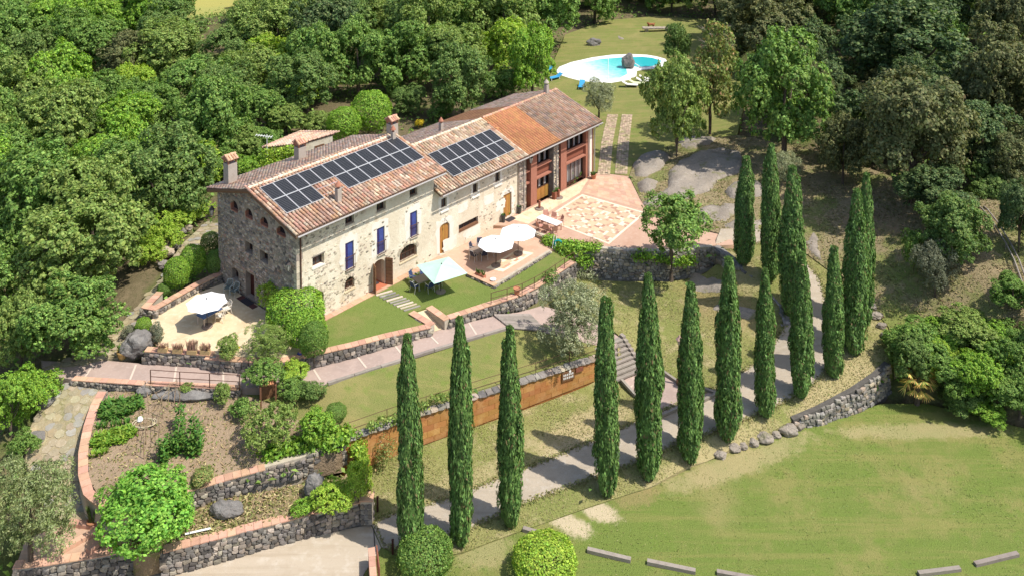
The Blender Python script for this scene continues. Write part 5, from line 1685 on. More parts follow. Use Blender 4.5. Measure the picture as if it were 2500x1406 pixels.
outcrop('rock_slab', 'cracked rock lump touching the patio edge', [(1545, 448), (1575, 437), (1612, 445), (1600, 470), (1560, 475)], N_, .55, 3)
outcrop('rock_slab', 'grey ridge of rock behind the first upper cypress', [(1765, 470), (1790, 445), (1835, 440), (1880, 455), (1880, 480), (1820, 490), (1780, 487)], N_, .7, 4)
outcrop('rock_slab', 'long low striped rock right of the fig tree', [(1688, 530), (1705, 505), (1745, 490), (1795, 492), (1815, 512), (1775, 545), (1722, 556)], N_, .3, 5)
outcrop('rock_slab', 'flat dark rock between the upper cypresses', [(1745, 552), (1800, 530), (1870, 528), (1940, 520), (1950, 560), (1870, 562), (1800, 572)], N_, .25, 6)
outcrop('rock_slab', 'grey rock by the tall cypress beside the lane', [(1955, 590), (1990, 560), (2010, 590), (2010, 640), (1980, 625)], N_, .5, 7)
outcrop('rock_slab', 'broad pale rock in the lawn below the patio wall', [(1655, 690), (1690, 655), (1760, 662), (1795, 690), (1790, 722), (1720, 718), (1680, 715)], G_, .3, 8)
outcrop('rock_slab', 'lower pale rock in the lawn beside the tall middle cypress', [(1715, 752), (1760, 732), (1840, 745), (1870, 770), (1830, 790), (1740, 765)], G_, .22, 9)
outcrop('rock_slab', 'small shaded rock above the lane with cypress roots', [(1640, 350), (1680, 330), (1760, 335), (1740, 355), (1680, 370)], N_, .4, 10)

# ------------------------------------------------------------------ pool
z8 = lambda x, y: (1320 + x / 4.044, 40 + y / 4.044)
rim = [(150, 545), (185, 500), (300, 455), (500, 410), (700, 382), (900, 376), (1050, 382), (1150, 400), (1240, 425), (1250, 480), (1130, 520), (1020, 528), (950, 540), (945, 590), (870, 630), (700, 658), (550, 655), (400, 640), (280, 610), (190, 580)]
wat = [(215, 555), (300, 500), (420, 455), (600, 424), (800, 408), (1000, 402), (1100, 412), (1190, 440), (1170, 480), (1060, 500), (950, 500), (880, 492), (845, 515), (855, 570), (780, 610), (650, 632), (500, 628), (340, 602)]
zp = P_.z1(*P_.at(1480, 170)[:2]) + .02
Zone('pool_rim', [(*z8(*p), zp) for p in rim], M('pool_rim_white', (.78, .76, .72), [(2, (.70, .67, .62), .5, .7, .5)], .7), .8, skirt=.5, reg=False)
m_water = bpy.data.materials.new('pool_water')
t_ = NT(m_water)
pos = t_.new('NewGeometry').outputs['Position']
cc = at(*z8(990, 470), zp)
ce = at(*z8(230, 560), zp)
dv = t_.new('VectorMath', operation='DOT_PRODUCT')
sb = t_.new('VectorMath', operation='SUBTRACT')
t_.ln(pos, sb.inputs[0])
sb.inputs[1].default_value = tuple(ce)
t_.ln(sb.outputs[0], dv.inputs[0])
ax = (cc - ce)
dv.inputs[1].default_value = tuple(ax / ax.length_squared)
wob = t_.noise(pos, 1.4, 3)
dep = t_.math('ADD', dv.outputs['Value'], t_.math('MULTIPLY', t_.math('SUBTRACT', wob, .5), .35))
c_ = t_.mix(t_.ramp(dep, .2, .72), (.74, .78, .73), (.17, .63, .60))
c_ = t_.mix(t_.ramp(dep, .55, 1.05), c_, (.03, .42, .45))
t_.ln(c_, t_.b.inputs['Base Color'])
t_.b.inputs['Roughness'].default_value = .06
t_.b.inputs['Specular IOR Level'].default_value = .5
bp = t_.new('Bump')
bp.inputs['Strength'].default_value = .25
bp.inputs['Distance'].default_value = .05
t_.ln(t_.noise(pos, 3.0, 3), bp.inputs['Height'])
t_.ln(bp.outputs[0], t_.b.inputs['Normal'])
Zone('pool_water', [(*z8(*p), zp + .012) for p in wat], m_water, .8, skirt=.2, reg=False)
boulder('pool_boulder', 'upright dark boulder standing at the pool edge', at(*z8(862, 512), zp), (1.6, 1.2, 2.0), 50, sink=.06)
mb = MB()
mb.tube([at(*z8(890, 440), zp + .5), at(*z8(985, 503), zp + .1)], .05, 6)
tag(link('pool_slide_rail', mb.mesh('pool_slide_rail', m_white)), 'white rail running from the pool boulder into the water', 'rail')
mb = MB()
mb.tube([at(*z8(668, 418), zp + .05), at(*z8(662, 640), zp + .05)], .03, 5)
tag(link('pool_rope', mb.mesh('pool_rope', m_white)), 'thin white float rope stretched across the pool', 'rope')
boulder('lawn_rock', 'grey block of rock on the pool lawn behind the pool', P_.at(*z8(528, 285)), (1.9, 1.1, 1.3), 51)
outcrop('lawn_outcrop', 'low flat rock outcrop on the pool lawn near the trees', [z8(740, 200), z8(780, 195), z8(840, 225), z8(830, 242), z8(760, 230)], P_, .5, 12)
b0 = P_.at(*z8(1145, 150))
t = thing('stone_bench', 'long pale stone bench at the far end of the pool lawn', 'bench', b0)
mb = MB()
mb.box(-2.1, 2.1, -.4, .4, .38, .6)
part('seat', mb, m_fstone, t)
for x in (-1.5, 1.5):
    mb = MB()
    mb.box(x - .25, x + .25, -.3, .3, 0, .378)
    part('leg', mb, m_fieldstone, t)
def skin(name, joints, edges, radii, mt, sub=2, parent=None):
    me = bpy.data.meshes.new(name)
    me.from_pydata(joints, edges, [])
    o = link(name, me, parent)
    s = o.modifiers.new('skin', 'SKIN')
    for v, r_ in zip(me.skin_vertices[0].data, radii):
        v.radius = r_ if isinstance(r_, tuple) else (r_, r_)
    me.skin_vertices[0].data[0].use_root = True
    s.use_smooth_shade = True
    if sub:
        o.modifiers.new('sub', 'SUBSURF').levels = sub
        o.modifiers['sub'].render_levels = sub
    me.materials.append(mt)
    return o
dg = P_.at(*z8(1088, 128))
t = tag(skin('dog', [(0, 0, .72), (.35, 0, .74), (.5, .02, .92), (.72, .02, .98), (-.4, 0, .70), (.38, .12, .62), (.36, .13, .32), (.38, .13, .02), (.38, -.12, .62), (.40, -.13, .32), (.42, -.13, .02), (-.42, .12, .58), (-.36, .13, .40), (-.48, .13, .24), (-.44, .13, .02), (-.42, -.12, .58), (-.38, -.13, .40), (-.5, -.13, .24), (-.46, -.13, .02), (-.62, 0, .8), (-.72, 0, .95), (.56, .08, 1.06), (.56, -.05, 1.06)],
     [(0, 1), (1, 2), (2, 3), (0, 4), (1, 5), (5, 6), (6, 7), (1, 8), (8, 9), (9, 10), (4, 11), (11, 12), (12, 13), (13, 14), (4, 15), (15, 16), (16, 17), (17, 18), (4, 19), (19, 20), (2, 21), (2, 22)],
     [.2, .22, .13, .07, .17, .1, .06, .045, .1, .06, .045, .12, .07, .045, .045, .12, .07, .045, .045, .05, .03, .04, .04], M('brown_coat', (.26, .10, .04), rough=.8)), 'reddish brown dog standing behind the stone bench on the pool lawn', 'dog')
t.location, t.rotation_euler = dg, (0, 0, radians(200))

# ------------------------------------------------------------------ furniture
def table(label, p, rz, lx, ly, h, top, leg=m_alu, group=None):
    t = thing('garden_table', label, 'table', p, rz, group)
    mb = MB()
    mb.box(-lx / 2, lx / 2, -ly / 2, ly / 2, h - .04, h)
    part('tabletop', mb, top, t)
    mb = MB()
    mb.box(-lx / 2 + .06, lx / 2 - .06, -ly / 2 + .06, ly / 2 - .06, h - .10, h - .042)
    part('apron', mb, leg, t)
    for sx in (-1, 1):
        for sy in (-1, 1):
            mb = MB()
            mb.beam((sx * (lx / 2 - .08), sy * (ly / 2 - .08), 0), (sx * (lx / 2 - .08), sy * (ly / 2 - .08), h - .1), .05, .05)
            part('leg', mb, leg, t)
    return t
def make_chair(name, frame, fabric, slats=0):
    t = thing(name, '', 'chair')
    mb = MB()
    mb.box(-.23, .23, -.22, .22, .385, .42, None)
    part('seat', mb, fabric, t)
    if slats:
        for k in range(4):
            mb = MB()
            x = -.165 + k * .11
            mb.beam((x, .23, .45), (x * 1.1, .33, .80), .07, .02, (0, 1, 0))
            part('back_slat', mb, fabric, t)
    else:
        mb = MB()
        a, b = Vector((0, .22, .45)), Vector((0, .32, .80))
        mb.add([(-.22, .215, .44), (.22, .215, .44), (.2, .315, .82), (-.2, .315, .82), (-.22, .24, .44), (.22, .24, .44), (.2, .34, .82), (-.2, .34, .82)], [(0, 1, 2, 3), (7, 6, 5, 4), (0, 4, 5, 1), (1, 5, 6, 2), (2, 6, 7, 3), (3, 7, 4, 0)])
        part('backrest', mb, fabric, t)
    for sx in (-1, 1):
        mb = MB()
        mb.tube([(sx * .26, -.27, 0), (sx * .255, -.2, .38), (sx * .25, -.2, .60)], .017, 6)
        part('leg', mb, frame, t)
        mb = MB()
        mb.tube([(sx * .26, .30, 0), (sx * .25, .2, .40), (sx * .22, .27, .62), (sx * .19, .335, .84)], .017, 6)
        part('leg', mb, frame, t)
        mb = MB()
        mb.tube([(sx * .25, -.24, .60), (sx * .265, 0, .62), (sx * .235, .265, .61)], .02, 6)
        part('armrest', mb, frame, t)
    mb = MB()
    mb.tube([(-.19, .335, .84), (0, .35, .875), (.19, .335, .84)], .018, 6)
    part('top_rail', mb, frame, t)
    return t
def face(p, target):
    """rotation that turns a chair (its front is -y) towards target"""
    d = Vector(target) - Vector(p)
    return math.atan2(d[1], d[0]) + pi / 2
def seat_round(kind, spots, target, group, flip=()):
    first = kind
    for k, (p, label) in enumerate(spots):
        if first is not None and not first.get('used'):
            o = first
            o['used'] = 1
            o.location, o.rotation_euler = p, (0, 0, face(p, target))
            o['label'] = label
            if group:
                o['group'] = group
        else:
            again(first, p, face(p, target), label, group)
c_navy = make_chair('garden_chair', m_alu, m_blue_seat)
c_dark = make_chair('garden_chair', m_alu, m_dark_seat)
c_white = make_chair('garden_chair', M('cream_metal', (.70, .64, .56), rough=.5), m_patch, 1)
c_green = make_chair('garden_chair', M('sage_metal', (.50, .54, .50), rough=.5), M('sage_seat', (.12, .15, .14), rough=.6), 1)
c_red = make_chair('garden_chair', M('salmon_metal', (.55, .31, .24), rough=.6), M('salmon_mesh', (.50, .26, .19), rough=.7))
m_top_brown = M('taupe_tabletop', (.27, .20, .155), rough=.5)
m_top_blue = M('blue_glass_top', (.05, .085, .19), rough=.12, spec=.6)
S = .93
# lawn group
tp = B_.at(1036, 698)
rz = math.atan2(*tuple((B_.at(1060, 686) - B_.at(1020, 700)).to_2d())[::-1])
table('taupe garden table on the lawn under the pale green parasol', tp, rz, 1.55, .95, .66, m_top_brown)
seat_round(c_navy, [(B_.at(1013, 711), 'navy chair nearest the stepping slabs at the lawn table'), (B_.at(1049, 711), 'navy chair at the front of the lawn table'), (B_.at(1068, 704), 'navy chair beside the pole of the green parasol'), (B_.at(1010, 690), 'navy chair at the house side end of the lawn table'), (B_.at(1033, 678), 'navy chair behind the lawn table next to the facade')], tp, 'navy chairs at the lawn table')
# terrace group
tp = C_.at(1176, 624)
rz = math.atan2(*tuple((C_.at(1199, 612) - C_.at(1160, 631)).to_2d())[::-1])
table('taupe garden table on the umbrella terrace', tp, rz, 1.9, .95, .66, m_top_brown)
seat_round(c_dark, [(C_.at(1158, 635), 'charcoal chair at the near corner of the terrace table'), (C_.at(1181, 633), 'charcoal chair at the front middle of the terrace table'), (C_.at(1197, 624), 'charcoal chair at the front right of the terrace table'), (C_.at(1156, 619), 'charcoal chair at the left end of the terrace table'), (C_.at(1172, 610), 'charcoal chair behind the terrace table near the facade')], tp, 'charcoal chairs at the terrace table')
again(c_dark, C_.at(1221, 617), 2.4, 'charcoal chair apart between the two white parasol poles', 'charcoal chairs at the terrace table')
# patio group
tp = D_.at(1341, 557)
rz = math.atan2(*tuple((D_.at(1367, 566) - D_.at(1315, 546)).to_2d())[::-1])
table('long white table on the upper patio beside the tile carpet', tp, rz, 2.1, .8, .68, m_white, m_salmon)
seat_round(c_red, [(D_.at(1319, 563), 'salmon chair at the near side of the white table closest to the parasols'), (D_.at(1335, 568), 'middle salmon chair on the near side of the white table'), (D_.at(1352, 573), 'salmon chair on the near side of the white table closest to the ivy'), (D_.at(1334, 541), 'salmon chair on the far side of the white table closest to the loggia'), (D_.at(1350, 546), 'middle salmon chair on the far side of the white table'), (D_.at(1366, 552), 'salmon chair on the far side of the white table by the carpet edge')], tp, 'salmon chairs at the white table')
# gable group
tp = A_.at(512, 783)
rz = math.atan2(*tuple((A_.at(540, 768) - A_.at(498, 792)).to_2d())[::-1])
table('blue topped table under the white parasol on the gable terrace', tp, rz, 1.55, .85, .66, m_top_blue, M('bamboo_leg', (.60, .50, .40), rough=.6))
seat_round(c_white, [(A_.at(537, 783), 'pale slatted chair at the near side of the blue topped table'), (A_.at(553, 766), 'pale slatted chair at the far end of the blue topped table')], tp, 'pale chairs on the gable terrace')
seat_round(c_green, [(A_.at(558, 715), 'sage slatted chair nearest the raised bed against the gable'), (A_.at(572, 722), 'sage slatted chair nearest the gable door')], A_.at(520, 760), 'sage chairs against the gable')

def parasol(label, p, poly, zc, ztop, canvas, sag=0.0, fold=0.0, lean=None, group=None, pole=m_iron):
    """poly: canopy edge in plan, relative to the pole"""
    t = thing('parasol', label, 'parasol', p, 0, group)
    mb = MB()
    mb.lathe([(.36, 0), (.38, .05), (.34, .1), (.05, .11)], 16)
    part('base', mb, m_stone_base, t)
    c = lean or Vector((0, 0, 0))
    mb = MB()
    mb.tube([(0, 0, .1), (c[0] * .0, c[1] * .0, ztop - .05)], .03, 8)
    part('pole', mb, pole, t)
    n = len(poly)
    mb = MB()
    cv = Vector((c[0], c[1], ztop))
    rings = 5
    vs = [cv]
    for k in range(1, rings + 1):
        f = k / rings
        for i in range(n):
            for j in range(4):
                a, b = Vector(poly[i]), Vector(poly[(i + 1) % n])
                e = a.lerp(b, j / 4)
                dip = 4 * (j / 4) * (1 - j / 4)
                cen = Vector((c[0], c[1]))
                e = cen + (e - cen) * (1 - sag * dip * f)
                q = cen.lerp(e, f)
                vs.append(Vector((q[0], q[1], ztop + (zc - ztop) * f ** 1.15 - .05 * dip * f * (1 - f) * 4)))
    m4 = n * 4
    fs = [(0, 1 + (i + 1) % m4, 1 + i) for i in range(m4)]
    fs += [(1 + k * m4 + i, 1 + k * m4 + (i + 1) % m4, 1 + (k + 1) * m4 + (i + 1) % m4, 1 + (k + 1) * m4 + i) for k in range(rings - 1) for i in range(m4)]
    mb.add(vs, fs)
    cn = part('canopy', mb, canvas, t, smooth=False)
    for i in range(n):
        r_ = MB()
        e = Vector((*poly[i], zc))
        r_.beam((c[0], c[1], ztop - .12), e * .98 - Vector((0, 0, .03)), .02, .02)
        part('rib', r_, pole, t)
    f = MB()
    f.lathe([(.03, ztop), (.05, ztop + .04), (.01, ztop + .1)], 8, (c[0], c[1], 0))
    part('finial', f, pole, t)
    return t
def octo(r, a0):
    return [(r * cos(a0 + k * pi / 4), r * sin(a0 + k * pi / 4)) for k in range(8)]
parasol('white octagonal parasol nearer the green one on the umbrella terrace', C_.at(1211, 649), octo(1.42, .25), 1.72, 2.1, m_canvas)
parasol('white octagonal parasol farther back beside the patio wall', C_.at(1265, 620), octo(1.44, .25), 1.72, 2.12, m_canvas)
parasol('large white scalloped parasol on the gable terrace', A_.at(506, 797), octo(1.38, .1), 1.68, 1.92, m_canvas, sag=.035)
gp = B_.at(1076, 713)
gc = [at(*q, 1.75) - gp for q in ((1059.6, 686), (1141.7, 660), (1095.6, 620), (1016, 640))]
gcen = sum((g.to_2d() for g in gc), Vector((0, 0))) / 4
parasol('pale green square parasol tilted over the lawn table', gp, [tuple(g.to_2d()) for g in gc], 1.62, 2.02, m_green_canvas, lean=Vector((gcen[0], gcen[1], 0)))
for k, (x, y) in enumerate(((1317, 511), (1364, 484))):
    t = thing('parasol_stand', ['empty parasol stand with red sleeve in front of the oak panelled bay', 'empty parasol stand with red sleeve by the stone pier'][k], 'parasol stand', D_.at(x, y))
    mb = MB()
    mb.lathe([(.38, 0), (.4, .05), (.36, .1), (.06, .11)], 16)
    part('base', mb, m_stone_base, t)
    mb = MB()
    mb.lathe([(.10, .11), (.10, .75), (.07, .78)], 10)
    part('sleeve', mb, m_redpanel, t)
# sun loungers
def lounger(label, p, rz, fabric, frame, group=None):
    t = thing('sun_lounger', label, 'sun lounger', p, rz, group)
    mb = MB()
    mb.box(-.95, .35, -.32, .32, .30, .37)
    part('seat', mb, fabric, t)
    mb = MB()
    mb.add([(.35, -.32, .30), (.95, -.32, .62), (.95, .32, .62), (.35, .32, .30), (.35, -.32, .37), (.93, -.32, .68), (.93, .32, .68), (.35, .32, .37)], [(0, 1, 2, 3), (7, 6, 5, 4), (0, 4, 5, 1), (1, 5, 6, 2), (2, 6, 7, 3), (3, 7, 4, 0)])
    part('backrest', mb, fabric, t)
    for x in (-.8, .45):
        for y in (-.28, .28):
            mb = MB()
            mb.beam((x, y, 0), (x, y, .3), .06, .06)
            part('leg', mb, frame, t)
    return t
m_pale_fab = M('pale_lounger_fabric', (.66, .63, .56), rough=.8)
m_lime_fab = M('lime_lounger_fabric', (.60, .62, .38), rough=.8)
m_azure = M('azure_cushion', (.05, .30, .55), rough=.6)
for k, (x, y, m_, lb) in enumerate(((882, 700, m_pale_fab, 'pale sun lounger at the near end of the row by the pool'), (948, 684, m_lime_fab, 'lime tinted sun lounger in the row by the pool'), (1020, 664, m_pale_fab, 'pale sun lounger third in the row by the pool'), (1050, 640, m_pale_fab, 'pale sun lounger half hidden by the tree in the row by the pool'))):
    lounger(lb, P_.at(*z8(x, y)), radians(168), m_, m_wood_grey, 'sun loungers beside the pool')
lounger('blue sun lounger on the lawn below the pool behind the olive', P_.at(*z8(405, 705)), radians(80), m_azure, m_white)
lounger('blue sun lounger at the left tip of the pool', P_.at(*z8(145, 625)), radians(35), m_azure, m_white)
lounger('blue sun lounger half hidden under the trees left of the pool', P_.at(*z8(70, 560)), radians(60), m_azure, m_white)

# ------------------------------------------------------------------ pots, lamps, small things
m_fol_pot = M('pot_leaves', (.09, .16, .035), rough=.6, rnd=(.4, .03), transl=.25)
m_dryflower = M('dry_flower', (.38, .24, .16), rough=.8, rnd=(.3, .03))
def sprig(mb, c, r, h, n, rng, spread=1.0):
    """thin blades rising from c"""
    for _ in range(n):
        q, l = rng.uniform(0, 6.3), rng.uniform(.5, 1)
        b = Vector(c) + Vector((cos(q) * r * .3, sin(q) * r * .3, 0))
        tip = Vector(c) + Vector((cos(q) * r * l * spread, sin(q) * r * l * spread, h * rng.uniform(.6, 1)))
        s = Vector((-sin(q), cos(q), 0)) * .025
        m = b.lerp(tip, .55) + Vector((0, 0, h * .12))
        mb.add([b - s, b + s, m + s * 1.4, m - s * 1.4, tip], [(0, 1, 2, 3), (3, 2, 4)])
rg = random.Random(31)
def pot(label, p, r, h, mt, plant=None, ph=.4, n=40, name='flower_pot', cat='pot', square=None):
    t = thing(name, label, cat, p)
    mb = MB()
    if square:
        mb.box(-square[0] / 2, square[0] / 2, -square[1] / 2, square[1] / 2, 0, h)
        part('trough', mb, mt, t)
        t.rotation_euler = (0, 0, square[2])
    else:
        mb.lathe([(r * .7, 0), (r, h * .85), (r * 1.12, h * .86), (r * 1.12, h), (r * .9, h), (r * .9, h * .9)], 12)
        part('pot_body', mb, mt, t, smooth=False)
    if plant:
        mb = MB()
        if square:
            for k in range(5):
                sprig(mb, ((k / 4 - .5) * square[0] * .8, 0, h - .02), r, ph, n // 4, rg)
        else:
            sprig(mb, (0, 0, h - .05), r * 1.5, ph, n, rg)
        part('plant', mb, plant, t)
    return t
ang = math.atan2(*tuple((at(501, 860, .1) - at(398, 854, .1)).to_2d())[::-1])
m_trough = M('straw_trough', (.44, .31, .15), rough=.8)
for k, (x, y, lb, ph) in enumerate(((398, 857, 'straw coloured trough at the boulder end of the terrace coping', .3), (434, 860, 'straw coloured trough second from the boulder on the terrace coping', .35), (469, 863, 'straw coloured trough with the tallest dry flowers on the terrace coping', .75), (501, 863, 'straw coloured trough next to the yellow flowering bush on the terrace coping', .45))):
    pot(lb, at(x, y, .12), .25, .26, m_trough, m_dryflower, ph, 60, 'planter_trough', 'planter', (.62, .24, ang))
pot('ochre pot with a leafy plant at the foot of the big boulder', E_.at(299, 874), .32, .5, M('ochre_pot', (.42, .27, .09), rough=.7), m_fol_pot, .5, 60)
pot('brown pot with spiky green blades at the foot of the curved wall', M_.at(227, 1283), .3, .32, m_pot, m_fol_pot, 1.0, 60)
pot('terracotta trough with herbs at the edge of the umbrella terrace', C_.at(1173, 676), .2, .25, m_pot, m_fol_pot, .3, 40, 'planter_trough', 'planter', (.85, .28, math.atan2(*tuple((C_.at(1206, 697) - C_.at(1140, 667)).to_2d())[::-1])))
pot('white ring shaped pot at the corner of the umbrella terrace', C_.at(1204, 688), .2, .22, m_white)
pot('terracotta pot on the coping beside the iron railing', at(1262, 717, .08), .24, .42, m_pot)
pot('dark tall pot left of the oak door of the wing', D_.at(1229, 543), .18, .62, m_pot_dark, m_fol_pot, .2, 20)
pot('dark tall pot right of the oak door of the wing', D_.at(1268, 522), .18, .62, m_pot_dark, m_fol_pot, .2, 20)
pot('square red pot beside the stone pier of the loggia', D_.at(1354, 486), .2, .62, m_redpanel, m_fol_pot, .15, 20, square=(.34, .34, TH))
pot('terracotta pot with a green plant against the stone pier', D_.at(1361, 478), .22, .4, m_pot, m_fol_pot, .35, 50)
pot('terracotta pot with a plant at the end of the glazed bay', D_.at(1449, 437), .26, .42, m_pot, m_fol_pot, .3, 60)
def mat_(label, p, rz, w, d, mt):
    mb = MB()
    mb.box(-w / 2, w / 2, -d / 2, d / 2, 0, .025, None, .01)
    return tag(link('doormat', mb.mesh('doormat', mt), None, p + Vector((0, 0, .004)), rz), label, 'doormat')
m_mat = M('coir_mat', (.05, .045, .05), rough=.95)
mat_('dark doormat in front of the oak door of the wing', D_.at(1246, 536) + Vector((0, 0, .01)), TH, .9, .55, m_mat)
mat_('large dark mat before the gable door', A_.at(603, 737), TH + pi / 2, 1.05, .55, m_mat)
mat_('small brown mat left of the large dark one at the gable', A_.at(589, 728), TH + pi / 2, .5, .5, M('brown_mat', (.10, .045, .04), rough=.95))
mat_('small brown mat right of the large dark one at the gable', A_.at(618, 748), TH + pi / 2, .55, .45, M('brown_mat', (.11, .05, .045), rough=.95))
mat_('dark mat on the red step of the open door', hp(7.05, .55, .06), TH, .7, .4, m_mat)
def lantern(label, p, rz, arm=.35, s=1.0):
    t = thing('wall_lantern', label, 'lantern', p, rz)
    mb = MB()
    mb.tube([(0, 0, -.15), (0, -arm * .6, -.1), (0, -arm, .05)], .018, 6)
    part('bracket', mb, m_iron, t)
    mb = MB()
    mb.lathe([(.07 * s, .05), (.16 * s, .42 * s)], 6, (0, -arm, 0))
    part('glass_body', mb, M('lantern_glass', (.45, .42, .38), rough=.2), t)
    mb = MB()
    for k in range(6):
        q = k * pi / 3
        mb.beam((.072 * s * cos(q), -arm + .072 * s * sin(q), .05), (.163 * s * cos(q), -arm + .163 * s * sin(q), .42 * s), .02, .02)
    mb.lathe([(.19 * s, .42 * s), (.08 * s, .56 * s), (.02, .68 * s)], 6, (0, -arm, 0))
    part('cage', mb, m_iron, t)
    return t
lantern('pale wall lantern on the front corner of the gable', hp(0, .35, 4.1), TH + radians(-90), .4, 1.2)
lantern('black wall lantern on the rear corner of the gable', hp(0, 9.85, 4.9), TH + radians(-90), .5, 1.2)
lantern('wall lantern between the buttress and the first salmon pier', hp(23.6, -.02, 4.2), TH, .35, 1.25)
lantern('black lantern hanging at the far end of the loggia', hp(33.0, .2, 4.5), TH + radians(60), .6, 1.2)
lp = plaza_z.at(1657, 937)
t = thing('lamp_post', 'rusty red lamp post with glass lantern at the edge of the plaza', 'lamp post', lp)
mb = MB()
mb.box(-.14, .14, -.14, .14, -.1, .3)
part('plinth', mb, m_wood_brown, t)
mb = MB()
mb.tube([(0, 0, .3), (0, 0, 2.75)], [.085, .055], 8)
part('pole', mb, M('red_oxide_paint', (.20, .045, .03), rough=.5), t)
mb = MB()
mb.lathe([(.08, 2.75), (.21, 3.1)], 6)
part('glass_body', mb, M('lamp_glass', (.5, .42, .36), rough=.2), t)
mb = MB()
mb.lathe([(.25, 3.1), (.1, 3.26), (.03, 3.4)], 6)
part('lamp_cap', mb, M('pink_cap', (.40, .26, .22), rough=.6), t)
# gate at the road
t = thing('gate_pier', 'long salmon coped gate pier beside the clipped bush at the road', 'gate pier', at(908, 1380, -4.2))
b0 = t.location.copy()
zt = -4.05
q = [at(*p, zt) - b0 for p in ((899, 1337), (915, 1334), (922, 1430), (904, 1430))]
mb = MB()
mb.prism([tuple(p[:2]) for p in q], -1.4, zt - b0[2] - .06)
part('pier_body', mb, m_salmon, t)
cq = sum(q, Vector()) / 4
ns = 4
for k in range(ns):
    l0, l1 = q[0].lerp(q[3], k / ns), q[0].lerp(q[3], (k + .97) / ns)
    r0, r1 = q[1].lerp(q[2], k / ns), q[1].lerp(q[2], (k + .97) / ns)
    mb = MB()
    mb.prism([tuple(p[:2]) for p in (l0, r0, r1, l1)], zt - b0[2] - .06, zt - b0[2])
    part('coping_tile', mb, m_cap, t)
t = thing('sliding_gate', 'narrow red steel sliding gate standing open beside the gate pier', 'gate', at(926, 1385, -4.9))
b0 = t.location.copy()
for k in range(9):
    f = k / 8
    a = at(920 + 7 * f, 1375 + 55 * f, -4.95) - b0
    mb = MB()
    mb.beam(a, a + Vector((0, 0, 1.0)), .05, .05)
    part('gate_bar', mb, m_redpanel, t)
for z in (.08, 1.0):
    mb = MB()
    mb.beam(at(920, 1375, -4.95) - b0 + Vector((0, 0, z)), at(927, 1430, -4.95) - b0 + Vector((0, 0, z)), .06, .08)
    part('gate_rail', mb, m_redpanel, t)
mb = MB()
mb.beam(I_.at(911, 1272) + Vector((0, 0, .015)), I_.at(915, 1332) + Vector((0, 0, .015)), .05, .05)
part('gate_track', mb, m_iron, t).matrix_parent_inverse = t.matrix_basis.inverted()
for k, (x, y, h, lb) in enumerate(((908, 1268, 1.1, 'dark steel post against the end of the roadside wall'), (922, 1248, .85, 'dark steel post in the grass behind the wall end'), (959, 1352, .8, 'dark steel post beside the first cypress at the road'))):
    mb = MB()
    mb.beam((0, 0, -.2), (0, 0, h), .1, .1)
    mb.beam((0, 0, h), (0, 0, h + .03), .13, .13)
    tag(link('steel_post', mb.mesh('steel_post', M('rust_post', (.07, .025, .018), rough=.7)), None, (G_ if k < 2 else H_).at(x, y)), lb, 'post')
t = thing('wall_end_pier', 'square stone pier with terracotta cap where the roadside wall ends', 'pier', at(896, 1213, -3.4))
mb = MB()
mb.box(-.32, .32, -.3, .3, -1.4, 0)
part('pier_body', mb, m_mortar, t)
mb = MB()
mb.box(-.38, .38, -.36, .36, .002, .07)
part('pier_cap', mb, m_cap, t)
rows = []
for k in range(4):
    for j in range(3):
        rows.append((BASALT[(k + j) % 8], Matrix.Translation((-.21 + j * .21, -.29, -1.2 + k * .3)) @ Matrix.Diagonal((.22, .14, .28, 1))))
lay_stones(rows, t, m_basalt)
# log benches on the meadow
for k, (a, b, lb) in enumerate((((1277, 1294), (1336, 1311), 'short grey beam poking out behind the round clipped bush'), ((1434, 1345), (1540, 1370), 'grey beam right of the round clipped bush'), ((1580, 1374), (1698, 1398), 'grey beam in the lower middle of the meadow'), ((1750, 1400), (1850, 1418), 'grey beam cut by the lower edge of the picture'), ((2242, 1404), (2344, 1391), 'grey beam lying towards the right corner of the meadow'), ((2380, 1381), (2485, 1355), 'split pale beam in the shade at the right corner of the meadow'))):
    A, B = H_.at(*a), H_.at(*b)
    mb = MB()
    mb.beam(A - A + Vector((0, 0, .09)), B - A + Vector((0, 0, .08)), .24, .2)
    tag(link('timber_beam', mb.mesh('timber_beam', m_wood_grey), None, A), lb, 'beam', 'timber beams lying on the meadow')
# pipe up the hillside
mb = MB()
pp = [gat(*p) + Vector((0, 0, .5)) for p in ((2375, 505), (2400, 528), (2425, 560), (2455, 610), (2475, 650), (2502, 725))]
t = thing('slope_handrail', 'double grey pipe handrail running up the shaded slope at the right edge', 'handrail', pp[0])
for d in (0, .35):
    mb = MB()
    mb.tube([p - pp[0] + Vector((d, 0, 0)) for p in pp], .06, 6)
    part('pipe', mb, m_wood_grey, t)
for p in pp[1:]:
    mb = MB()
    mb.tube([p - pp[0] - Vector((0, 0, .8)), p - pp[0]], .04, 5)
    part('post', mb, m_wood_grey, t)
# turquoise hose cart on the ivy wall
t = thing('hose_cart', 'turquoise hose cart with pale handle on the ivy covered wall', 'hose cart', at(1362, 603, .05))
mb = MB()
mb.tube([(-.28 + .1 * cos(q), 0, .35) if 0 else (.26 * cos(q), -.1, .35 + .26 * sin(q)) for q in [k * pi / 5 for k in range(11)]], .09, 6)
part('hose_coil', mb, M('turquoise_hose', (.02, .30, .30), rough=.5), t)
mb = MB()
for x in (-.3, -.1):
    mb = MB()
    mb.tube([(x - .15, -.25, 0), (x, -.05, .95)], .025, 5)
    part('handle', mb, m_white, t)
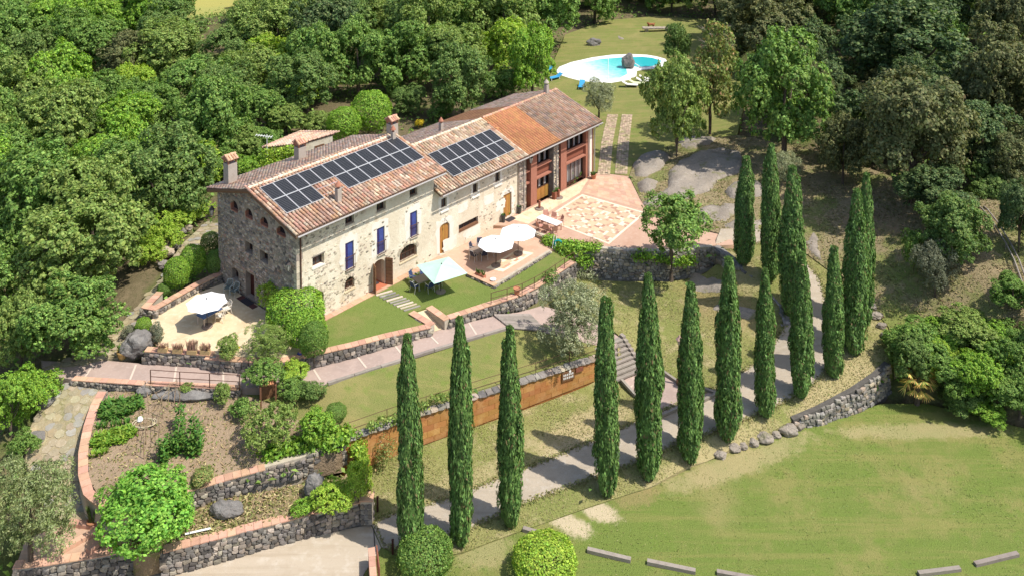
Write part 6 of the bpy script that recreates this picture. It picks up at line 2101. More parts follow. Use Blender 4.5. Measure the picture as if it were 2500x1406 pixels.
# white pipe in the rock bed, notice on the wall
mb = MB()
a, b = J_.at(452, 1308), J_.at(514, 1294)
mb.tube([Vector((0, 0, .12)), (b - a) + Vector((0, 0, .12))], .05, 6)
tag(link('white_pipe', mb.mesh('white_pipe', m_white), None, a), 'white plastic pipe lying on the soil by the roadside coping', 'pipe')
mb = MB()
mb.box(-.12, .12, -.06, -.03, 0, .32)
tag(link('wall_notice', mb.mesh('wall_notice', M('notice_white', (.62, .64, .68), rough=.4)), None, at(362, 876, -.45)), 'small pale notice on the rubble wall beside the boulder', 'notice')
# television aerial behind the house
ap = hp(*on_plane(652, 362, lambda y: 2.6)[:2], 2.6)
t = thing('tv_aerial', 'white television aerial above the bushes behind the outbuilding', 'aerial', ap)
mb = MB()
mb.tube([(0, 0, -1), (0, 0, 1.3)], .03, 5)
part('mast', mb, m_white, t)
mb = MB()
mb.beam((-1.0, 0, 1.25), (.5, 0, 1.05), .05, .05)
part('boom', mb, m_white, t)
for k in range(7):
    mb = MB()
    x = -1.0 + k * .24
    mb.beam((x, -.25 - .02 * k, 1.25 - .13 * (x + 1)), (x, .25 + .02 * k, 1.25 - .13 * (x + 1)), .025, .025)
    part('element', mb, m_white, t)
# person behind the bush on the path
pp = E_.at(737, 893)
t = thing('person', 'person in a blue shirt sitting against the low wall behind the leafy bushes', 'person', pp, radians(200))
sk, bl, hr, tr = M('skin', (.45, .24, .16), rough=.6), M('blue_shirt', (.05, .07, .30), rough=.8), M('dark_hair', (.03, .017, .012), rough=.7), M('dark_trousers', (.05, .05, .06), rough=.8)
J = [(0, 0, .48), (0, .02, .70), (0, .0, .95), (0, -.03, 1.07), (0, -.05, 1.20), (.19, 0, .93), (.26, -.12, .70), (.14, -.34, .62), (.10, -.42, .60), (-.19, 0, .93), (-.26, -.12, .70), (-.14, -.34, .62), (-.10, -.42, .60), (.1, -.05, .47), (.13, -.45, .50), (.13, -.47, .08), (.13, -.62, .04), (-.1, -.05, .47), (-.13, -.45, .50), (-.13, -.47, .08), (-.13, -.62, .04)]
E_g = [(0, 1), (1, 2), (2, 3), (3, 4), (2, 5), (5, 6), (6, 7), (7, 8), (2, 9), (9, 10), (10, 11), (11, 12), (0, 13), (13, 14), (14, 15), (15, 16), (0, 17), (17, 18), (18, 19), (19, 20)]
Rd = [.15, .14, .15, .055, .10, .06, .048, .036, .04, .06, .048, .036, .04, .09, .065, .05, .045, .09, .065, .05, .045]
o = skin('body', J, E_g, Rd, sk, 2, t)
tb_ = skin('shirt', [(0, 0, .47), (0, .02, .70), (0, .0, .94), (.19, 0, .93), (.25, -.1, .73), (-.19, 0, .93), (-.25, -.1, .73)], [(0, 1), (1, 2), (2, 3), (3, 4), (2, 5), (5, 6)], [.17, .16, .165, .075, .065, .075, .065], bl, 2, t)
skin('trousers', [(0, 0, .46), (.1, -.05, .46), (.13, -.45, .50), (.13, -.47, .14), (-.1, -.05, .46), (-.13, -.45, .50), (-.13, -.47, .14)], [(0, 1), (1, 2), (2, 3), (0, 4), (4, 5), (5, 6)], [.165, .10, .077, .065, .10, .077, .065], tr, 2, t)
mb = MB()
mb.lathe([(.02, 1.335), (.085, 1.315), (.118, 1.25), (.122, 1.19), (.10, 1.12)], 12, (0, -.03, 0))
part('hair', mb, hr, t, smooth=True)

# ------------------------------------------------------------------ vegetable garden
m_stick = M('cane', (.30, .22, .14), rough=.9, rnd=(.2, .02))
m_crop = M('crop_leaves', (.10, .21, .035), rough=.6, rnd=(.35, .03), transl=.25)
m_crop_y = M('lettuce_leaves', (.21, .34, .04), rough=.6, rnd=(.3, .03), transl=.3)
def leaf_patch(mb, poly, surf, n, h, sz, rng):
    xs, ys = [p[0] for p in poly], [p[1] for p in poly]
    k = 0
    while k < n:
        x, y = rng.uniform(min(xs), max(xs)), rng.uniform(min(ys), max(ys))
        if not inside(np.array([x]), np.array([y]), poly)[0]:
            continue
        k += 1
        z = surf.z1(x, y) + rng.uniform(.05, h)
        q, t_ = rng.uniform(0, 6.3), rng.uniform(-.5, .9)
        d, s = Vector((cos(q), sin(q), t_)) * sz * rng.uniform(.6, 1.3), Vector((-sin(q), cos(q), 0)) * sz * .3
        c = Vector((x, y, z))
        mb.add([c, c + d * .5 + s, c + d, c + d * .5 - s], [(0, 1, 2, 3)])
for lb, pl, mt, n, h, sz in (('bed of tall dark leaved crops at the top of the vegetable garden', [(240, 1012), (252, 988), (340, 975), (348, 998), (300, 1022), (250, 1028)], m_crop, 1700, .32, .24), ('bed of bright green lettuce in the middle of the vegetable garden', [(222, 1090), (232, 1068), (318, 1042), (335, 1060), (300, 1082), (240, 1096)], m_crop_y, 1900, .22, .2)):
    P = [K_.at(*p) for p in pl]
    mb = MB()
    leaf_patch(mb, [(p[0], p[1]) for p in P], K_, n, h, sz, rg)
    tag(link('crop_bed', mb.mesh('crop_bed', mt)), lb, 'crop')
for k, (x, y) in enumerate(((240, 1045), (256, 1043), (275, 1040), (293, 1037), (311, 1034))):
    mb = MB()
    sprig(mb, (0, 0, 0), .32, .35, 26, rg)
    tag(link('young_plant', mb.mesh('young_plant', m_crop), None, K_.at(x, y)), ('first', 'second', 'third', 'fourth', 'fifth')[k] + ' seedling from the curved wall in the row between the crop beds', 'seedling', 'seedlings between the crop beds')
for k, (x, y) in enumerate(((228, 1113), (243, 1110), (255, 1106))):
    mb = MB()
    sprig(mb, (0, 0, 0), .38, .3, 40, rg)
    tag(link('lettuce', mb.mesh('lettuce', m_crop_y), None, K_.at(x, y)), ['lettuce closest to the curved wall', 'middle lettuce of the three below the bright bed', 'lettuce of the three that is farthest from the wall'][k], 'lettuce')
def trellis(label, spots, lean, h, cat='trellis', cross=True, leaves=0):
    b0 = K_.at(*spots[0])
    t = thing('cane_trellis', label, cat, b0)
    tips = []
    for (x, y) in spots:
        a = K_.at(x, y) - b0
        tip = a + Vector((rg.uniform(-lean, lean), rg.uniform(-lean, lean), h * rg.uniform(.85, 1.1)))
        tips.append(tip)
        mb = MB()
        mb.tube([a - Vector((0, 0, .1)), a.lerp(tip, .5) + Vector((rg.uniform(-.04, .04), 0, 0)), tip], .022, 5)
        part('cane', mb, m_stick, t)
    if cross:
        for a, b in zip(tips, tips[1:]):
            for f in (.9, .5):
                mb = MB()
                mb.tube([a * f + (K_.at(*spots[0]) - b0) * 0, b * f], .014, 4) if False else mb.tube([a - Vector((0, 0, h * (1 - f))), b - Vector((0, 0, h * (1 - f)))], .014, 4)
                part('crosspiece', mb, m_stick, t)
    if leaves:
        mb = MB()
        for _ in range(leaves):
            i = rg.randrange(len(spots))
            a = K_.at(*spots[i]) - b0
            c = a.lerp(tips[i], rg.random() ** 1.2) + Vector((rg.uniform(-.22, .22), rg.uniform(-.22, .22), 0))
            q = rg.uniform(0, 6.3)
            d, s = Vector((cos(q), sin(q), rg.uniform(-.6, .5))) * .2, Vector((-sin(q), cos(q), 0)) * .06
            mb.add([c, c + d * .5 + s, c + d, c + d * .5 - s], [(0, 1, 2, 3)])
        part('climbing_plant', mb, m_crop, t)
    return t
trellis('bare brushwood row left of the tomato canes', [(352, 1120), (356, 1085), (360, 1050), (364, 1010)], .12, 1.3)
trellis('bare brushwood row with long sloping poles in mid garden', [(383, 1122), (388, 1090), (392, 1055), (398, 1020), (410, 1000)], .25, 1.4)
trellis('leafy tomato canes closest to the mulberry', [(400, 1125), (412, 1110)], .1, 1.2, leaves=500)
trellis('leafy bean canes with a yellow green top in the garden', [(432, 1108), (440, 1080), (440, 1050)], .15, 1.5, leaves=600)
trellis('tall netted bean rows beside the bare soil', [(462, 1110), (470, 1090), (476, 1070), (482, 1110), (486, 1085)], .06, 1.35, leaves=800)
trellis('sloping bare poles at the top of the garden', [(395, 985), (425, 985), (440, 1000)], .5, 1.2)
mb = MB()
mb.lathe([(.16, 0), (.18, .05), (.12, .2), (.02, .26)], 12)
tag(link('white_bucket', mb.mesh('white_bucket', m_white), None, K_.at(342, 1026)), 'white upturned bucket beside the garden hose', 'bucket')
mb = MB()
hc = K_.at(352, 1036)
mb.tube([Vector((.5 * cos(k * .5) * (1 + .02 * k), .42 * sin(k * .5), .05 + .004 * k)) for k in range(28)], .03, 5)
tag(link('garden_hose', mb.mesh('garden_hose', M('straw_hose', (.50, .42, .28), rough=.6)), None, hc), 'coiled straw coloured hose on the garden soil', 'hose')
# little timber shed under the bush
sp_ = F_.at(655, 985)
t = thing('well_hut', 'little timber hut with orange tiled cap hidden under the round bush', 'hut', sp_, .3)
for x in (-.45, .45):
    for y in (-.35, .35):
        mb = MB()
        mb.beam((x, y, -.6), (x, y, 1.35), .1, .1)
        part('post', mb, m_wood_brown, t)
mb = MB()
mb.box(-.4, .4, .30, .34, -.5, 1.3)
part('back_board', mb, m_wood_brown, t)
for sg in (-1, 1):
    for k in range(5):
        o = link('roof_tile', TILE_NEW, t)
        o.matrix_basis = Matrix.Translation((-.28 + k * .14, sg * .32, 1.36)) @ Matrix.Rotation(0 if sg < 0 else pi, 4, 'Z') @ Matrix.Rotation(radians(30), 4, 'X') @ Matrix.Diagonal((.6, .75, .8, 1))
# ------------------------------------------------------------------ vegetation
def leaf_mat(name, base, rv=.42, rh=.022, tr=.34, second=None, rough=.62, gain=2.15):
    base = tuple(c * gain for c in base)
    second = second and [(tuple(c * gain for c in a), b) for a, b in second]
    return M(name, base, (), rough, None, (rv, rh), spec=.3, transl=tr, alt=second)
L_OAK = leaf_mat('oak_leaves', (.078, .122, .030), second=[((.105, .145, .038), .3), ((.052, .088, .022), .25)])
L_HOLM = leaf_mat('holm_oak_leaves', (.056, .088, .028), second=[((.088, .112, .04), .3), ((.028, .05, .018), .3)])
L_OLIVEBROWN = leaf_mat('brown_olive_leaves', (.092, .10, .038), second=[((.12, .12, .046), .3), ((.06, .075, .026), .3)], gain=1.9)
L_OLIVEGREEN = leaf_mat('olive_green_leaves', (.19, .23, .085), second=[((.25, .28, .13), .35), ((.12, .15, .05), .25)], gain=1.45)
L_MID = leaf_mat('mid_green_leaves', (.09, .148, .030), second=[((.12, .18, .04), .3), ((.05, .09, .018), .25)])
L_BRIGHT = leaf_mat('bright_green_leaves', (.115, .195, .024), second=[((.15, .23, .03), .35), ((.07, .125, .018), .25)], tr=.34)
L_LIME = leaf_mat('lime_leaves', (.155, .225, .028), second=[((.20, .26, .035), .35), ((.10, .155, .02), .2)], tr=.36)
L_YELLOWGREEN = leaf_mat('yellow_green_leaves', (.115, .16, .036), second=[((.15, .19, .05), .3), ((.075, .11, .024), .25)])
L_OLIVE = leaf_mat('olive_leaves', (.185, .205, .105), second=[((.26, .27, .16), .35), ((.11, .13, .06), .25)], tr=.25, gain=1.7)
L_GREY = leaf_mat('grey_leaves', (.165, .175, .10), second=[((.20, .22, .15), .3)], tr=.2, gain=1.1)
L_CYP = leaf_mat('cypress_sprays', (.062, .108, .026), .42, .015, .2, second=[((.085, .145, .036), .3), ((.035, .066, .017), .27), ((.13, .10, .045), .04)])
L_YELLOWFLOWER = leaf_mat('yellow_flowers', (.55, .42, .02), .25, .01, .2, gain=1)
L_TAM = leaf_mat('tamarisk_leaves', (.13, .15, .045), second=[((.22, .15, .07), .16), ((.085, .115, .03), .35)])
L_PALM = leaf_mat('palm_fronds', (.20, .19, .05), second=[((.36, .25, .08), .5), ((.08, .13, .03), .2)])
L_MULB = leaf_mat('mulberry_leaves', (.105, .205, .028), .35, .02, .34, second=[((.14, .25, .04), .3), ((.06, .13, .018), .25)])
m_bark = M('bark', (.13, .10, .075), [(6, (.08, .06, .045), .45, .7, .8), (20, (.2, .165, .13), .55, .75, .5)], .95, (14, .7, .05))
m_twig = M('dead_twigs', (.30, .25, .20), rough=.9, rnd=(.2, .02))

def quads(P, N, ln, wd, rng, up=0.0):
    """diamond leaves at P facing N"""
    n = len(P)
    a = rng.normal(size=(n, 3))
    if up:
        a[:, 2] += up
    t = a - N * (a * N).sum(1, keepdims=True)
    t /= np.linalg.norm(t, axis=1, keepdims=True) + 1e-9
    b = np.cross(N, t)
    l, w = (ln * rng.uniform(.65, 1.35, n))[:, None] / 2, (wd * rng.uniform(.65, 1.35, n))[:, None] / 2
    k = N * (l * .25)
    V = np.stack([P - t * l, P + b * w + k, P + t * l, P - b * w + k], 1).reshape(-1, 3)
    return V
def dirs(n, rng, low=-.35):
    d = rng.normal(size=(n * 2, 3))
    d /= np.linalg.norm(d, axis=1, keepdims=True)
    d = d[d[:, 2] > low]
    while len(d) < n:
        e = rng.normal(size=(n, 3))
        e /= np.linalg.norm(e, axis=1, keepdims=True)
        d = np.concatenate([d, e[e[:, 2] > low]])
    return d[:n]
def qmesh(name, V, mats):
    return fast_mesh(name, V, np.arange(len(V), dtype=np.int32).reshape(-1, 4), mats)
def crown_pts(nl, lr, rng, spread=.66, low=-.3, jit=.22, fill=.12, flat=1.0):
    """points and outward normals on the lobes of a crown of unit radius"""
    c = dirs(nl, rng, low) * rng.uniform(.5, 1.16, (nl, 1)) * spread
    c[:, :2] *= rng.uniform(.88, 1.1, (1, 2))
    c[:, 2] *= flat
    r = rng.uniform(lr[0], lr[1], nl)
    return c, r
def crown_mesh(seed, nl, lr, nleaf, leaf, mat, spread=.66, low=-.3, wd=.62, tilt=.55, fill=.10):
    rng = np.random.default_rng(seed)
    c, r = crown_pts(nl, lr, rng, spread, low)
    w = r ** 2
    k = rng.choice(nl, nleaf, p=w / w.sum())
    ns = 44
    sd = dirs(nl * ns, rng, -.6).reshape(nl, ns, 3)
    j = rng.integers(0, ns, nleaf)
    ld = dirs(nleaf, rng, -.7)
    rs = (r * rng.uniform(.15, .27, nl))[k] * rng.uniform(.5, 1.1, nleaf)
    loose = rng.random(nleaf) < .2
    d = sd[k, j]
    P = c[k] + d * (r[k] * np.where(loose, rng.uniform(.5, 1.15, nleaf), .92))[:, None] + ld * rs[:, None]
    d = d * .7 + ld * .5
    out = P / (np.linalg.norm(P, axis=1, keepdims=True) + 1e-6)
    N = d * .8 + out * .35 + rng.normal(0, tilt, (nleaf, 3)) + np.array([0, 0, .5])
    N /= np.linalg.norm(N, axis=1, keepdims=True)
    # drop leaves buried deep inside other lobes
    deep = np.zeros(nleaf, bool)
    for j in range(nl):
        deep |= (np.linalg.norm(P - c[j], axis=1) < r[j] * .62) & (k != j)
    keep = ~deep
    return qmesh('crown', quads(P[keep], N[keep], leaf, leaf * wd, rng), mat)
def clipped_mesh(seed, nleaf, leaf, mat, lump=.06):
    rng = np.random.default_rng(seed)
    d = dirs(nleaf, rng, -.75)
    k = np.array([1 + lump * 2 * mnoise.noise(Vector(v) * 2.2 + Vector((seed, 0, 0))) + lump * mnoise.noise(Vector(v) * 6 + Vector((seed, 0, 0))) for v in d])
    P = d * (k * rng.uniform(.93, 1.03, nleaf))[:, None]
    N = d + rng.normal(0, .5, (nleaf, 3))
    N /= np.linalg.norm(N, axis=1, keepdims=True)
    return qmesh('crown', quads(P, N, leaf, leaf * .6, rng), mat)
def cypress_mesh(seed):
    """12 m tall, 0.75 m radius"""
    rng = np.random.default_rng(seed)
    H, R = 12.0, .78
    nt, per = 460, 46
    jp = rng.uniform(-.06, .06, 9)
    prof = lambda t: np.interp(t, [0, .02, .07, .16, .45, .65, .82, .93, 1.0], np.array([.30, .60, .84, 1.0, .97, .82, .56, .32, .06]) + jp * np.array([.3, 1, 1, .6, 1, 1, 1, .7, .2]))
    t = rng.random(nt) ** .85
    q = rng.uniform(0, 2 * pi, nt)
    rr_ = prof(t) * R * np.array([1 + .34 * mnoise.noise(Vector((cos(a) * 1.3, sin(a) * 1.3, s * 7 + seed))) for a, s in zip(q, t)])
    ln, tr = rng.uniform(.55, 1.15, nt), rng.uniform(.09, .21, nt)
    ox, oy = np.zeros(nt), np.zeros(nt)
    for q0, t0, t1, w_ in ((seed * 1.9, .55, .80 + .05 * (seed % 4), .20), (seed * 2.7 + 2, .25, .5, .22)):
        s_ = rng.choice(nt, 46, replace=False)
        t[s_] = rng.uniform(t0, t1, 46)
        b_ = np.interp(t[s_], [t0, t1], [.9, 1.05]) * prof(t[s_] * .92) * R * .72
        ox[s_], oy[s_] = np.cos(q0) * b_, np.sin(q0) * b_
        rr_[s_] = w_ * np.interp(t[s_], [t0, t0 + .1, t1], [1, 1, .2])
    k = np.repeat(np.arange(nt), per)
    n = len(k)
    s = rng.uniform(-.5, .5, n)
    a = rng.uniform(0, 2 * pi, n)
    cx, cy = ox[k] + np.cos(q[k]) * (rr_[k] - tr[k] * .8), oy[k] + np.sin(q[k]) * (rr_[k] - tr[k] * .8)
    ring = tr[k] * np.sqrt(np.clip(1 - (2 * s) ** 2 * .85, .05, 1)) * rng.uniform(.85, 1.15, n)
    P = np.stack([cx + np.cos(a) * ring, cy + np.sin(a) * ring, np.clip(t[k] * H + s * ln[k] + .25, .12, H)], 1)
    out = np.stack([np.cos(q[k]) + np.cos(a), np.sin(q[k]) + np.sin(a), np.full(n, .35)], 1)
    N = out + rng.normal(0, .45, (n, 3))
    N /= np.linalg.norm(N, axis=1, keepdims=True)
    # core so that no light shows through
    m = 2600
    t2, a2 = rng.random(m) ** .9, rng.uniform(0, 2 * pi, m)
    P2 = np.stack([np.cos(a2) * prof(t2) * R * .72, np.sin(a2) * prof(t2) * R * .72, t2 * H * .985 + .15], 1)
    N2 = np.stack([np.cos(a2), np.sin(a2), np.full(m, .1)], 1)
    V = np.concatenate([quads(P, N, .26, .085, rng, up=3.2), quads(P2, N2, .5, .3, rng, up=2)])
    return qmesh('crown', V, L_CYP)
def trunk_mesh(seed, limbs=4):
    r = random.Random(seed)
    mb = MB()
    mb.tube([(0, 0, -.4), (r.uniform(-.03, .03), r.uniform(-.03, .03), .35), (r.uniform(-.08, .08), r.uniform(-.08, .08), .8), (0, 0, 1.35)], [.085, .065, .05, .02], 7)
    for k in range(limbs):
        q = r.uniform(0, 6.3)
        z = r.uniform(.45, .8)
        mb.tube([(0, 0, z), (cos(q) * .25, sin(q) * .25, z + .25), (cos(q) * .5, sin(q) * .5, z + .6)], [.035, .025, .01], 5)
    return mb.mesh('trunk', m_bark)
BIG = [crown_mesh(100 + i, (34, 46, 28, 55, 40, 30, 50)[i], ((.20, .36), (.18, .32), (.22, .40), (.15, .30), (.18, .34), (.2, .38), (.16, .30))[i], 30000, .062, L_OAK, (.78, .82, .76, .84, .80, .78, .82)[i], -.85) for i in range(7)]
MIDC = [crown_mesh(120 + i, 22, (.3, .46), 13000, .085, L_OAK, .66, -.85) for i in range(4)]
SMALL = [crown_mesh(140 + i, 12, (.36, .55), 5000, .125, L_OAK, .58, -.8) for i in range(3)]
LOOSE = [crown_mesh(160 + i, 30, (.2, .36), 9000, .095, L_OAK, .8, -.7, .5, .8) for i in range(3)]
FINE = [crown_mesh(180 + i, 40, (.2, .36), 24000, .062, L_OLIVE, .78, -.8, .32, .8) for i in range(2)]
BROAD = [crown_mesh(190 + i, 34, (.3, .44), 17000, .082, L_MULB, .66, -.9, .6, .45, .04) for i in range(2)]
CLIP = [clipped_mesh(200 + i, 8000, .085, L_BRIGHT) for i in range(3)]
CYP = [cypress_mesh(220 + i) for i in range(6)]
TRUNK = [trunk_mesh(240 + i) for i in range(4)]
SHAPES = dict(big=BIG, mid=MIDC, small=SMALL, loose=LOOSE, fine=FINE, broad=BROAD, clip=CLIP)
NTREE = [0]
def plant(name, label, cat, base, w, h, trunk, shape, mat, group=None, var=None, dark=False):
    """w, h of the crown in metres; trunk: clear height under it"""
    NTREE[0] += 1
    r = random.Random(NTREE[0] * 17)
    t = thing(name, label, cat, base, r.uniform(0, 6.28), group)
    ms = SHAPES[shape]
    me = ms[var if var is not None else r.randrange(len(ms))]
    c = link('crown', me, t, (0, 0, trunk + h * .5))
    c.scale = (w / 2, w / 2, h / 2)
    c.material_slots[0].link = 'OBJECT'
    c.material_slots[0].material = mat
    k = link('trunk', TRUNK[NTREE[0] % 4], t)
    hh = max(trunk + h * .62, .2)
    k.scale = (max(.35, w * .42), max(.35, w * .42), hh / 1.35)
    return t
def depr(p):
    return (HC - p[2]) / p[1]
def seen(cx, cy, wp, hp_, surf, trunk=.25):
    """crown seen at photo pixel cx, cy, wp by hp_ pixels: base place, width and height in metres"""
    zc, g = 1.0, 0.0
    w = h = 3.0
    for _ in range(14):
        p = at(cx, cy, zc)
        s = pxm(p)
        w = wp / s
        a = w / 2
        h = 2 * math.sqrt(max((hp_ / 2 / s) ** 2 - (a * depr(p)) ** 2, (a * .55) ** 2))
        g = surf.z1(p[0], p[1]) if surf else ground_z(p[0], p[1])
        zc = zc * .5 + .5 * (g + trunk * h + h / 2)
    return Vector((p[0], p[1], g)), w, h
def P_at(name, label, cat, cx, cy, wp, hp_, shape, mat, surf=None, trunk=-.04, group=None, var=None):
    b, w, h = seen(cx, cy, wp, hp_, surf, trunk)
    return plant(name, label, cat, b, w, h, trunk * h, shape, mat, group, var)

# ---- cypress avenue
CY = [(1004, 795, 1005, 1352, 58, -5.0), (1131, 745, 1128, 1325, 58, -4.95), (1246, 770, 1247, 1283, 56, -4.85), (1483, 705, 1482, 1205, 56, -4.75), (1583, 650, 1585, 1168, 60, None), (1691, 672, 1684, 1125, 56, None), (1787, 608, 1777, 1073, 60, None), (1877, 640, 1868, 1014, 46, None), (1967, 605, 1956, 968, 52, None), (2040, 590, 2034, 918, 46, None), (2097, 450, 2084, 862, 58, None), (2112, 412, 2106, 800, 44, None), (1820, 375, 1815, 644, 46, None), (1886, 340, 1879, 684, 46, None), (1948, 395, 1932, 768, 56, None)]
CYL = ['first cypress of the avenue at the road with its foot behind the clipped bush', 'second cypress of the avenue counting from the road', 'third cypress of the avenue standing in front of the ochre wall', 'cypress whose tip overlaps the pale olive and foot ends at the meadow', 'tall cypress right of the timber stairway', 'cypress just right of the lamp post', 'broad tall cypress in front of the pale lawn rocks', 'slim cypress right of the broad tall one', 'cypress overlapping the tall twin behind it at the lane bend', 'shortest cypress on the outer side of the lane bend', 'thickest cypress at the outer end of the lane', 'cypress almost hidden behind the thickest one at the lane end', 'upper cypress nearest the fig tree and patio', 'tallest upper cypress in the middle above the lane', 'upper cypress at the bend of the lane above the boulder wall']
rcy = random.Random(4)
for k, (tx, ty, bx, by, wp, z) in enumerate(CY):
    b = G_.at(bx, by)
    s = pxm(b)
    t = thing('cypress_tree', CYL[k], 'cypress', b, k * 1.3, 'cypresses along the lane')
    c = link('crown', CYP[k % 6], t)
    c.rotation_euler = (radians(rcy.uniform(-1.0, 1.0)), radians(rcy.uniform(-1.0, 1.0)), 0)
    ztop = (by - ty) / s
    c.scale = (wp / s / 1.5, wp / s / 1.5, ztop / 12.2)
    m2 = MB()
    m2.tube([(0, 0, -.3), (.02, 0, .6), (0, 0, 2)], [.16, .13, .1], 7)
    part('trunk', m2, m_bark, t)

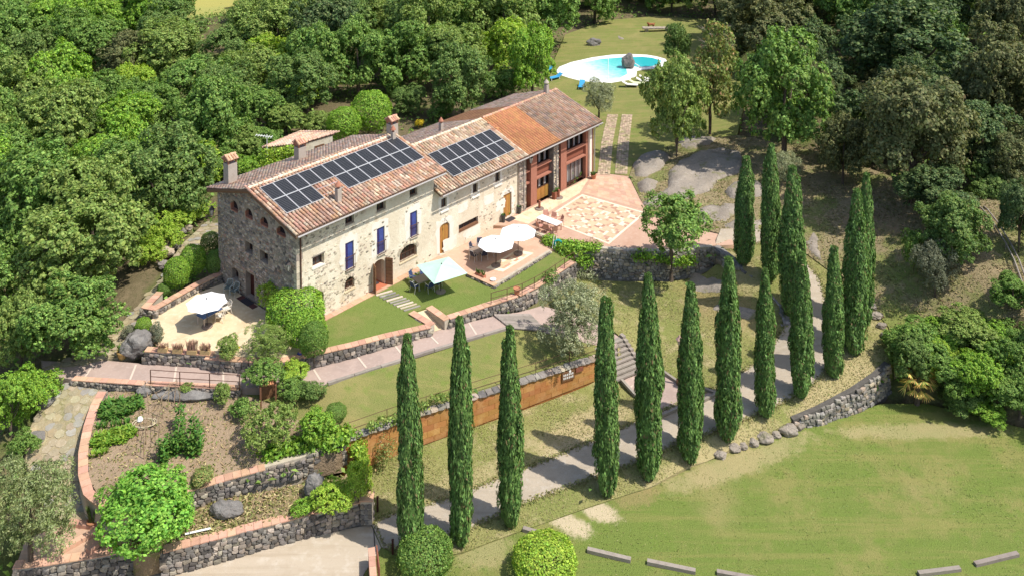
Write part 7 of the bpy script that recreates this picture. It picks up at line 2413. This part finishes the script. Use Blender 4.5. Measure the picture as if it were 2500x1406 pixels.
# ---- garden plants near the house
PL = [
 ('round_bush', 'clipped oval bush in front of the raised bed beside the gable', 'bush', 431, 667, 60, 84, 'clip', L_BRIGHT, A2, .02),
 ('round_bush', 'clipped oval bush behind the front one, in the middle of the raised bed row', 'bush', 470, 637, 62, 84, 'clip', L_BRIGHT, A2, .02),
 ('round_bush', 'dark clipped bush at the foot of the gable behind the raised bed', 'bush', 525, 641, 44, 62, 'clip', L_MID, A2, .02),
 ('round_bush', 'darkest clipped bush in the shade at the rear corner of the gable', 'bush', 513, 592, 46, 56, 'clip', L_OAK, A2, .02),
 ('round_bush', 'small ball shaped bush at the tip of the raised bed', 'bush', 401, 706, 34, 36, 'clip', L_MID, A2, .02),
 ('shrub', 'small bright ball bush above the big boulder', 'shrub', 350, 793, 38, 42, 'clip', L_BRIGHT, A2, .05),
 ('shrub', 'pale grey loose shrub left of the bright ball bush', 'shrub', 322, 806, 42, 38, 'loose', L_GREY, A2, .02),
 ('shrub', 'grey green shrub between the boulder and the terrace', 'shrub', 383, 812, 36, 54, 'mid', L_GREY, A2, .02),
 ('spiky_bush', 'big round bush of fine spiky shoots at the terrace corner', 'bush', 653, 830, 122, 108, 'fine', L_YELLOWGREEN, A_, .02),
 ('flower_bush', 'dark bush with yellow flowers at the end of the terrace coping', 'bush', 557, 846, 62, 66, 'mid', L_YELLOWGREEN, A_, .02),
 ('corner_bush', 'bright leafy bush climbing the gable corner', 'bush', 672, 718, 80, 84, 'mid', L_LIME, A_, .25),
 ('corner_bush', 'large rounded bush in front of the house corner', 'bush', 722, 758, 140, 130, 'clip', L_BRIGHT, A_, .03),
 ('corner_bush', 'clipped column bush at the end of the front lawn', 'bush', 766, 828, 68, 96, 'clip', L_MID, B_, .02),
 ('mulberry_tree', 'big broad leaved mulberry with dense round crown beside the vegetable garden', 'tree', 358, 1236, 244, 238, 'broad', L_MULB, J_, .12),
 ('olive_tree', 'pale silvery olive tree in the middle of the lawns', 'tree', 1396, 768, 176, 210, 'fine', L_OLIVE, F_, .08),
 ('olive_tree', 'grey olive tree filling the lower left corner', 'tree', 72, 1285, 230, 310, 'fine', L_OLIVEGREEN, None, .05),
 ('olive_tree', 'small olive tree at the far end of the loggia before the pool', 'tree', 1462, 236, 88, 92, 'fine', L_OLIVE, P_, .2),
 ('fig_tree', 'spreading fig tree above the patio wall', 'tree', 1640, 552, 176, 180, 'mid', L_MID, D_, .15),
 ('clipped_bush', 'clipped grey green bush beside the first cypress at the bottom edge', 'bush', 1038, 1350, 136, 150, 'clip', L_MID, H_, .02),
 ('clipped_bush', 'clipped bright round bush at the bottom edge of the meadow', 'bush', 1330, 1366, 156, 140, 'clip', L_LIME, H_, .02),
 ('garden_shrub', 'round leafy bush over the little timber hut', 'bush', 640, 908, 96, 66, 'mid', L_MID, E_, .35),
 ('garden_shrub', 'bright shrub beside the seated person', 'bush', 716, 905, 76, 66, 'mid', L_LIME, F_, .05),
 ('garden_shrub', 'mid green shrub below the seated person', 'bush', 708, 948, 76, 72, 'mid', L_MID, F_, .02),
 ('garden_shrub', 'rounded shrub at the left end of the middle lawn', 'bush', 762, 955, 66, 64, 'mid', L_OAK, F_, .02),
 ('fruit_tree', 'thin leaved fruit tree between vegetable garden and lawn', 'tree', 655, 1030, 116, 130, 'loose', L_YELLOWGREEN, K_, .2),
 ('garden_shrub', 'dark round bush behind the vine heap', 'bush', 820, 1006, 52, 52, 'clip', L_MID, F_, .02),
 ('vine_heap', 'tall heap of bright vines at the end of the ochre wall', 'bush', 778, 1040, 96, 112, 'mid', L_BRIGHT, F_, .02),
 ('garden_shrub', 'small citrus bush against the path wall above the garden', 'bush', 459, 946, 42, 36, 'small', L_YELLOWGREEN, K_, .1),
 ('garden_shrub', 'yellowing citrus bush against the path wall next to the round bush', 'bush', 541, 958, 46, 62, 'small', L_YELLOWGREEN, K_, .1),
 ('garden_shrub', 'shrub with dull red leaves beside the garden wall coping', 'bush', 497, 1160, 66, 46, 'small', L_TAM, K_, .02),
 ('garden_shrub', 'leafy shrub between the vine heap and the garden soil', 'bush', 590, 995, 62, 62, 'small', L_MID, K_, .05),
 ('wall_shrub', 'bright cascading shrub at the corner of the roadside wall', 'bush', 876, 1172, 72, 126, 'mid', L_LIME, J_, .02),
 ('wall_shrub', 'low bright shrub strip above the roadside coping', 'bush', 806, 1216, 110, 62, 'mid', L_LIME, J_, .02),
 ('wall_shrub', 'left end of the bright shrubs above the roadside coping', 'bush', 738, 1240, 66, 34, 'small', L_BRIGHT, J_, .02),
 ('young_tree', 'dense pale tree by the pool lawn with grey green crown', 'tree', 1652, 240, 160, 270, 'big', L_YELLOWGREEN, P_, .08),
 ('young_tree', 'slender dark conifer tree behind the dense pale tree', 'tree', 1655, 105, 70, 105, 'big', L_OAK, P_, .1),
 ('tamarisk_tree', 'feathery tree with reddish dead branches right of the pool', 'tree', 1735, 190, 150, 250, 'loose', L_TAM, P_, .08),
 ('shrub', 'yellow broom bush behind the farmhouse', 'shrub', 1025, 301, 26, 24, 'small', L_YELLOWFLOWER, None, .05),
 ('laurel_bush', 'clipped laurel nearest the roof behind the outbuilding', 'bush', 840, 302, 84, 84, 'clip', L_BRIGHT, None, .02),
 ('laurel_bush', 'big rounded laurel behind the middle chimney', 'bush', 905, 272, 100, 106, 'clip', L_BRIGHT, None, .02),
 ('laurel_bush', 'olive green laurel left of the two clipped ones', 'bush', 772, 300, 90, 60, 'mid', L_YELLOWGREEN, None, .02),
 ('hedge_row', 'bright vine covered bank at the upper left of the farmhouse', 'bush', 470, 405, 180, 110, 'big', L_LIME, None, .02),
 ('hedge_row', 'long low bright hedge along the upper flagstones', 'hedge', 400, 570, 90, 100, 'mid', L_LIME, None, .02),
 ('hedge_row', 'bright hedge bulge beside the pale path rocks', 'hedge', 360, 620, 80, 80, 'mid', L_LIME, None, .02),
 ('hedge_row', 'bright hedge hump halfway up the flagstones', 'hedge', 440, 540, 84, 70, 'mid', L_LIME, None, .02),
 ('corner_bush', 'leafy bush between the round one and the clipped column', 'bush', 745, 800, 96, 104, 'clip', L_BRIGHT, A_, .02),
 ('forest_tree', 'dark oak on the upper right slope behind the handrail', 'tree', 2400, 330, 190, 210, 'big', L_HOLM, None, .05),
 ('forest_tree', 'dull oak at the right edge over the handrail top', 'tree', 2480, 400, 160, 200, 'big', L_OLIVEBROWN, None, .05),
 ('forest_tree', 'small dark oak left of the handrail top', 'tree', 2410, 450, 120, 120, 'big', L_OAK, None, .05),
 ('hedge_row', 'bright hedge end below the rear lantern of the gable', 'hedge', 480, 515, 80, 50, 'mid', L_LIME, None, .02),
 ('rear_bush', 'bush close behind the first chimney', 'bush', 610, 415, 90, 80, 'mid', L_BRIGHT, None, .02),
 ('rear_bush', 'grey green bush under the aerial', 'bush', 640, 345, 110, 90, 'big', L_MID, None, .02),
 ('rear_bush', 'yellow green bush left of the outbuilding', 'bush', 590, 350, 100, 100, 'big', L_YELLOWGREEN, None, .02),
 ('rear_bush', 'broad bush behind the outbuilding roof', 'bush', 700, 285, 120, 90, 'big', L_YELLOWGREEN, None, .02),
 ('rear_bush', 'lime bush behind the broad one', 'bush', 745, 225, 110, 90, 'big', L_LIME, None, .02),
 ('rear_bush', 'dark bush behind the wing roof', 'bush', 1000, 245, 90, 80, 'big', L_OAK, None, .02),
 ('rear_bush', 'bush in the shade beside the yellow broom', 'bush', 1075, 262, 80, 60, 'mid', L_MID, None, .02),
 ('rear_bush', 'bush at the back of the loggia roof', 'bush', 1225, 205, 100, 80, 'big', L_MID, None, .02),
 ('rear_bush', 'pale bush between gable roof and the bright bank', 'bush', 545, 400, 80, 90, 'big', L_MID, None, .02),
 ('slope_shrub', 'pale silvery shrub behind the tallest upper cypress', 'shrub', 1920, 410, 84, 90, 'fine', L_OLIVE, None, .05),
 ('slope_shrub', 'grey twiggy shrub on the shaded slope', 'shrub', 2285, 650, 110, 150, 'fine', L_GREY, None, .05),
 ('slope_tree', 'round green tree on the slope left of the pipe handrail', 'tree', 2320, 555, 170, 200, 'big', L_OAK, None, .06),
 ('slope_tree', 'leafy sapling left of the grey twiggy shrub', 'tree', 2232, 610, 62, 110, 'mid', L_MID, None, .06),
 ('forest_tree', 'large bright green tree above the upper cypresses', 'tree', 1920, 225, 236, 310, 'big', L_MID, None, .10),
 ('forest_tree', 'huge brown olive coloured holm oak on the right slope', 'tree', 2225, 320, 290, 330, 'big', L_OLIVEBROWN, None, .08),
 ('forest_tree', 'dark green rounded tree at the top right of the slope', 'tree', 2230, 120, 330, 270, 'big', L_HOLM, None, .08),
 ('forest_tree', 'dull olive tree behind the pool lawn on the right', 'tree', 1850, 70, 230, 200, 'big', L_OLIVEBROWN, None, .10),
 ('forest_tree', 'dull brown green tree cut by the upper right edge', 'tree', 2440, 190, 220, 270, 'big', L_OLIVEBROWN, None, .08),
 ('forest_tree', 'olive tinted tree between the brown holm oak and the cypresses', 'tree', 2060, 360, 130, 170, 'big', L_OLIVEBROWN, None, .08),
 ('forest_tree', 'lower dark tree below the huge brown holm oak', 'tree', 2290, 470, 200, 150, 'big', L_HOLM, None, .05),
 ('forest_tree', 'shaded tree at the right edge above the handrail', 'tree', 2490, 520, 120, 180, 'big', L_HOLM, None, .08),
 ('forest_tree', 'broad olive green oak left of the flagstone path', 'tree', 225, 590, 300, 310, 'big', L_YELLOWGREEN, None, .05),
 ('forest_tree', 'leafy oak overhanging the pink path from the left', 'tree', 180, 780, 230, 230, 'big', L_MID, None, .06),
 ('forest_tree', 'yellowish tree at the left edge beside the path', 'tree', 50, 790, 150, 230, 'big', L_YELLOWGREEN, None, .06),
 ('forest_tree', 'green tree at the left edge beside the flagstone slope', 'tree', 25, 985, 130, 190, 'big', L_BRIGHT, None, .05),
 ('forest_tree', 'rounded grey green oak behind the bright vine covered bank', 'tree', 320, 430, 230, 190, 'big', L_MID, None, .05),
 ('forest_tree', 'pale green tree in the middle of the wood behind the roof', 'tree', 470, 215, 190, 180, 'big', L_MID, None, .08),
 ('forest_tree', 'lime green tree left of the pale green one in the wood', 'tree', 330, 215, 110, 130, 'big', L_LIME, None, .08),
 ('forest_tree', 'tall lime tree in the top centre of the wood', 'tree', 1235, 115, 130, 150, 'big', L_LIME, None, .1),
 ('forest_tree', 'dense dark tree behind the ridge of the wing', 'tree', 1130, 190, 160, 200, 'big', L_OAK, None, .05),
 ('forest_tree', 'green tree touching the left tip of the pool', 'tree', 1300, 150, 120, 190, 'big', L_BRIGHT, None, .05),
 ('edge_bush', 'leafy bush drooping at the end of the pink path', 'bush', 95, 945, 110, 80, 'mid', L_BRIGHT, None, .02),
 ('edge_bush', 'small dark shrub beside the flagstone slope', 'bush', 60, 1080, 70, 80, 'mid', L_MID, None, .02),
 ('edge_bush', 'dense right side bush next to the dry stone wall end', 'bush', 2240, 835, 150, 130, 'big', L_MID, None, .02),
 ('edge_bush', 'dark shaded bush behind the palm', 'bush', 2215, 905, 110, 130, 'big', L_OAK, None, .02),
 ('edge_bush', 'leafy bush right of the palm', 'bush', 2310, 905, 120, 120, 'big', L_MID, None, .02),
 ('edge_bush', 'bush in the middle of the right side thicket', 'bush', 2385, 905, 130, 140, 'big', L_BRIGHT, None, .02),
 ('edge_bush', 'darker bush low in the right side thicket', 'bush', 2350, 960, 120, 90, 'big', L_OAK, None, .02),
 ('edge_bush', 'small bush at the top edge of the right side thicket', 'bush', 2305, 815, 110, 90, 'big', L_BRIGHT, None, .02),
 ('edge_bush', 'bright bush at the back of the right side thicket', 'bush', 2420, 800, 110, 90, 'big', L_BRIGHT, None, .02),
 ('edge_bush', 'green bush at the back corner of the right side thicket', 'bush', 2485, 830, 100, 110, 'big', L_MID, None, .02),
 ('edge_bush', 'bright bush in front of the back row of the thicket', 'bush', 2435, 868, 110, 110, 'big', L_BRIGHT, None, .02),
 ('edge_bush', 'green bush at the right edge just above the meadow straw', 'bush', 2490, 955, 90, 120, 'big', L_MID, None, .02),
 ('edge_bush', 'bright bush behind the palm crown', 'bush', 2285, 868, 105, 105, 'big', L_LIME, None, .02),
 ('edge_bush', 'low green bush at the front of the thicket', 'bush', 2395, 985, 100, 70, 'big', L_BRIGHT, None, .02),
 ('edge_bush', 'bush below the handrail foot', 'bush', 2470, 775, 110, 100, 'big', L_MID, None, .02),
 ('edge_bush', 'lush bush cut by the right edge above the meadow', 'bush', 2470, 890, 130, 150, 'big', L_MID, None, .02),
 ('edge_bush', 'yellow green bush on top of the right side thicket', 'bush', 2370, 800, 150, 110, 'big', L_YELLOWGREEN, None, .02),
 ('edge_bush', 'low bush in the right corner above the dry grass', 'bush', 2440, 972, 130, 90, 'big', L_MID, None, .02),
]
for row in PL:
    P_at(*row[:6], row[6], row[7], row[8], row[9], row[10], row[11] if len(row) > 11 else .05) if False else P_at(row[0], row[1], row[2], row[3], row[4], row[5], row[6], row[7], row[8], row[9], row[10])
# mulberry trunk post, yellow blossoms
def blob_plant(name, label, cat, blobs, mat, leaf, per, seed, wd=.6, dens=1.0):
    """a creeper or loose bush grown over several places: blobs of (place, radius)"""
    rng = np.random.default_rng(seed)
    Vs = []
    o_ = Vector(blobs[0][0])
    for p, r in blobs:
        n = int(per * r * r)
        d = dirs(n, rng, -.6)
        Q = np.array(p - o_) + d * (r * rng.uniform(.55, 1.15, n))[:, None] * np.array([1, 1, .8])
        N = d + rng.normal(0, .6, (n, 3)) + np.array([0, 0, .3])
        N /= np.linalg.norm(N, axis=1, keepdims=True)
        Vs.append(quads(Q, N, leaf, leaf * wd, rng))
    return tag(link(name, qmesh(name, np.concatenate(Vs), mat), None, o_), label, cat)
rv = random.Random(77)
def strip(pts, n, r, jit=.15, dz=0.0):
    """blob places along photo points (x, y, z)"""
    W_ = [at(*p) for p in pts]
    L = poly_len(W_)
    out = []
    for k in range(n):
        s = L[-1] * (k + .5) / n
        i = max(0, min(len(W_) - 2, next((j for j in range(len(W_) - 1) if L[j + 1] >= s), 0)))
        p = W_[i].lerp(W_[i + 1], (s - L[i]) / max(1e-6, L[i + 1] - L[i]))
        out.append((p + Vector((rv.uniform(-jit, jit), rv.uniform(-jit, jit), dz + rv.uniform(-jit, jit))), r * rv.uniform(.7, 1.3)))
    return out
blob_plant('wall_ivy', 'bright ivy hanging over the wall beside the hose cart', 'ivy', strip([(1335, 585, .1), (1370, 600, .15), (1400, 607, .25), (1440, 604, .25), (1462, 606, .2)], 26, .48) + strip([(1370, 625, -.3), (1410, 632, -.5), (1440, 625, -.6), (1425, 650, -1.0)], 14, .42), L_BRIGHT, .2, 420, 1)
blob_plant('outbuilding_creeper', 'yellow green creeper over the wall of the outbuilding', 'creeper', strip([(646, 372, 2.1), (700, 368, 2.1), (728, 365, 2.2)], 12, .55, .2) + strip([(644, 396, 1.2), (700, 394, 1.2), (722, 390, 1.3)], 12, .6, .2), L_LIME, .2, 420, 12)
blob_plant('wall_ivy', 'ivy at the foot of the fig tree on the patio wall', 'ivy', strip([(1552, 630, -.4), (1580, 622, 0), (1610, 632, -.3), (1650, 640, -.6), (1690, 635, -.5)], 16, .5), L_BRIGHT, .22, 320, 2)
blob_plant('climbing_vine', 'bright vines tumbling over the dark garden wall', 'vine', strip([(650, 1110, -2.2), (700, 1095, -2.1), (760, 1080, -2.0), (815, 1072, -1.9), (850, 1060, -1.7)], 26, .55) + strip([(660, 1125, -2.6), (740, 1110, -2.6), (810, 1098, -2.7)], 10, .4), L_BRIGHT, .24, 330, 3)
blob_plant('climbing_vine', 'vine growing along the coping at the left part of the ochre wall', 'vine', strip([(880, 1050, -1.7), (930, 1030, -1.6), (990, 1005, -1.5), (1060, 975, -1.4), (1110, 965, -1.4)], 24, .26), L_YELLOWGREEN, .2, 420, 4)
blob_plant('climbing_vine', 'leafy vine column in front of the left end of the ochre wall', 'vine', strip([(880, 1085, -2.2), (880, 1110, -2.9), (878, 1140, -3.8)], 9, .42), L_LIME, .2, 480, 5)
blob_plant('dry_climber', 'half dry climber with thin shadows on the ochre wall', 'vine', strip([(945, 1060, -2.2), (935, 1085, -2.8), (940, 1115, -3.4), (925, 1130, -3.7), (965, 1080, -2.6)], 16, .36), L_TAM, .15, 260, 6, .4)
blob_plant('yellow_blossom', 'yellow blossoms at the foot of the dark flowering bush', 'flowers', [(at(x, y, z), .2) for x, y, z in ((545, 862, .35), (568, 858, .4), (578, 848, .6), (552, 846, .7), (560, 866, .3))], L_YELLOWFLOWER, .12, 900, 7)
blob_plant('coping_weeds', 'straw coloured dry weeds along the patio edge above the ivy', 'weeds', strip([(1415, 592, .35), (1440, 588, .45), (1460, 594, .35)], 10, .3), m_dryflower, .22, 260, 8, .15)
blob_plant('railing_shrub', 'small shrub behind the iron railing at the top of the coping', 'shrub', [(at(1345, 675, .25), .6), (at(1338, 690, 0), .4)], L_OAK, .16, 700, 9)
blob_plant('grass_bank', 'pale grassy shrub below the patio wall beside the olive', 'shrub', strip([(1405, 668, -1.6), (1430, 672, -1.8), (1450, 678, -1.9)], 8, .5), L_OLIVE, .3, 200, 10, .2)
# dead branches in the wood and by the pool
def twigs(label, p, r, h, n, seed):
    t = thing('dead_tree', label, 'dead tree', p)
    q = random.Random(seed)
    mb = MB()
    mb.tube([(0, 0, -.5), (q.uniform(-.1, .1), 0, h * .5), (q.uniform(-.3, .3), 0, h)], [.12, .08, .03], 6)
    part('trunk', mb, m_twig, t)
    mb = MB()
    for k in range(n):
        a = q.uniform(0, 6.3)
        z = q.uniform(.3, .9) * h
        e = Vector((cos(a) * r, sin(a) * r, z + q.uniform(.1, .5) * h * .6))
        m = Vector((0, 0, z)).lerp(e, .5) + Vector((0, 0, q.uniform(-.2, .3)))
        mb.tube([(0, 0, z), m, e], [.04, .025, .01], 4)
        for _ in range(4):
            f = m.lerp(e, q.random()) + Vector((q.uniform(-.5, .5), q.uniform(-.5, .5), q.uniform(.1, .7)))
            mb.tube([m.lerp(e, q.random()), f], [.018, .006], 4)
    part('branches', mb, m_twig, t)
twigs('bare pale dead branches in the wood left of the outbuilding', gat(515, 330), 2.2, 6.0, 12, 1)
twigs('bare grey dead branches above the feathery tree', P_.at(1745, 230), 2.0, 7.6, 14, 2)
# palm
pb = gat(2238, 985)
t = thing('palm_tree', 'small palm with yellowed hanging fronds at the meadow edge', 'palm', pb)
mb = MB()
mb.tube([(0, 0, -.3), (.05, 0, .9), (0, .02, 1.75)], [.2, .17, .16], 8)
part('trunk', mb, m_bark, t)
rp = random.Random(8)
for k in range(26):
    q = k * 2.4 + rp.uniform(-.2, .2)
    el = rp.uniform(-.9, .8)
    d = Vector((cos(q), sin(q), 0))
    mb = MB()
    c = Vector((0, 0, 1.75)) + d * .7 + Vector((0, 0, el * .75))
    for j in range(11):
        a = (j - 5) * .23
        e = d * cos(a) + Vector((-d[1], d[0], 0)) * sin(a)
        tip = c + e * .62 + Vector((0, 0, el * .25 - .22 * abs(a)))
        s = Vector((-e[1], e[0], 0)) * .04
        mb.add([c, c.lerp(tip, .5) + s, tip, c.lerp(tip, .5) - s], [(0, 1, 2, 3)])
    mb.beam((0, 0, 1.7), c, .03, .02)
    part('frond', mb, L_PALM, t)

# ---- the wood: individual trees filling the slopes round the clearing
CLEAR = [(140, 905), (262, 815), (330, 730), (385, 640), (440, 560), (520, 500), (500, 455), (560, 365), (640, 360), (660, 318), (820, 310), (880, 250), (960, 250), (1075, 280), (1200, 235), (1330, 205), (1345, 150), (1385, 85), (1480, 60), (1720, 50), (1800, 120), (1830, 330), (1960, 375), (2100, 420), (2190, 500), (2600, 560), (2600, 1050), (2500, 1050), (2500, 1500), (100, 1500), (185, 1250), (60, 1130), (110, 960)]
FIELD_PX = [(478, 0), (478, 70), (560, 70), (560, 0), (560, -60), (478, -60)]
def proj(p):
    d = p[1] * CP - (p[2] - HC) * SP
    return 1250 + F * p[0] / d, Y0 - F * (p[1] * SP + (p[2] - HC) * CP) / d
placed = [(o.location[0], o.location[1], 2.6) for o in COL.objects if o.parent is None and o.get('category') in ('tree',)]
rf = random.Random(99)
KINDS = [(L_OAK, 'dark green oak in the wood', 'dark green oaks in the wood'), (L_MID, 'mid green leafy tree in the wood', 'mid green trees in the wood'), (L_BRIGHT, 'bright green tree in the wood', 'bright green trees in the wood'), (L_YELLOWGREEN, 'olive green tree in the wood', 'olive green trees in the wood'), (L_HOLM, 'very dark holm oak on the wooded slope', 'holm oaks on the wooded slope'), (L_OLIVEBROWN, 'brownish holm oak on the wooded slope', 'brownish holm oaks on the wooded slope'), (L_LIME, 'lime green sapling tree in the wood', 'lime green trees in the wood')]
cand = [(rf.uniform(-95, 95), 38 + 200 * rf.random() ** .8) for _ in range(9000)]
ntr = 0
WOOD = []
for x, y in cand:
    if ntr >= 285:
        break
    far = y > 110
    gap = 6.0 if far else 4.7
    if any((x - a) ** 2 + (y - b) ** 2 < max(gap, c) ** 2 for a, b, c in placed):
        continue
    if inside(np.array([x]), np.array([y]), house_poly)[0] or any(zz.on_ is None and inside(np.array([x]), np.array([y]), zz.poly)[0] for zz in ZONES):
        continue
    z = float(ground_raw([x], [y])[0])
    w = rf.uniform(7.4, 11.0) if far else rf.uniform(5.6, 8.8)
    h = w * rf.uniform(.85, 1.2)
    tr = h * rf.uniform(-.05, .12)
    cx, cy = proj((x, y, z + tr + h / 2))
    s = pxm((x, y, z))
    if cx < -160 or cx > 2850 or cy < -130 or cy > 1480:
        continue
    e = [(cx + .42 * w * s * cos(q), cy + .5 * h * s * sin(q)) for q in [k * pi / 4 for k in range(8)]] + [(cx, cy)]
    if inside(np.array([p[0] for p in e]), np.array([p[1] for p in e]), CLEAR).any() or inside(np.array([p[0] for p in e]), np.array([p[1] for p in e]), FIELD_PX).any():
        continue
    right = cx > 1800
    kd = rf.choices(range(7), (1, 1, .2, .6, 5, 3, 0) if right and cy < 700 else (1.5, 3, 2.5, 1, 0, 0, 1) if right else (3, 4, 1.6, 2.2, .4, .2, .7))[0]
    mt, lb, gr = KINDS[kd]
    WOOD.append((cx, cy, kd, plant('forest_tree', lb, 'tree', (x, y, z), w, h, tr, 'big', mt, gr)))
    placed.append((x, y, gap * .9))
    ntr += 1
print('forest trees', ntr)
ORD = 'first second third fourth fifth sixth seventh eighth ninth tenth eleventh twelfth thirteenth fourteenth fifteenth sixteenth seventeenth eighteenth nineteenth twentieth'.split()
SHORT = ['dark green oak', 'mid green tree', 'bright green tree', 'olive green tree', 'dark holm oak', 'brownish holm oak', 'lime green tree']
BANDS = [(-999, -20, 'cut by the top edge'), (-20, 50, 'top row of the wood'), (50, 110, 'second row'), (110, 180, 'third row'), (180, 260, 'fourth row'), (260, 360, 'fifth row'), (360, 480, 'sixth row'), (480, 640, 'level with the gable'), (640, 800, 'level with the gable terrace'), (800, 1000, 'level with the pink path'), (1000, 9999, 'lowest row')]
for lo, hi, wd_ in BANDS:
    for side in (0, 1):
        for kd in range(7):
            row = sorted([r for r in WOOD if lo <= r[1] < hi and (r[0] > 1400) == bool(side) and r[2] == kd], key=lambda r: r[0])
            for i, r in enumerate(row):
                r[3]['label'] = '%s %s from the left, %s%s' % (ORD[i] if i < 20 else 'twenty ' + ORD[i - 20], SHORT[kd], wd_, ', right of house' if side else '')
# undergrowth between the trunks, and short grass on the lawns
def scatter_leaves(name, n, test, size, hgt, mat, seed, upr=0.0, kind='stuff', wd=.5, zf=None, dens=None, box=(-95, 95, 38, 240)):
    rng = np.random.default_rng(seed)
    X = rng.uniform(box[0], box[1], n * 3)
    Y = rng.uniform(box[2], box[3], n * 3)
    m = test(X, Y)
    X, Y = X[m][:n], Y[m][:n]
    if dens is not None:
        k = np.array([mnoise.noise(Vector((x * dens, y * dens, seed))) for x, y in zip(X, Y)]) > -.12
        X, Y = X[k], Y[k]
    Z = zf(X, Y) + rng.uniform(0, hgt, len(X)) * rng.random(len(X))
    P = np.stack([X, Y, Z], 1)
    N = rng.normal(0, 1, (len(X), 3))
    N[:, 2] = np.abs(N[:, 2]) + (1.1 if upr else .4)
    N /= np.linalg.norm(N, axis=1, keepdims=True)
    return tag(link(name, qmesh(name, quads(P, N, size, size * wd, rng, up=upr), mat)), kind=kind)
def in_wood(X, Y):
    m = np.ones(len(X), bool)
    for zz in ZONES:
        if zz.on_ is None:
            m &= ~inside(X, Y, zz.poly)
    m &= ~inside(X, Y, house_poly)
    return m
fr = np.array([tuple(p) for p in lane_z.B])
fr = np.concatenate([fr[:, None] + (np.roll(fr, -1, 0) - fr)[:, None] * RNG.random((1, 60, 1))]).reshape(-1, 2) + RNG.normal(0, .11, (len(fr) * 60, 2))
mf = inside(fr[:, 0], fr[:, 1], G_.poly)
fr = fr[mf]
Nf = RNG.normal(0, .6, (len(fr), 3)) + np.array([0, 0, 1.2])
Nf /= np.linalg.norm(Nf, axis=1, keepdims=True)
L_FRINGE = leaf_mat('fringe_blades', (.30, .27, .11), .35, .03, .2, second=[((.20, .22, .07), .4)], gain=1.1)
tag(link('lane_fringe_grass', qmesh('lane_fringe_grass', quads(np.c_[fr, G_.zat(fr[:, 0], fr[:, 1]) + .06], Nf, .18, .06, RNG), L_FRINGE)), kind='stuff')
scatter_leaves('undergrowth', 110000, in_wood, .45, 1.3, L_MID, 5, zf=ground_raw, dens=.16)
for nm, zz, n, mt, hg, sz in (('meadow_grass', H_, 14000, leaf_mat('meadow_blades', (.21, .26, .07), .18, .02, .2, second=[((.29, .28, .10), .25)], gain=1.0), .04, .12), ('lane_grass', G_, 42000, leaf_mat('dry_blades', (.33, .29, .13), .25, .02, .2, second=[((.23, .25, .08), .35)], gain=1.05), .05, .13), ('bed_weeds', J_, 3500, leaf_mat('weed_blades', (.20, .20, .06), .35, .04, .2, second=[((.42, .34, .17), .5)], gain=1.1), .15, .25), ('garden_weeds', K_, 2600, leaf_mat('garden_weed_blades', (.18, .21, .05), .35, .04, .2, second=[((.42, .33, .16), .5)], gain=1.1), .12, .2), ('slope_grass', N_, 26000, leaf_mat('slope_blades', (.20, .20, .07), .35, .03, .2, second=[((.34, .27, .14), .35)], gain=1.1), .1, .22)):
    xs, ys = [p[0] for p in zz.poly], [p[1] for p in zz.poly]
    bx = (min(xs), max(xs), max(min(ys), 30), max(ys))
    hole = [lane_z, plaza_z] if zz is G_ else []
    def tst(X, Y, zz=zz, hole=hole):
        m = inside(X, Y, zz.poly)
        for h_ in hole:
            m &= ~inside(X, Y, h_.poly)
        return m
    scatter_leaves(nm, n, tst, sz, hg, mt, 9, .01, wd=.3, zf=zz.zat, box=bx)
for z_ in ('yellow_field',):
    q = [at(*p, -9.0) for p in ((440, 75), (600, 75), (640, -120), (400, -120))]
    mb = MB()
    mb.add([p + Vector((0, 0, 1.2)) for p in q], [(0, 1, 2, 3)])
    tag(link('far_field', mb.mesh('far_field', M('ripe_field', (.36, .33, .10), [(.1, (.30, .31, .10), .45, .65, .7)], .95))), kind='structure')
